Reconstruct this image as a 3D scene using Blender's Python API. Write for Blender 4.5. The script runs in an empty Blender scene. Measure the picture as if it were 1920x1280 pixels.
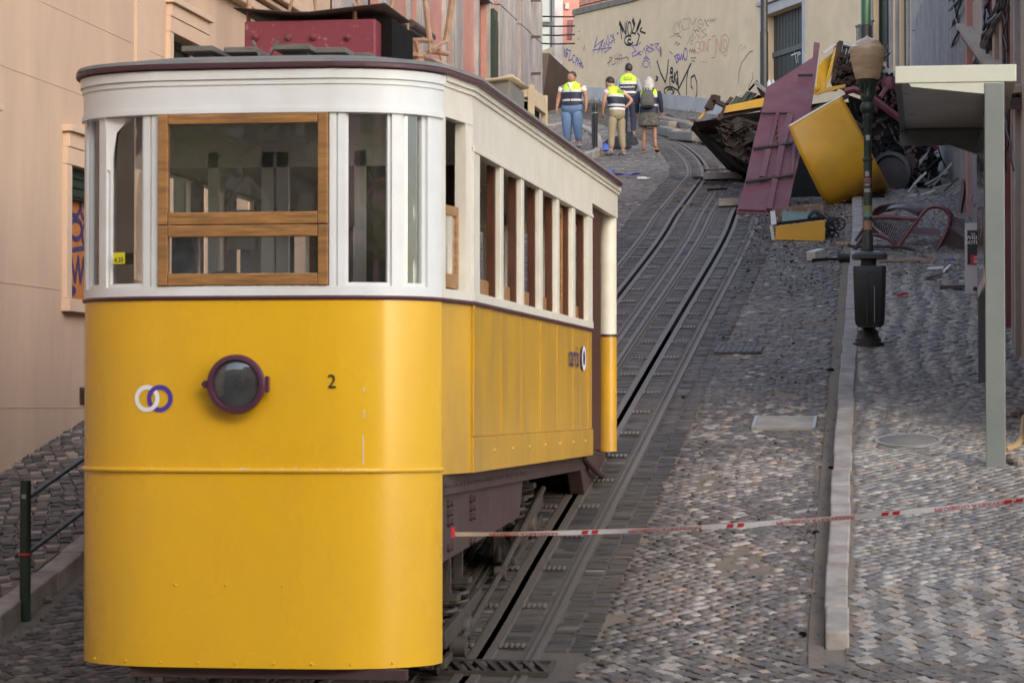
import bpy, math, random
import numpy as np
from mathutils import Vector, Matrix
random.seed(11)
rng = np.random.default_rng(5)
C = bpy.context.scene.collection
SC = bpy.context.scene
# ------------------------------------------------------------------ camera
FPX = 5300.0                      # focal length in pixels of the 1920 wide photograph
YAW = math.atan(780 / FPX)        # the street runs up the +Y axis, the camera looks a little left of it
PIT = math.atan(120 / FPX)
Fh = Vector((-math.sin(YAW), math.cos(YAW), 0))
RT = Vector((math.cos(YAW), math.sin(YAW), 0))
FW = Fh * math.cos(PIT) + Vector((0, 0, math.sin(PIT)))
UP = RT.cross(FW)
cam = bpy.data.cameras.new('camera')
cam.lens = FPX / 1920 * 36; cam.sensor_width = 36
cam.clip_start = 0.5; cam.clip_end = 2000
cam.dof.use_dof = True; cam.dof.focus_distance = 56; cam.dof.aperture_fstop = 11.0
co = bpy.data.objects.new('camera', cam); C.objects.link(co)
co.matrix_world = Matrix(((RT.x, UP.x, -FW.x, 0), (RT.y, UP.y, -FW.y, 0), (RT.z, UP.z, -FW.z, 0), (0, 0, 0, 1)))
SC.camera = co
# ------------------------------------------------------------------ light
SUN_DIR = Vector((0.50, -0.80, 0.36)).normalized()      # towards the hazy sun: to the right, a little behind the viewer
w = bpy.data.worlds.new('World'); SC.world = w; w.use_nodes = True
nt = w.node_tree; nt.nodes.clear()
sky = nt.nodes.new('ShaderNodeTexSky'); sky.sky_type = 'NISHITA'; sky.sun_disc = False
sky.sun_elevation = math.asin(SUN_DIR.z); sky.sun_rotation = math.atan2(SUN_DIR.x, SUN_DIR.y)
sky.air_density = 1.0; sky.dust_density = 2.0
bg = nt.nodes.new('ShaderNodeBackground'); bg.inputs[1].default_value = 0.15
ow = nt.nodes.new('ShaderNodeOutputWorld')
hs_ = nt.nodes.new('ShaderNodeHueSaturation'); hs_.inputs['Saturation'].default_value = .78     # thin high cloud: a paler sky
nt.links.new(sky.outputs[0], hs_.inputs['Color']); nt.links.new(hs_.outputs[0], bg.inputs[0]); nt.links.new(bg.outputs[0], ow.inputs[0])
sl = bpy.data.lights.new('sun', 'SUN'); sl.energy = 0.5; sl.angle = math.radians(35); sl.color = (1.0, 0.86, 0.66)
so = bpy.data.objects.new('sun', sl); C.objects.link(so)
so.rotation_euler = SUN_DIR.to_track_quat('Z', 'Y').to_euler(); so.location = SUN_DIR * 60
SC.view_settings.view_transform = 'Standard'; SC.view_settings.look = 'None'
SC.view_settings.exposure = 1.58; SC.view_settings.gamma = 1.0
SC.render.engine = 'CYCLES'
SC.cycles.max_bounces = 8; SC.cycles.transparent_max_bounces = 24

# ------------------------------------------------------------------ survey: the ground and sight lines
_ky = [-60, 10, 14.5, 16.8, 18.5, 20.3, 24.2, 30.7, 43.1, 52, 63, 72, 86, 130, 300]
_kz = [-1.9, -1.9, -1.88, -1.79, -1.56, -1.2, -0.52, 0.65, 2.87, 4.15, 5.7, 7.1, 9.3, 15, 30]
def gz(y):                        # height of the street at distance y up the hill
    y = np.asarray(y, dtype=float); s = 0
    for d in (-1, -.5, 0, .5, 1): s = s + np.interp(y + d, _ky, _kz)
    return s / 5
def gzf(y): return float(gz(y))
def ray(px, py): return (FW + RT * ((px - 960) / FPX) + UP * ((640 - py) / FPX)) / math.cos(PIT) 
def at(px, py, D):                # survey point at distance D along the view axis
    r = ray(px, py); return r * (D / r.dot(Fh))
def atY(px, py, Y): r = ray(px, py); return r * (Y / r.y)
def atX(px, py, X): r = ray(px, py); return r * (X / r.x)
def on_plane(px, py, p0, n): r = ray(px, py); return r * (p0.dot(n) / r.dot(n))
def G(px, py, dz=0.0):            # where a sight line meets the street
    r = ray(px, py); r = r / r.y
    t = 14.0
    while t < 200:
        if r.z * t <= gzf(t) + dz: break
        t += 0.25
    lo, hi = t - .25, t
    for _ in range(20):
        m = (lo + hi) / 2
        if r.z * m <= gzf(m) + dz: hi = m
        else: lo = m
    return r * hi

# ------------------------------------------------------------------ mesh helper
class MB:
    def __init__(s): s.v = []; s.f = []; s.m = []; s.sm = []
    def add(s, vs, fs, mi=0, smooth=False):
        b = len(s.v); s.v += [tuple(p) for p in vs]
        for f in fs: s.f.append(tuple(b + i for i in f)); s.m.append(mi); s.sm.append(smooth)
        return s
    def box(s, c, d, R=None, mi=0):
        vs = []
        for z in (-.5, .5):
            for x, y in ((-.5, -.5), (.5, -.5), (.5, .5), (-.5, .5)):
                p = Vector((x * d[0], y * d[1], z * d[2]))
                if R is not None: p = R @ p
                vs.append(p + Vector(c))
        return s.add(vs, [(3, 2, 1, 0), (4, 5, 6, 7), (0, 1, 5, 4), (1, 2, 6, 5), (2, 3, 7, 6), (3, 0, 4, 7)], mi)
    def box2(s, a, b, mi=0):
        a = Vector(a); b = Vector(b); return s.box((a + b) / 2, b - a, None, mi)
    def bar(s, p, q, w, h=None, up=(0, 0, 1), mi=0):
        p = Vector(p); q = Vector(q); h = h or w; d = q - p; L = d.length
        if L < 1e-6: return s
        y = d / L; u = Vector(up)
        if abs(y.dot(u)) > .98: u = Vector((1, 0, 0))
        x = y.cross(u).normalized(); z = x.cross(y)
        R = Matrix((x, y, z)).transposed()
        return s.box((p + q) / 2, (w, L, h), R, mi)
    def tube(s, pts, r, n=8, mi=0, cap=True):
        pts = [Vector(p) for p in pts]; rs = r if isinstance(r, (list, tuple)) else [r] * len(pts)
        vs = []; pu = None
        for i, p in enumerate(pts):
            d = (pts[min(i + 1, len(pts) - 1)] - pts[max(i - 1, 0)]).normalized()
            u = pu if pu is not None else (Vector((0, 0, 1)) if abs(d.z) < .9 else Vector((1, 0, 0)))
            x = d.cross(u)
            if x.length < 1e-4: x = d.cross(Vector((0, 1, 0)))
            x.normalize(); z = x.cross(d).normalized(); pu = z
            for k in range(n):
                a = 2 * math.pi * k / n; vs.append(p + (x * math.cos(a) + z * math.sin(a)) * rs[i])
        fs = [(i * n + k, i * n + (k + 1) % n, (i + 1) * n + (k + 1) % n, (i + 1) * n + k) for i in range(len(pts) - 1) for k in range(n)]
        s.add(vs, fs, mi, n > 5)
        if cap: s.add(vs[:n], [tuple(range(n))[::-1]], mi); s.add(vs[-n:], [tuple(range(n))], mi)
        return s
    def lathe(s, prof, n, o, M=None, mi=0):      # prof: (radius, height); turned round the local z axis
        vs = []
        for r, h in prof:
            for k in range(n):
                a = 2 * math.pi * k / n; p = Vector((r * math.cos(a), r * math.sin(a), h))
                if M is not None: p = M @ p
                vs.append(p + Vector(o))
        fs = [(i * n + k, i * n + (k + 1) % n, (i + 1) * n + (k + 1) % n, (i + 1) * n + k) for i in range(len(prof) - 1) for k in range(n)]
        s.add(vs, fs, mi, True)
        if prof[0][0] > 1e-4: s.add(vs[:n], [tuple(range(n))[::-1]], mi)
        if prof[-1][0] > 1e-4: s.add(vs[-n:], [tuple(range(n))], mi)
        return s
    def prism(s, poly, ext, mi=0):               # polygon of 3D points pushed along a vector
        n = len(poly); e = Vector(ext); vs = [Vector(p) for p in poly] + [Vector(p) + e for p in poly]
        return s.add(vs, [tuple(range(n))[::-1], tuple(range(n, 2 * n))] + [(k, (k + 1) % n, n + (k + 1) % n, n + k) for k in range(n)], mi)
    def grid(s, rows, mi=0, smooth=True, th=None):
        n = len(rows[0]); m = len(rows); vs = [p for r in rows for p in r]
        s.add(vs, [(i * n + k, i * n + k + 1, (i + 1) * n + k + 1, (i + 1) * n + k) for i in range(m - 1) for k in range(n - 1)], mi, smooth)
        return s
    def wall(s, line, z0, z1, th, mi=0, closed=False, smooth=False):   # upright shell over a plan line [(x,y)], thickness to the left of travel
        n = len(line); out = []
        for i, p in enumerate(line):
            a = Vector(line[max(i - 1, 0)]); b = Vector(line[min(i + 1, n - 1)]); d = (b - a)
            d = d.normalized() if d.length > 1e-9 else Vector((1, 0)); out.append((p[0] - d.y * th, p[1] + d.x * th))
        vs = []
        for i in range(n): vs += [(line[i][0], line[i][1], z0), (line[i][0], line[i][1], z1), (out[i][0], out[i][1], z1), (out[i][0], out[i][1], z0)]
        for i in range(n - 1):
            a = i * 4; b = a + 4
            for j, sm in ((0, smooth), (1, False), (2, smooth), (3, False)):
                k = (j + 1) % 4; s.add([vs[a + j], vs[b + j], vs[b + k], vs[a + k]], [(0, 1, 2, 3)], mi, False)
        s.add(vs[:4], [(0, 1, 2, 3)], mi); s.add(vs[-4:], [(3, 2, 1, 0)], mi)
        return s
    def build(s, name, mats, parent=None, bevel=0, kind=None, label=None, weld=False, recalc=False, solid=0):
        me = bpy.data.meshes.new(name); me.from_pydata(s.v, [], s.f)
        if not isinstance(mats, (list, tuple)): mats = [mats]
        for m in mats: me.materials.append(m)
        me.polygons.foreach_set('material_index', s.m); me.polygons.foreach_set('use_smooth', s.sm)
        me.update()
        o = bpy.data.objects.new(name, me); C.objects.link(o)
        if parent is not None:
            o.parent = parent; o.matrix_parent_inverse = Matrix.Translation(-parent.location) if parent.type == 'EMPTY' else Matrix()
        if weld: md = o.modifiers.new('weld', 'WELD'); md.merge_threshold = 1e-4
        if solid: md = o.modifiers.new('solid', 'SOLIDIFY'); md.thickness = solid; md.offset = 0
        if bevel: md = o.modifiers.new('bevel', 'BEVEL'); md.width = bevel; md.segments = 2; md.limit_method = 'ANGLE'
        if any(s.sm) and len(s.v) < 6000 and not solid: md = o.modifiers.new('edges', 'EDGE_SPLIT'); md.split_angle = math.radians(38)
        if kind: o['kind'] = kind
        if label: o['label'] = label
        return o
def tag(o, label, cat, group=None, kind=None):
    o['label'] = label; o['category'] = cat
    if group: o['group'] = group
    if kind: o['kind'] = kind
    return o
def thing(name, label, cat, loc=(0, 0, 0), group=None):
    o = bpy.data.objects.new(name, None); C.objects.link(o); o.location = loc; o.empty_display_size = .2
    return tag(o, label, cat, group)
def text_mesh(txt, size, name, m, parent, M, ext=.001, sx=1.0, flip=False):
    cu = bpy.data.curves.new('t', 'FONT'); cu.body = txt; cu.size = size; cu.extrude = ext; cu.align_x = 'CENTER'; cu.align_y = 'CENTER'; cu.resolution_u = 3
    to = bpy.data.objects.new('t', cu); C.objects.link(to); bpy.context.view_layer.update()
    me = bpy.data.meshes.new_from_object(to.evaluated_get(bpy.context.evaluated_depsgraph_get()))
    bpy.data.objects.remove(to); S = Matrix.Diagonal((sx, -1 if flip else 1, 1, 1)); me.transform(M @ S); me.name = name
    me.materials.clear(); me.materials.append(m)
    o = bpy.data.objects.new(name, me); C.objects.link(o)
    if parent is not None:
        o.parent = parent; o.matrix_parent_inverse = Matrix.Translation(-parent.location) if parent.type == 'EMPTY' else Matrix()
    return o
def frame(o, x, z):               # matrix whose local x runs along x and local y along z
    x = Vector(x).normalized(); z = Vector(z); z = (z - x * z.dot(x)).normalized(); n = x.cross(z)
    return Matrix(((x.x, z.x, n.x, o[0]), (x.y, z.y, n.y, o[1]), (x.z, z.z, n.z, o[2]), (0, 0, 0, 1)))

# ------------------------------------------------------------------ materials
def mk(name, c, rough=.6, metal=0, c2=None, sc=3, amt=.5, bump=0, bsc=40, dirt=None, dsc=.7, damt=.4, coat=0, stretch=(1, 1, 1), vert=None, attr=None, spec=.5, det=5, lo=.35, hi=.65):
    m = bpy.data.materials.new(name); m.use_nodes = True; N = m.node_tree.nodes; L = m.node_tree.links
    b = N['Principled BSDF']; b.inputs['Roughness'].default_value = rough; b.inputs['Metallic'].default_value = metal
    b.inputs['Specular IOR Level'].default_value = spec
    if coat: b.inputs['Coat Weight'].default_value = coat; b.inputs['Coat Roughness'].default_value = .12
    tc = N.new('ShaderNodeTexCoord'); mp = N.new('ShaderNodeMapping'); mp.inputs['Scale'].default_value = stretch
    L.new(tc.outputs['Object'], mp.inputs[0]); src = mp.outputs[0]
    def noise(s, d=5):
        n = N.new('ShaderNodeTexNoise'); n.inputs['Scale'].default_value = s; n.inputs['Detail'].default_value = d
        n.inputs['Roughness'].default_value = .6; L.new(src, n.inputs['Vector']); return n.outputs['Fac']
    def mix(fac, a, bb, k=1.0, lo=lo, hi=hi):
        r = N.new('ShaderNodeMapRange'); r.inputs[1].default_value = lo; r.inputs[2].default_value = hi; r.inputs[4].default_value = k
        L.new(fac, r.inputs[0]); x = N.new('ShaderNodeMix'); x.data_type = 'RGBA'; L.new(r.outputs[0], x.inputs[0])
        for v, i in ((a, 6), (bb, 7)):
            if hasattr(v, 'is_linked'): L.new(v, x.inputs[i])
            else: x.inputs[i].default_value = (*v, 1)
        return x.outputs[2]
    if attr == 'tone':
        a = N.new('ShaderNodeAttribute'); a.attribute_name = 'tone'; col = a.outputs['Color']
    elif attr == 'obj':
        a = N.new('ShaderNodeObjectInfo'); col = a.outputs['Color']
    else: col = None
    base = col if col is not None else c
    if c2 is not None:
        if col is not None:
            x = N.new('ShaderNodeMix'); x.data_type = 'RGBA'; x.blend_type = 'MULTIPLY'; x.inputs[0].default_value = 1
            L.new(col, x.inputs[6]); L.new(mix(noise(sc, det), (1, 1, 1), c2, amt), x.inputs[7]); base = x.outputs[2]
        else: base = mix(noise(sc, det), c, c2, amt)
    if dirt is not None: base = mix(noise(dsc, 6), base, dirt, damt)
    if hasattr(base, 'is_linked'): L.new(base, b.inputs['Base Color'])
    else: b.inputs['Base Color'].default_value = (*base, 1)
    rn = noise(sc * 2.3, 3); rr = N.new('ShaderNodeMapRange'); rr.inputs[3].default_value = max(rough - .1, 0); rr.inputs[4].default_value = min(rough + .12, 1)
    L.new(rn, rr.inputs[0]); L.new(rr.outputs[0], b.inputs['Roughness'])
    if bump:
        bm = N.new('ShaderNodeBump'); bm.inputs['Strength'].default_value = bump; bm.inputs['Distance'].default_value = .01
        L.new(noise(bsc, 6), bm.inputs['Height']); L.new(bm.outputs[0], b.inputs['Normal'])
    return m
def glassm(name, tint, op=.12, rough=.02, dirtc=(.5, .5, .48)):
    m = bpy.data.materials.new(name); m.use_nodes = True; N = m.node_tree.nodes; L = m.node_tree.links; N.clear()
    o = N.new('ShaderNodeOutputMaterial'); t = N.new('ShaderNodeBsdfTransparent'); t.inputs[0].default_value = (*tint, 1)
    g = N.new('ShaderNodeBsdfGlossy'); g.inputs['Roughness'].default_value = rough; g.inputs[0].default_value = (1, 1, 1, 1)
    fr = N.new('ShaderNodeFresnel'); fr.inputs[0].default_value = 2.0
    bm = N.new('ShaderNodeBump'); nz = N.new('ShaderNodeTexNoise'); nz.inputs['Scale'].default_value = 1.6; bm.inputs['Strength'].default_value = .25; bm.inputs['Distance'].default_value = .02
    tc = N.new('ShaderNodeTexCoord'); L.new(tc.outputs['Object'], nz.inputs['Vector']); L.new(nz.outputs[0], bm.inputs['Height']); L.new(bm.outputs[0], g.inputs['Normal'])
    x = N.new('ShaderNodeMixShader'); L.new(fr.outputs[0], x.inputs[0]); L.new(t.outputs[0], x.inputs[1]); L.new(g.outputs[0], x.inputs[2])
    d = N.new('ShaderNodeBsdfDiffuse'); d.inputs[0].default_value = (*dirtc, 1); y = N.new('ShaderNodeMixShader')
    n2 = N.new('ShaderNodeTexNoise'); n2.inputs['Scale'].default_value = 3; n2.inputs['Detail'].default_value = 6; L.new(tc.outputs['Object'], n2.inputs['Vector'])
    mr = N.new('ShaderNodeMapRange'); mr.inputs[1].default_value = .35; mr.inputs[2].default_value = .8; mr.inputs[3].default_value = op * .3; mr.inputs[4].default_value = op * 2; L.new(n2.outputs[0], mr.inputs[0])
    L.new(mr.outputs[0], y.inputs[0]); L.new(x.outputs[0], y.inputs[1]); L.new(d.outputs[0], y.inputs[2]); L.new(y.outputs[0], o.inputs[0])
    return m
M = {}
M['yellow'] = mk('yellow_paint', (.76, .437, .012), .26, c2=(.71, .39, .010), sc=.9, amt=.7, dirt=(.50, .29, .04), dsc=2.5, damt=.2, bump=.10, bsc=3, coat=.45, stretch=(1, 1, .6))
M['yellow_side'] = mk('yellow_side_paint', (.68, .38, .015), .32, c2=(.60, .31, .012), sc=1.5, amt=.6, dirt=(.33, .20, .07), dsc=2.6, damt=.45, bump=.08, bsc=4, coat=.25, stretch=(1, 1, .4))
M['white'] = mk('white_paint', (.70, .72, .72), .4, c2=(.68, .69, .67), sc=4, amt=.5, dirt=(.45, .42, .36), dsc=5, damt=.18, bump=.08, bsc=25, coat=.1)
M['cream'] = mk('sunlit_white_cream_paint', (.74, .71, .62), .42, c2=(.66, .62, .52), sc=4, amt=.5, dirt=(.42, .36, .28), dsc=5, damt=.2, bump=.08, bsc=25)  # the side's white as cream: warm light on it mixed into the colour
M['maroon'] = mk('maroon_trim', (.08, .025, .035), .4, c2=(.05, .02, .03), sc=8)
M['wood'] = mk('varnished_oak', (.45, .225, .068), .38, c2=(.27, .125, .042), sc=4, amt=.9, stretch=(1, 1, 9), dirt=(.10, .06, .03), dsc=3, damt=.6, coat=.2)
M['woodh'] = mk('varnished_oak_rail', (.45, .225, .068), .38, c2=(.27, .125, .042), sc=4, amt=.9, stretch=(1.5, 9, 14), dirt=(.10, .06, .03), dsc=3, damt=.6, coat=.2)
M['dwood'] = mk('brown_wood', (.10, .034, .016), .4, c2=(.06, .022, .012), sc=5, amt=.8, stretch=(4, 4, 1), coat=.2)
M['glass'] = glassm('window_glass', (.95, .95, .94), .03)
M['rooftop'] = mk('grey_roof_paint', (.17, .165, .16), .8, c2=(.10, .10, .10), sc=5, dirt=(.25, .2, .15), dsc=3, damt=.4, bump=.3)
M['frame'] = mk('maroon_underframe', (.062, .030, .030), .68, c2=(.04, .022, .022), sc=3, dirt=(.075, .055, .045), dsc=2, damt=.5, bump=.2)
M['grease'] = mk('greasy_iron', (.035, .028, .025), .6, c2=(.055, .044, .036), sc=9, amt=.7, dirt=(.09, .07, .052), dsc=4, damt=.5, bump=.4, bsc=30)
M['black'] = mk('black_iron', (.015, .015, .015), .5, bump=.1)
M['redbox'] = mk('red_paint_flaking', (.20, .035, .05), .5, c2=(.15, .03, .042), sc=4, dirt=(.50, .36, .33), dsc=16, damt=.5, bump=.2, lo=.60, hi=.70)
M['rust'] = mk('rusty_iron', (.36, .20, .12), .75, c2=(.22, .11, .065), sc=14, amt=.8, dirt=(.50, .36, .24), dsc=9, damt=.6, bump=.4)
M['plank'] = mk('weathered_board', (.17, .155, .135), .85, c2=(.10, .09, .08), sc=6, amt=.8, stretch=(1, 8, 8), bump=.4)
M['ltwood'] = mk('pale_board', (.52, .42, .28), .8, c2=(.36, .28, .18), sc=6, stretch=(1, 1, 6), bump=.3)
M['chrome'] = mk('silver_reflector', (.55, .56, .56), .25, metal=1)
M['purple'] = mk('purple_logo', (.07, .04, .34), .4)
M['logow'] = mk('white_logo', (.80, .80, .80), .4)
M['ink'] = mk('black_lettering', (.012, .012, .015), .5)
M['navyink'] = mk('navy_lettering', (.03, .03, .12), .5)
M['stepdark'] = mk('dark_interior', (.04, .035, .03), .8)
M['plaster'] = mk('peach_plaster', (.60, .425, .305), .9, c2=(.51, .36, .26), sc=1.4, amt=.75, dirt=(.36, .255, .205), dsc=.8, damt=.55, bump=.35, bsc=18, stretch=(1, 1, .3))
M['plaster2'] = mk('peach_trim', (.60, .43, .315), .85, c2=(.52, .37, .27), sc=3, bump=.3)
M['pinkw'] = mk('pink_plaster', (.50, .23, .185), .9, c2=(.33, .14, .12), sc=2, dirt=(.25, .14, .12), dsc=.8, damt=.4, bump=.25)
M['stone'] = mk('grey_limestone', (.42, .37, .345), .85, c2=(.24, .21, .205), sc=5, amt=.8, dirt=(.14, .125, .12), dsc=1.5, damt=.55, bump=.5, bsc=35, stretch=(1, 1, .4))
M['dstone'] = mk('dark_limestone', (.33, .30, .285), .9, c2=(.15, .135, .135), sc=9, amt=.8, dirt=(.09, .08, .08), dsc=1.2, damt=.5, bump=.6, bsc=60)
M['creamw'] = mk('cream_plaster', (.76, .565, .365), .9, c2=(.69, .505, .32), sc=.8, amt=.7, dirt=(.56, .42, .28), dsc=1.6, damt=.3, bump=.2, bsc=12)
M['whitew'] = mk('whitewashed_plinth', (.52, .49, .49), .9, c2=(.42, .40, .40), sc=2, dirt=(.27, .24, .23), dsc=1.2, damt=.4, bump=.2)
M['beigew'] = mk('beige_plaster', (.44, .34, .25), .9, c2=(.34, .26, .19), sc=1.5, dirt=(.2, .155, .125), dsc=.7, damt=.5, bump=.3, stretch=(1, 1, .4))
M['greenp'] = mk('dark_green_paint', (.012, .03, .02), .45, c2=(.02, .026, .02), sc=4, bump=.1)
M['door'] = mk('dark_door', (.022, .022, .018), .65, c2=(.012, .012, .010), sc=5, bump=.2)
M['dirt'] = mk('sandy_joint', (.17, .142, .115), .95, c2=(.09, .074, .06), sc=5, dirt=(.20, .155, .11), dsc=1.3, damt=.5, bump=.6, bsc=30)
M['cob'] = mk('cobblestone', (1, 1, 1), .62, c2=(.62, .60, .58), sc=16, amt=.7, attr='tone', bump=.5, bsc=50)
M['cobo'] = mk('cobblestone_single', (1, 1, 1), .62, c2=(.62, .60, .58), sc=16, amt=.7, attr='obj', bump=.5, bsc=50)
M['kerb'] = mk('kerb_stone', (.36, .325, .30), .75, c2=(.26, .23, .21), sc=6, dirt=(.15, .125, .105), dsc=3.5, damt=.75, bump=.4, bsc=40)
M['rail'] = mk('worn_rail', (.13, .108, .09), .6, metal=.1, c2=(.085, .07, .06), sc=6, stretch=(6, 1, 1), bump=.2)
M['railpol'] = mk('polished_rail', (.20, .175, .15), .5, metal=.2, c2=(.15, .12, .10), sc=8)
M['setbed'] = mk('track_bed', (.085, .072, .062), .8, c2=(.06, .052, .046), sc=7, dirt=(.14, .11, .085), dsc=1.6, damt=.5, bump=.6)
M['channel'] = mk('greasy_shaded_channel', (.006, .005, .005), .95, spec=.1)  # greasy floors kept near black, so the gap's shade is in the colour
M['shpost'] = mk('shelter_paint_shaded', (.15, .172, .165), .38, c2=(.11, .13, .13), sc=2, amt=.6)  # shelter paint darkened for the post, its shade put into the colour
M['shelter'] = mk('shelter_paint_sunlit', (.44, .46, .39), .38, c2=(.38, .40, .34), sc=3, amt=.4, coat=.1)  # same shelter paint for the front beam, sunlight put into the colour
M['shgrey'] = mk('shelter_paint_deep_shade', (.085, .10, .11), .45, c2=(.07, .085, .095), sc=3)  # same shelter paint again, shade of the rear parts put into the colour
M['shunder'] = mk('soffit_panel', (.36, .365, .32), .3, c2=(.2, .2, .175), sc=2)
M['lampglass'] = mk('amber_globe', (.52, .39, .24), .25, c2=(.28, .19, .115), sc=3, stretch=(1, 1, 3), dirt=(.15, .11, .08), dsc=4, damt=.3)
M['binm'] = mk('black_plastic', (.022, .023, .024), .5, c2=(.03, .03, .03), sc=6)
M['galv'] = mk('grey_metal', (.33, .33, .32), .5, metal=.3, c2=(.24, .24, .23), sc=5)
M['tapew'] = mk('white_tape', (.75, .73, .73), .35)
M['tapered'] = mk('red_tape_ink', (.55, .03, .035), .4)
M['wmaroon'] = mk('wreck_maroon', (.155, .035, .048), .5, c2=(.115, .028, .04), sc=1.5, dirt=(.20, .12, .11), dsc=3, damt=.35, bump=.2, bsc=8)
M['wbrown'] = mk('wreck_brown', (.055, .028, .023), .7, c2=(.026, .016, .014), sc=4, dirt=(.10, .07, .055), dsc=2, damt=.5, bump=.4)
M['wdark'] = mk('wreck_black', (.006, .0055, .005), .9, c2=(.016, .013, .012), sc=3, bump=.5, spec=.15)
M['wgreen'] = mk('wreck_green_panel', (.012, .035, .022), .45)
M['wwhite'] = mk('wreck_white', (.55, .54, .52), .5, c2=(.35, .33, .31), sc=3)
M['rubble'] = mk('rubble_stone', (.25, .215, .185), .95, c2=(.14, .12, .105), sc=5, dirt=(.10, .085, .07), dsc=3, damt=.5, bump=.7)
M['redst'] = mk('red_sticker_paint', (.42, .02, .02), .5)
M['hiviz'] = None
def flat(n, c, r=.7): return mk(n, c, r)
M['skin'] = mk('skin', (.36, .19, .125), .6); M['skin2'] = mk('tanned_skin', (.27, .135, .085), .6)
M['jeans'] = mk('blue_denim', (.085, .15, .27), .9, c2=(.14, .21, .34), sc=6, bump=.3)
M['djeans'] = mk('dark_denim', (.012, .016, .04), .9, bump=.3)
M['khaki'] = mk('khaki_cloth', (.27, .225, .15), .9, c2=(.22, .18, .12), sc=8, bump=.3)
M['tee'] = mk('white_cotton', (.62, .58, .62), .9, bump=.3)
M['pinktee'] = mk('pink_cotton', (.60, .40, .42), .9)
M['plaid'] = mk('grey_shirt', (.16, .18, .20), .9, c2=(.26, .28, .30), sc=30)
M['skirt'] = mk('patterned_grey_skirt', (.11, .105, .09), .9, c2=(.03, .03, .028), sc=14, amt=.9)
M['hair'] = mk('dark_hair', (.012, .009, .007), .6, bump=.3); M['hairb'] = mk('brown_hair', (.035, .018, .012), .6); M['hairg'] = mk('grey_hair', (.42, .40, .37), .6, c2=(.22, .21, .20), sc=25, stretch=(3, 3, 1), amt=.8)
M['shoe'] = mk('shoe', (.03, .03, .03), .7, c2=(.3, .3, .3), sc=12, amt=.6); M['shoel'] = mk('pale_shoe', (.32, .31, .29), .7); M['sandal'] = mk('tan_sandal', (.3, .17, .1), .7)
M['pack'] = mk('grey_backpack', (.075, .075, .07), .85, c2=(.05, .05, .05), sc=8)
M['blue'] = mk('blue_cloth', (.08, .16, .55), .8); M['violet'] = mk('violet_plastic', (.10, .07, .45), .5)
M['leaf'] = mk('tree_leaf', (.09, .13, .02), .5, c2=(.24, .20, .02), sc=1.2, amt=.9); M['bark'] = mk('bark', (.09, .07, .055), .9, bump=.5)
# ------------------------------------------------------------------ ground, track, pavements
def smooth_path(pts, step=.5):
    pts = [np.array(p[:2], float) for p in pts]; out = []
    for i in range(len(pts) - 1):
        p0 = pts[max(i - 1, 0)]; p1 = pts[i]; p2 = pts[i + 1]; p3 = pts[min(i + 2, len(pts) - 1)]
        n = max(2, int(np.linalg.norm(p2 - p1) / step))
        for k in range(n):
            t = k / n; out.append(.5 * ((2 * p1) + (-p0 + p2) * t + (2 * p0 - 5 * p1 + 4 * p2 - p3) * t * t + (-p0 + 3 * p1 - 3 * p2 + p3) * t ** 3))
    out.append(pts[-1]); return np.array(out)
S1X = -3.77
_tp = [(S1X, 8), (S1X, 16), (S1X, 24), (S1X, 32), (S1X, 40)] + [tuple(G(*q)[:2]) for q in ((1272, 397), (1310, 345), (1322, 325), (1312, 300), (1285, 276), (1245, 258), (1190, 236), (1120, 215), (1040, 196))] + [(-16, 84)]
PATH = smooth_path(_tp, .6)
_seg = PATH[1:] - PATH[:-1]; _sl = np.linalg.norm(_seg, axis=1); _cum = np.concatenate([[0], np.cumsum(_sl)])
_tan = np.gradient(PATH, axis=0); _tan /= np.linalg.norm(_tan, axis=1)[:, None]
_nor = np.stack([_tan[:, 1], -_tan[:, 0]], 1)      # to the right of travel
def track_off(x, y):               # signed distance to the left slot, positive to the right
    best = np.full(x.shape, 1e9); sg = np.zeros(x.shape)
    for i in range(0, len(_seg)):
        ax, ay = PATH[i]; dx, dy = _seg[i]; L2 = dx * dx + dy * dy
        t = np.clip(((x - ax) * dx + (y - ay) * dy) / L2, 0, 1); qx = x - ax - dx * t; qy = y - ay - dy * t
        d = qx * qx + qy * qy; m = d < best; best[m] = d[m]; sg[m] = np.sign(qx * dy - qy * dx)[m]
    return np.sqrt(best) * sg
TL, TR = -.72, 1.62                # edges of the track bed
RKERB = smooth_path([(-.60, 17.0)] + [tuple(G(*q)[:2]) for q in ((1545, 1212), (1552, 1060), (1563, 870), (1577, 700), (1588, 560), (1597, 440))] + [(-1.25, 47), (-1.6, 52), (-2.3, 58), (-3.5, 64)], .4)
LKERB = smooth_path([(-6.2, 9), (-6.2, 18), (-6.2, 30), (-6.35, 40), (-6.7, 50), (-7.15, 59)] + [tuple(G(*q)[:2]) for q in ((1128, 290), (1124, 262), (1100, 246), (1060, 238))] + [(-10.5, 71), (-16, 73)], .4)
def rk(y): return np.interp(y, RKERB[:, 1], RKERB[:, 0])
_lk = LKERB[LKERB[:, 1].argsort()]
def lk(y): return np.interp(y, _lk[:, 1], _lk[:, 0])
RWALL = [(1.02, 24.6), (1.0, 26), (.95, 29), (.64, 43.5), (.30, 52), (-.25, 62), (-.3, 70)]
LW = -7.82; WEND = 36.6; BEND = 56.5
def sstep(a, b, x): t = np.clip((x - a) / (b - a), 0, 1); return t * t * (3 - 2 * t)
def hr(y): return .10 * sstep(17.9, 20.2, np.asarray(y, float))

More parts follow.
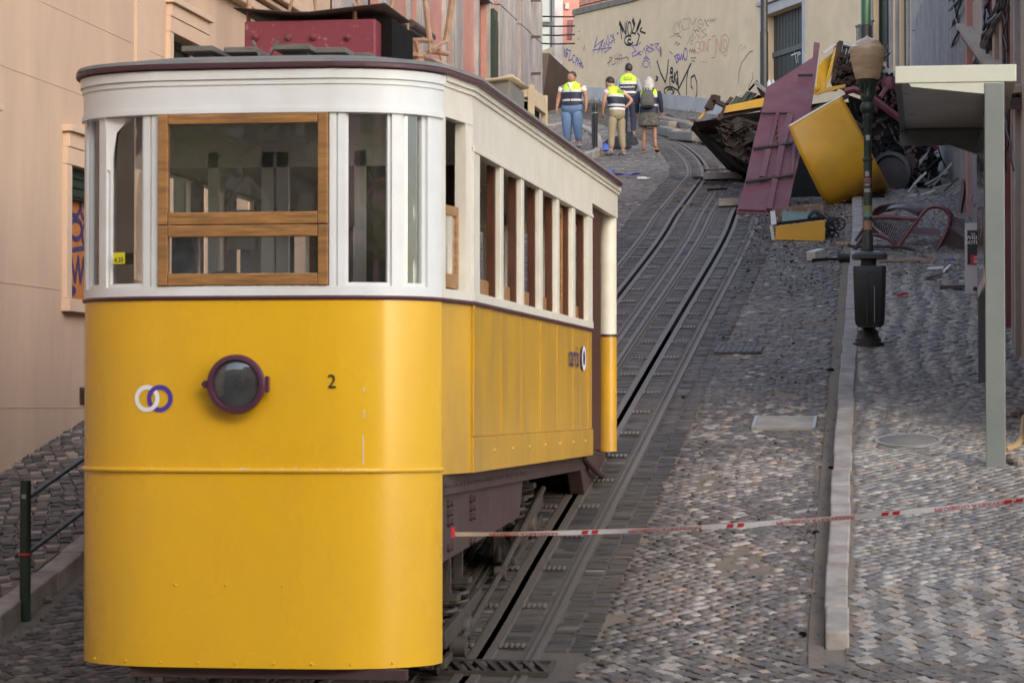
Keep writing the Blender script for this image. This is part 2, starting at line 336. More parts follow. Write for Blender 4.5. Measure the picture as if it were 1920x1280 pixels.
# the base ground: one sheet out to the horizon, sunk under the track bed
xs = np.concatenate([np.linspace(-300, -20, 15), np.arange(-16, -8, .5), np.arange(-8, 2.6, .2), np.linspace(3, 15, 12), np.linspace(30, 300, 8)])
ys = np.concatenate([np.linspace(-300, 8, 20), np.arange(10, 90, .25), np.linspace(95, 400, 16)])
XX, YY = np.meshgrid(xs, ys)
ZZ = gz(YY) - .011
to = track_off(XX.ravel(), YY.ravel()).reshape(XX.shape)
ZZ = np.where((to > TL + .22) & (to < TR - .22) & (YY < 86) & (YY > 9), ZZ - .35, ZZ)
me = bpy.data.meshes.new('ground'); nv = XX.size; ny, nx = XX.shape
idx = (np.arange(ny - 1)[:, None] * nx + np.arange(nx - 1)[None, :]).ravel()
me.from_pydata(np.stack([XX.ravel(), YY.ravel(), ZZ.ravel()], 1).tolist(), [], np.stack([idx, idx + 1, idx + nx + 1, idx + nx], 1).tolist())
me.materials.append(M['dirt']); ground = bpy.data.objects.new('ground', me); C.objects.link(ground); ground['kind'] = 'structure'
road = ground

def offset_line(path, tang, o): 
    n = np.stack([tang[:, 1], -tang[:, 0]], 1); return path + n * o
def sweep(mb, path, prof, zf, mi=0, smooth=False):    # prof: list of (offset to the right, height)
    t = np.gradient(path, axis=0); t /= np.linalg.norm(t, axis=1)[:, None]; n = np.stack([t[:, 1], -t[:, 0]], 1)
    rows = []
    for i in range(len(path)):
        rows.append([(path[i, 0] + n[i, 0] * o, path[i, 1] + n[i, 1] * o, zf(path[i, 1] + n[i, 1] * o) + h) for o, h in prof])
    mb.grid(rows, mi, smooth)
_m = (PATH[:, 1] < 85)
TP = PATH[_m]
bed = MB()
def slot(c): return [(c - .026, .004), (c - .026, -.16), (c + .026, -.16), (c + .026, .004)]
prof = [(TL, -.03), (TL, .0)] + [p for p in slot(0)] + slot(.91) + [(TR, 0), (TR, -.03)]
sweep(bed, TP, [(o, h - .012 if abs(h) < .01 else h) for o, h in prof], gzf)
tb = bed.build('track_bed', M['setbed']); tb['kind'] = 'structure'
rl = MB(); sweep(rl, TP, [(-.025, -.155), (.025, -.155)], gzf); sweep(rl, TP, [(.91 - .025, -.155), (.91 + .025, -.155)], gzf)
rl.build('cable_channel_floor', M['channel'], tb)
def rail(o, name, m, prof):
    r = MB(); sweep(r, TP, [(o + a, h) for a, h in prof], gzf); ob = r.build(name, m, tb); return ob
for c in (0, .91):
    for s in (-1, 1):
        p = [(s * .026, -.12), (s * .026, .006), (s * .082, .006), (s * .086, -.02)]
        rail(c, 'slot_beam', M['rail'], p if s > 0 else p[::-1])
for c, s in ((-.30, 1), (.36, -1), (.56, 1), (1.24, -1)):
    # grooved rail: head, groove, lip
    p = [(-.055, -.02), (-.055, .004), (-.012, .004), (-.012, -.030), (.020, -.030), (.020, .003), (.034, .003), (.034, -.02)]
    if s < 0: p = [(-a, h) for a, h in p][::-1]
    rail(c, 'rail', M['rail'], p)
gm = MB()
for k in range(5): gm.box((-.075 + k * .037, 0, .010), (.018, .075, .014))
gpm = gm.build('grip_plate', M['railpol'], tb).data; bpy.data.objects.remove(bpy.data.objects['grip_plate'])
for k in range(46):
    y = 18.3 + k * 1.05 
    if y > 48: break
    for c in (-.17, .17, .91 - .17, .91 + .17):
        x = S1X + c
        if y > 40: x += np.interp(y, PATH[_m][:60, 1], PATH[_m][:60, 0]) - S1X if False else 0
        if y > 41: continue
        o = bpy.data.objects.new('grip_plate', gpm); C.objects.link(o); o.parent = tb; o.location = (x, y, gzf(y)); o.rotation_euler = (math.atan((gzf(y + .3) - gzf(y - .3)) / .6), 0, 0)

# ---- cobbles
def stone_mesh(name, x, y, hx, hy, ang, z, slope, tone, mat, parent, inset=.09, hgt=.03, rz=.003, jit=.06):
    n = len(x); ca, sa = np.cos(ang), np.sin(ang)
    V = np.zeros((n, 8, 3)); cx = np.array([-1, 1, 1, -1]); cy = np.array([-1, -1, 1, 1])
    r = rng.normal(0, rz, n); tx = rng.normal(0, .035, n); ty = rng.normal(0, .035, n)
    for k in range(4):
        jx = rng.normal(0, jit, n) * hx; jy = rng.normal(0, jit, n) * hy
        for lay, f in ((0, 1.0), (1, 1 - inset)):
            lx = cx[k] * hx * f + jx; ly = cy[k] * hy * f + jy
            wx = lx * ca - ly * sa; wy = lx * sa + ly * ca
            V[:, k + 4 * lay, 0] = x + wx; V[:, k + 4 * lay, 1] = y + wy
            V[:, k + 4 * lay, 2] = z + wy * slope + (np.clip(r + tx * lx + ty * ly, -.012, .014) if lay else -hgt)
    F = np.array([(4, 5, 6, 7), (0, 1, 5, 4), (1, 2, 6, 5), (2, 3, 7, 6), (3, 0, 4, 7)])
    faces = (np.arange(n)[:, None, None] * 8 + F[None]).reshape(-1, 4)
    me = bpy.data.meshes.new(name); me.vertices.add(n * 8); me.vertices.foreach_set('co', V.ravel())
    nf = len(faces); me.loops.add(nf * 4); me.loops.foreach_set('vertex_index', faces.ravel().astype(np.int32))
    me.polygons.add(nf); me.polygons.foreach_set('loop_start', np.arange(0, nf * 4, 4, dtype=np.int32)); me.polygons.foreach_set('loop_total', np.full(nf, 4, dtype=np.int32))
    me.update(calc_edges=True)
    a = me.color_attributes.new('tone', 'FLOAT_COLOR', 'POINT'); t4 = np.ones((n, 8, 4)); t4[:, :, :3] = tone[:, None, :]; a.data.foreach_set('color', t4.ravel())
    me.materials.append(mat); o = bpy.data.objects.new(name, me); C.objects.link(o); o['kind'] = 'stuff'
    if parent: o.parent = parent
    return o
_vm = []
for k in range(10):
    mb = MB(); v = []
    for f, h in ((1.0, -.03), (.91, 0)):
        for a, b in ((-1, -1), (1, -1), (1, 1), (-1, 1)): v.append((a * f + random.gauss(0, .07), b * f + random.gauss(0, .07), h + (random.gauss(0, .003) if h == 0 else 0)))
    mb.add(v, [(4, 5, 6, 7), (0, 1, 5, 4), (1, 2, 6, 5), (2, 3, 7, 6), (3, 0, 4, 7)])
    o = mb.build('cobble', M['cobo']); _vm.append(o.data); bpy.data.objects.remove(o)
def in_view(x, y, z):
    D = -math.sin(YAW) * x + math.cos(YAW) * y; R = math.cos(YAW) * x + math.sin(YAW) * y
    px = 960 + FPX * R / D; py = 760 - FPX * z / D; return (px > -10) & (px < 1930) & (py < 1290), D, px, py
def lay(parent, x, y, hx, hy, ang, z, tone, avoid=None, n_single=300, rise=None, **kw):
    slope = (gz(y + .3) - gz(y - .3)) / .6
    if rise is not None: slope = slope + (rise(y + .2) - rise(y - .2)) / .4
    vis, D, px, py = in_view(x, y, z)
    if avoid is not None: vis &= ~avoid(px, py)
    d = np.where(vis, D, 1e9); order = np.argsort(d); single = order[:n_single]; single = single[d[single] < 1e8]
    rest = np.setdiff1d(np.arange(len(x)), single)
    for i in single:
        o = bpy.data.objects.new('cobble', _vm[i % 10]); o.parent = parent; C.objects.link(o)
        o.location = (x[i], y[i], z[i] + rng.normal(0, .004)); o.rotation_mode = 'ZXY'
        o.matrix_basis = Matrix.Translation(o.location) @ Matrix.Rotation(math.atan(slope[i]), 4, 'X') @ Matrix.Rotation(ang[i] if hasattr(ang, '__len__') else ang, 4, 'Z') @ Matrix.Diagonal((hx[i], hy[i], 1, 1))
        o.color = (*tone[i], 1)
    a = ang[rest] if hasattr(ang, '__len__') else ang
    stone_mesh('cobbles', x[rest], y[rest], hx[rest], hy[rest], a, z[rest], slope[rest], tone[rest], M['cob'], parent, **kw)
def gridpts(x0, x1, y0, y1, p, ang=0.0, stag=False, py=None):
    py = py or p; c, s = math.cos(ang), math.sin(ang); cxm, cym = (x0 + x1) / 2, (y0 + y1) / 2; R = math.hypot(x1 - x0, y1 - y0) / 2
    a = np.arange(-R, R, p); b = np.arange(-R, R, py); A, B = np.meshgrid(a, b)
    if stag: A = A + (np.arange(len(b)) % 2)[:, None] * p / 2
    A = A.ravel() + rng.normal(0, .07 * p, A.size); B = B.ravel() + rng.normal(0, .07 * p, A.size)
    X = cxm + A * c - B * s; Y = cym + A * s + B * c; X, Y = X + .07 * np.sin(Y * 1.5 + .7 * np.sin(X * 1.1)), Y + .06 * np.sin(X * 2.1 + Y * .5) + .03 * np.sin(X * 5 + Y); m = (X > x0) & (X < x1) & (Y > y0) & (Y < y1); return X[m], Y[m]
def vnoise(x, y, s, seed=0):        # cheap smooth noise 0..1
    r = np.random.default_rng(seed); o = np.zeros_like(x)
    for k in range(7):
        a = r.uniform(0, 6.28); f = s * r.uniform(.6, 1.9); o += np.sin((x * np.cos(a) + y * np.sin(a)) * f + r.uniform(0, 6.28))
    return .5 + o / 9
def colmix(t, dark, light): t = np.clip(t, 0, 1)[:, None]; return np.array(dark)[None] * (1 - t) + np.array(light)[None] * t
SURF = []
def surf(name): o = bpy.data.objects.new(name, bpy.data.meshes.new(name)); C.objects.link(o); o['kind'] = 'structure'; return o
# roadway right and left of the track, square to Y 47 then coarser
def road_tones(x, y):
    n = len(x); far = sstep(26.5, 29.5, y + .8 * (vnoise(x, y, 2.2, 3) - .5) * 3); t = vnoise(x, y, 1.6, 1) * .8 + rng.normal(0, .32, n) - .08  # stones past mid street coloured darker: the right building's shade painted in
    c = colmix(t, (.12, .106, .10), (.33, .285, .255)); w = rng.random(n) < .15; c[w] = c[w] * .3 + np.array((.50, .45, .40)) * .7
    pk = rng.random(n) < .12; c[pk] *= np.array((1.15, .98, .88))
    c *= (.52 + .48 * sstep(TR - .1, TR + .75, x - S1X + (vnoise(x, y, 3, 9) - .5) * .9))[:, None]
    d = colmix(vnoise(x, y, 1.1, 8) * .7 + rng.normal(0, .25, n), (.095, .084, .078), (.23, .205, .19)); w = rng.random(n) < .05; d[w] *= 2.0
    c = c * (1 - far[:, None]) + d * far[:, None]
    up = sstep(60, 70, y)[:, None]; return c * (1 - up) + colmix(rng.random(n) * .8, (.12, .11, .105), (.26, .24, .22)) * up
X1, Y1 = gridpts(-7.9, 1.2, 13.5, 47, .092, math.radians(42))
o1 = track_off(X1, Y1); m = ((o1 > TR) | (o1 < TL)) & (X1 < rk(Y1) - .125 + .05 * (vnoise(X1, Y1, 3.1, 44) - .5)) & (X1 > lk(Y1) + .12)
m |= (Y1 < 18.0) & (X1 > rk(Y1) - .3) & (o1 > TR)
m &= ~((X1 > -1.62) & (X1 < -1.0) & (Y1 > 25.85) & (Y1 < 26.5)) & ~((np.abs(X1 + 2.0) < .28) & (np.abs(Y1 - 30.4) < .32)) & ~((Y1 < 18.25) & (Y1 > 17.4) & (X1 < -2.25) & (X1 > -3.9))
m &= (rng.random(len(X1)) > .015) & ((vnoise(X1, Y1, 4.5, 31) < .86) | (rng.random(len(X1)) < .3))
X1, Y1 = X1[m], Y1[m]; n = len(X1)
rd = surf('roadway')
rd.data.materials.append(M['dirt'])
f = rng.uniform(.80, 1.04, n) * .0455
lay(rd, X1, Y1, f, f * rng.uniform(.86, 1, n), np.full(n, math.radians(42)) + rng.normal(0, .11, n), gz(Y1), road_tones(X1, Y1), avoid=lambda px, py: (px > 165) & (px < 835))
X1, Y1 = gridpts(-26, 2.0, 47, 88, .14, math.radians(30))
o1 = track_off(X1, Y1); m = ((o1 > TR) | (o1 < TL)) & (X1 < np.where(Y1 < 60, rk(Y1) - .14, 1.6)) & ((X1 > lk(Y1) + .12) | (Y1 > 66) | (Y1 < 0)) & ((X1 > LW) | (Y1 > 57.5))
X1, Y1 = X1[m], Y1[m]; n = len(X1); f = rng.uniform(.86, 1.0, n) * .068
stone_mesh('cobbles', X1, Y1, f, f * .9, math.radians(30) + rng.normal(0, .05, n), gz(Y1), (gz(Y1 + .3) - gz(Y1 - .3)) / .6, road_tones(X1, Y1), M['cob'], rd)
# setts in the track: long stones laid across
st = []
L0 = _cum[_m][-1]
for lo, hi, wd in ((TL + .01, -.36, .11), (-.26, -.09, .12), (.09, .30, .15), (.40, .50, .1), (.62, .82, .15), (1.0, 1.18, .11), (1.30, TR - .01, .1)):
    k = max(1, round((hi - lo) / .15)); w_ = (hi - lo) / k
    for q in range(k):
        s_ = np.arange(4 + rng.random() * .1, L0, .098); s_ = s_ + rng.normal(0, .006, len(s_)); st.append(np.stack([s_, np.full(len(s_), lo + w_ * (q + .5)), np.full(len(s_), w_ * .47)], 1))
st = np.concatenate(st); ii = np.clip(np.searchsorted(_cum, st[:, 0]) - 1, 0, len(_seg) - 1); tt = (st[:, 0] - _cum[ii]) / _sl[ii]
bx = PATH[ii] + _seg[ii] * tt[:, None]; nn = _nor[ii] * (1 - tt[:, None]) + _nor[ii + 1] * tt[:, None]; px_ = bx + nn * st[:, 1:2]; ang = np.arctan2(nn[:, 1], nn[:, 0])
kk = (px_[:, 1] > 14) & (px_[:, 1] < 84) & ~((px_[:, 1] < 18.2) & (px_[:, 1] > 17.4)); px_ = px_[kk]; ang = ang[kk]; st = st[kk]; n = len(px_)
tn = colmix(vnoise(px_[:, 0], px_[:, 1], 1.5, 4) * .8 + rng.normal(0, .25, n), (.042, .036, .032), (.12, .10, .085)); w = rng.random(n) < .03; tn[w] *= 2
lay(tb, px_[:, 0], px_[:, 1], st[:, 2], np.full(n, .043), ang, gz(px_[:, 1]) - .004, tn, avoid=lambda px, py: (px < 905) | ((px < 1010) & (py < 1100)), inset=.10, jit=.05, rz=.004)
# ragged row of long setts beside the right rail
# right pavement
X1, Y1 = gridpts(-2.6, 1.3, 18.0, 62, .086, math.radians(45))
m = (X1 > rk(Y1) + .19) & (X1 < np.interp(Y1, [p[1] for p in RWALL], [p[0] for p in RWALL]) + .05) & ~(((X1 + .17) / .30) ** 2 + ((Y1 - 24.85) / .33) ** 2 < 1)
X1, Y1 = X1[m], Y1[m]; n = len(X1)
ph = ((X1 + .5 + .05 * np.sin(Y1 * 1.3)) / .235) % 1
stripe = (ph < .48).astype(float)
inz = np.clip(sstep(27.8, 28.4, Y1) * (1 - sstep(35.5, 37, Y1)) + (Y1 < 20.1) + sstep(24.6, 25, Y1) * (1 - sstep(26.6, 27, Y1)) * (X1 < -.25) * (X1 > -1.2), 0, 1)
base = vnoise(X1, Y1, 1.8, 21) * .5 + rng.normal(0, .28, n) + .10
t = base * (1 - inz) + (stripe * .7 + .06 + rng.normal(0, .2, n)) * inz
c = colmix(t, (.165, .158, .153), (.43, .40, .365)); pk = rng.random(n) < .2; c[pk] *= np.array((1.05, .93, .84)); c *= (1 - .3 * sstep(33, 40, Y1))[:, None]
pv = surf('pavement'); ps = MB()
rows = []
for y in np.arange(17.9, 64, .25):
    x0 = float(rk(y)) + .14; x1 = float(np.interp(y, [p[1] for p in RWALL], [p[0] for p in RWALL])) + .3; h = float(hr(y)); rows.append([(x0, y, gzf(y) - .1), (x0, y, gzf(y) + h - .010), (x1, y, gzf(y) + h - .010)])
ps.grid(rows, 0, False); o = ps.build('mortar', M['dirt'], pv); o['kind'] = 'structure'
f = rng.uniform(.84, 1.02, n) * .0420
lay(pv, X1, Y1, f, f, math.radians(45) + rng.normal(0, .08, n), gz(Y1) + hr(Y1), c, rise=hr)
# flat apron in the foreground right
X1, Y1 = gridpts(1.15, 2.8, 13.5, 18.0, .102, math.radians(42)); m = X1 > 1.2
X1, Y1 = X1[m], Y1[m]; n = len(X1)
st_ = ((X1 / .24) % 1 < .45) & (X1 > .05) & (Y1 > 16.9)
c = colmix(np.where(st_, 1.0, .45) + rng.normal(0, .2, n), (.13, .125, .12), (.38, .35, .31)); f = rng.uniform(.88, 1, n) * .049
stone_mesh('cobbles', X1, Y1, f, f, math.radians(42) + rng.normal(0, .06, n), gz(Y1) + .002, (gz(Y1 + .3) - gz(Y1 - .3)) / .6, c, M['cob'], pv)
# left pavement
lp = surf('left_pavement'); ps = MB(); rows = []
for y in np.arange(9, 58.5, .4):
    rows.append([(LW - .3, y, gzf(y) + .11), (float(lk(y)) - .2, y, gzf(y) + .11), (float(lk(y)) - .2, y, gzf(y) - .1)])
ps.grid(rows, 0, False); o = ps.build('mortar', M['dirt'], lp); o['kind'] = 'structure'
X1, Y1 = gridpts(-8.0, -6.1, 15, 60, .104, math.radians(20)); m = (X1 < lk(Y1) - .24) & ((X1 > LW - .05) | (Y1 > 56.6)); X1, Y1 = X1[m], Y1[m]; n = len(X1)
c = colmix(rng.random(n) ** 1.6, (.06, .055, .053), (.20, .16, .14)); w = rng.random(n) < .16; c[w] = np.array((.33, .27, .23)) * rng.uniform(.8, 1.1, w.sum())[:, None]
f = rng.uniform(.88, 1, n) * .05
lay(lp, X1, Y1, f, f, math.radians(20) + rng.normal(0, .08, n), gz(Y1) + .13, c, avoid=lambda px, py: px > 170)
# corner pavement where the street turns left
X1, Y1 = gridpts(-14, -7.0, 57, 73, .14, 0); 
from_in = track_off(X1, Y1)
kl = LKERB[LKERB[:, 1] > 57]
def left_of_kerb(x, y):
    best = np.full(x.shape, 1e9); sg = np.zeros(x.shape)
    for i in range(len(kl) - 1):
        ax, ay = kl[i]; dx, dy = kl[i + 1] - kl[i]; L2 = dx * dx + dy * dy
        t = np.clip(((x - ax) * dx + (y - ay) * dy) / L2, 0, 1); qx = x - ax - dx * t; qy = y - ay - dy * t; d = qx * qx + qy * qy; mm = d < best; best[mm] = d[mm]; sg[mm] = np.sign(qx * dy - qy * dx)[mm]
    return (sg < 0) & (best > .05)
m = left_of_kerb(X1, Y1) & (Y1 > 57.2); X1, Y1 = X1[m], Y1[m]; n = len(X1); c = colmix(rng.random(n), (.09, .08, .078), (.24, .20, .18)); f = rng.uniform(.88, 1, n) * .068
stone_mesh('cobbles', X1, Y1, f, f, rng.normal(0, .06, n), gz(Y1) + .09, (gz(Y1 + .3) - gz(Y1 - .3)) / .6, c, M['cob'], lp)
# kerb stones: each a piece of its own
def kerbs(path, side, parent, y0, y1, wd=.19, zf=lambda y: .13, step=.66):
    L = np.concatenate([[0], np.cumsum(np.linalg.norm(path[1:] - path[:-1], axis=1))]); s = 0.0
    while s < L[-1] - step:
        ln = step * random.uniform(.85, 1.15); a = np.array([np.interp(s + .006, L, path[:, k]) for k in (0, 1)]); b = np.array([np.interp(s + ln - .006, L, path[:, k]) for k in (0, 1)]); s += ln
        if a[1] < y0 or b[1] > y1 and a[1] > y1: continue
        d = b - a; d /= np.linalg.norm(d); nrm = np.array([d[1], -d[0]]) * side; j = random.uniform(-.008, .008); h0 = float(zf(a[1])); dz = random.uniform(-.006, .006)
        q = [a + nrm * j, b + nrm * j, b + nrm * (wd + j), a + nrm * (wd + j)]
        mb = MB(); v = [(p[0], p[1], gzf(p[1]) - .15) for p in q] + [(p[0], p[1], gzf(p[1]) + float(zf(p[1])) + dz + .008) for p in q]
        fs = [(4, 5, 6, 7), (0, 1, 5, 4), (1, 2, 6, 5), (2, 3, 7, 6), (3, 0, 4, 7)]
        if side < 0: fs = [f_[::-1] for f_ in fs]
        mb.add(v, fs); mb.build('kerb_stone', M['kerb'], parent, bevel=.014)
kerbs(RKERB, 1, pv, 18.25, 62, wd=.155, zf=lambda y: .104)
kerbs(LKERB, -1, lp, 14, 75, wd=.17)
# gutter strip of dusty mortar along the right kerb
gt = MB(); p = RKERB[(RKERB[:, 1] > 17.8) & (RKERB[:, 1] < 46)]; sweep(gt, p, [(-.115, -.02), (-.10, .004), (0, .002)], gzf); gt.build('gutter_mortar', M['dirt'], rd)
# manholes, plates and the drain grate
def cover(name, label, x0, x1, y0, y1, dz, m, ribs=0, frame_w=.03, parent=None):
    r = thing(name, label, 'cover', ((x0 + x1) / 2, y0, gzf(y0) + dz)); y = (y0 + y1) / 2; R = Matrix.Rotation(math.atan((gzf(y1) - gzf(y0)) / (y1 - y0)), 3, 'X'); cz = gzf(y) + dz
    b = MB(); cen = Vector(((x0 + x1) / 2, y, cz)); W = x1 - x0; Dp = y1 - y0
    b.box(cen, (W - 2 * frame_w, Dp - 2 * frame_w, .02), R); b.build('lid', m, r, bevel=.003)
    f = MB()
    for a, s in (((-W / 2 + frame_w / 2, 0, .002), (frame_w, Dp, .03)), ((W / 2 - frame_w / 2, 0, .002), (frame_w, Dp, .03)), ((0, -Dp / 2 + frame_w / 2, .0), (W - 2 * frame_w, frame_w, .03)), ((0, Dp / 2 - frame_w / 2, .0), (W - 2 * frame_w, frame_w, .03))): f.box(cen + R @ Vector(a), s, R)
    f.build('frame', M['galv'] if ribs == 0 else M['grease'], r)
    for k in range(ribs):
        q = MB(); q.box(cen + R @ Vector((-W / 2 + W * (k + .5) / ribs, 0, .014)), (W / ribs * .35, Dp * .8, .01), R); q.build('rib', M['grease'], r)
cover('access_cover', 'square stone filled access cover set in the cobbles beside the kerb', -1.6, -1.02, 25.9, 26.45, .004, M['kerb'])
cover('iron_cover', 'dark ribbed iron cover in the roadway right of the tracks', -2.26, -1.76, 30.15, 30.65, .004, M['grease'], ribs=8)
mh = MB(); cen = Vector((-.17, 24.85, gzf(24.85) + .103)); R = Matrix.Rotation(math.atan(.175), 3, 'X')
mhr = thing('manhole_cover', 'round iron manhole cover in the right pavement near the shelter post', 'manhole', cen)
mh.lathe([(0, .006), (.24, .006), (.25, 0), (.25, -.05)], 40, cen, R); mh.build('lid', M['rooftop'], mhr)
b = MB(); b.lathe([(.26, -.05), (.26, .004), (.295, .004), (.295, -.05)], 40, cen, R); b.build('ring', M['galv'], mhr)
gr = thing('drain_grate', 'slotted iron drain grate across the foot of the tracks', 'grate', (-2.9, 17.75, gzf(17.75)))
R = Matrix.Rotation(math.atan(.1), 3, 'X'); cy = 17.72; cz = gzf(cy) + .005
pit = MB(); pit.box((-2.88, cy, cz - .09), (1.0, .34, .02)); pit.build('pit', M['channel'], gr)
f = MB()
for yy in (-.19, .19): f.box(Vector((-2.88, cy, cz)) + R @ Vector((0, yy, 0)), (1.06, .03, .03), R)
for xx in (-.515, .515): f.box(Vector((-2.88 + xx, cy, cz)), (.03, .35, .03), R)
f.build('frame', M['grease'], gr)
for k in range(13):
    q = MB(); q.box(Vector((-2.88 - .46 + k * .0767, cy, cz + .002)), (.030, .352, .026), R @ Matrix.Rotation(.35, 3, 'Z')); q.build('bar', M['grease'], gr)
sp = MB(); sp.box((-3.55, 17.75, gzf(17.75) + .012), (.30, .42, .012), R); tag(sp.build('steel_plate', M['galv'], bevel=.002), 'loose grey steel plate on the ground under the tram corner', 'plate')
# ------------------------------------------------------------------ buildings and walls
class Face:                        # an upright wall face: s runs along u, outward normal n = u x z
    def __init__(f, o, u): f.o = Vector(o); f.u = Vector(u).normalized(); f.n = f.u.cross(Vector((0, 0, 1)))
    def p(f, s, z, d=0): q = f.o + f.u * s + f.n * d; return Vector((q.x, q.y, z))
    def s(f, px): r = ray(px, 640); P = r * (f.o.dot(f.n) / Vector((r.x, r.y, 0)).dot(f.n)); return (Vector((P.x, P.y, 0)) - Vector((f.o.x, f.o.y, 0))).dot(f.u)
    def sz(f, px, py): q = on_plane(px, py, f.o, f.n); return (q - f.o).dot(f.u), q.z
    def box(f, mb, s0, s1, z0, z1, d0, d1, mi=0):
        a = [f.p(s0, z0, d0), f.p(s1, z0, d0), f.p(s1, z1, d0), f.p(s0, z1, d0)]; e = f.n * (d1 - d0); return mb.prism(a, e, mi) if d1 < d0 else mb.prism(a[::-1], e, mi)
def wall_holes(F, s0, s1, z0, z1, holes, mat, parent, depth=.22, name='wall', zb=None):
    mb = MB(); S = sorted({s0, s1} | {h[0] for h in holes} | {h[1] for h in holes}); Z = sorted({z0, z1} | {h[2] for h in holes} | {h[3] for h in holes})
    for i in range(len(S) - 1):
        for j in range(len(Z) - 1):
            a, b, c, d = S[i], S[i + 1], Z[j], Z[j + 1]
            if any(h[0] - 1e-6 <= a and b <= h[1] + 1e-6 and h[2] - 1e-6 <= c and d <= h[3] + 1e-6 for h in holes): continue
            mb.add([F.p(a, c), F.p(b, c), F.p(b, d), F.p(a, d)], [(0, 1, 2, 3)])
    for h in holes:
        a, b, c, d = h[:4]; q = [F.p(a, c), F.p(b, c), F.p(b, d), F.p(a, d)]; e = F.n * -depth; q2 = [p + e for p in q]
        mb.add(q + q2, [(0, 4, 5, 1), (1, 5, 6, 2), (2, 6, 7, 3), (3, 7, 4, 0)])
    # body behind the face so that the building has thickness
    mb.add([F.p(s0, z0, 0), F.p(s0, z1, 0), F.p(s0, z1, -6), F.p(s0, z0, -6)], [(0, 1, 2, 3)]); mb.add([F.p(s1, z0, 0), F.p(s1, z0, -6), F.p(s1, z1, -6), F.p(s1, z1, 0)], [(0, 1, 2, 3)])
    mb.add([F.p(s0, z1, 0), F.p(s1, z1, 0), F.p(s1, z1, -6), F.p(s0, z1, -6)], [(0, 1, 2, 3)]); mb.add([F.p(s0, z0, -6), F.p(s0, z1, -6), F.p(s1, z1, -6), F.p(s1, z0, -6)], [(0, 1, 2, 3)])
    return mb.build(name, mat, parent)
def simple_window(F, h, parent, kind='shutter', depth=.2):
    a, b, c, d = h[:4]; W = b - a
    w = MB(); t = .07
    for q in ((a, a + t, c, d), (b - t, b, c, d), (a + t, b - t, c, c + t), (a + t, b - t, d - t, d)): F.box(w, q[0], q[1], q[2], q[3], -depth, -depth + .07)
    wf = w.build('window', M['greenp'], parent)
    for k in range(2):
        s0 = a + t + k * (W - 2 * t) / 2; s1 = s0 + (W - 2 * t) / 2 - .01; p = MB()
        F.box(p, s0, s1, c + t, d - t, -depth - .02, -depth + .03)
        if kind == 'shutter':
            for q in range(3): z0 = c + t + (d - c - 2 * t) * q / 3 + .06; F.box(p, s0 + .07, s1 - .07, z0, z0 + (d - c - 2 * t) / 3 - .12, -depth + .03, -depth + .045)
            p.build('shutter', M['greenp'], wf)
        else: p.build('pane', M['glass'], wf)
    bk = MB(); F.box(bk, a, b, c, d, -depth - .05, -depth - .03); bk.build('recess', M['stepdark'], wf)
    return wf
# --- the near peach building on the left
LB = thing('apartment_building', 'peach plastered building along the left pavement, behind the yellow tram', 'building', (LW, 25, gzf(25)))
F = Face((LW, 0, 0), (0, 1, 0)); zb = -3; ztop = 7.6
o1_ = F.s(126); z_t = F.sz(126, 310)[1]; z_b = F.sz(126, 560)[1]
hA = (o1_, o1_ + 1.25, z_b, z_t)
s3 = F.s(317); z3 = F.sz(317, 62)[1]
hB = (s3, s3 + 1.3, z3 - 2.9, z3); hC = (s3 + 3.6, s3 + 4.9, z3 - 2.4, z3)
hD = (o1_ - 3.6, o1_ - 2.3, z_b - .1, z_t - .02); hE = (s3 - .4, s3 + .9, -9, -8.9)
upper = []
wall_holes(F, 9, WEND, zb, ztop, [hA, hB, hC, hD] + upper, M['plaster'], LB)
for h in [hC, hD] + upper: simple_window(F, h, LB)
simple_window(F, hB, LB)
def surround(F, h, parent, w=.16, m=None, sill=True, hood=True):
    a, b, c, d = h[:4]; mb = MB()
    F.box(mb, a - w, a - .002, c, d, -.05, .045); F.box(mb, b + .002, b + w, c, d, -.05, .045); F.box(mb, a - w, b + w, d + .002, d + w, -.05, .05)
    if hood: F.box(mb, a - w - .02, b + w + .02, d + w + .14, d + w + .2, -.02, .10); F.box(mb, a - w + .02, b + w - .02, d + w + .003, d + w + .137, -.02, .06)
    if sill: F.box(mb, a - w - .02, b + w + .02, c - .12, c - .003, -.05, .08)
    return mb.build('surround', m or M['plaster2'], parent, bevel=.006)
for h in (hA, hB, hC, hD): surround(F, h, LB)
# the boarded opening with orange graffiti
bd = MB(); F.box(bd, hA[0], hA[1], hA[2], hA[3] - .28, -.17, -.12); brd = bd.build('board', mk('orange_board', (.42, .15, .04), .7, c2=(.28, .09, .02), sc=5), LB)
sh = MB(); F.box(sh, hA[0], hA[1], hA[3] - .28, hA[3], -.2, -.05)
for k in range(3): F.box(sh, hA[0], hA[1], hA[3] - .26 + k * .085, hA[3] - .2 + k * .085, -.05, -.035)
sh.build('shutter_box', M['greenp'], LB)
def stroke(mb, pts, w, F, d=.006, closed=False):     # painted line: a thin ribbon lying on the wall
    P = [F.p(s, z, d) for s, z in pts]
    for i in range(len(P) - 1):
        a, b = P[i], P[i + 1]; t = (b - a)
        if t.length < 1e-4: continue
        t.normalize(); side = t.cross(F.n) * w / 2; a2 = a - t * w * .3; b2 = b + t * w * .3
        o = F.n * (.0006 * (i % 5)); mb.add([a2 - side + o, b2 - side + o, b2 + side + o, a2 + side + o], [(0, 1, 2, 3)])
def ellipse(cx, cy, rx, ry, a0=0, a1=360, n=18): return [(cx + rx * math.cos(math.radians(a0 + (a1 - a0) * k / n)), cy + ry * math.sin(math.radians(a0 + (a1 - a0) * k / n))) for k in range(n + 1)]
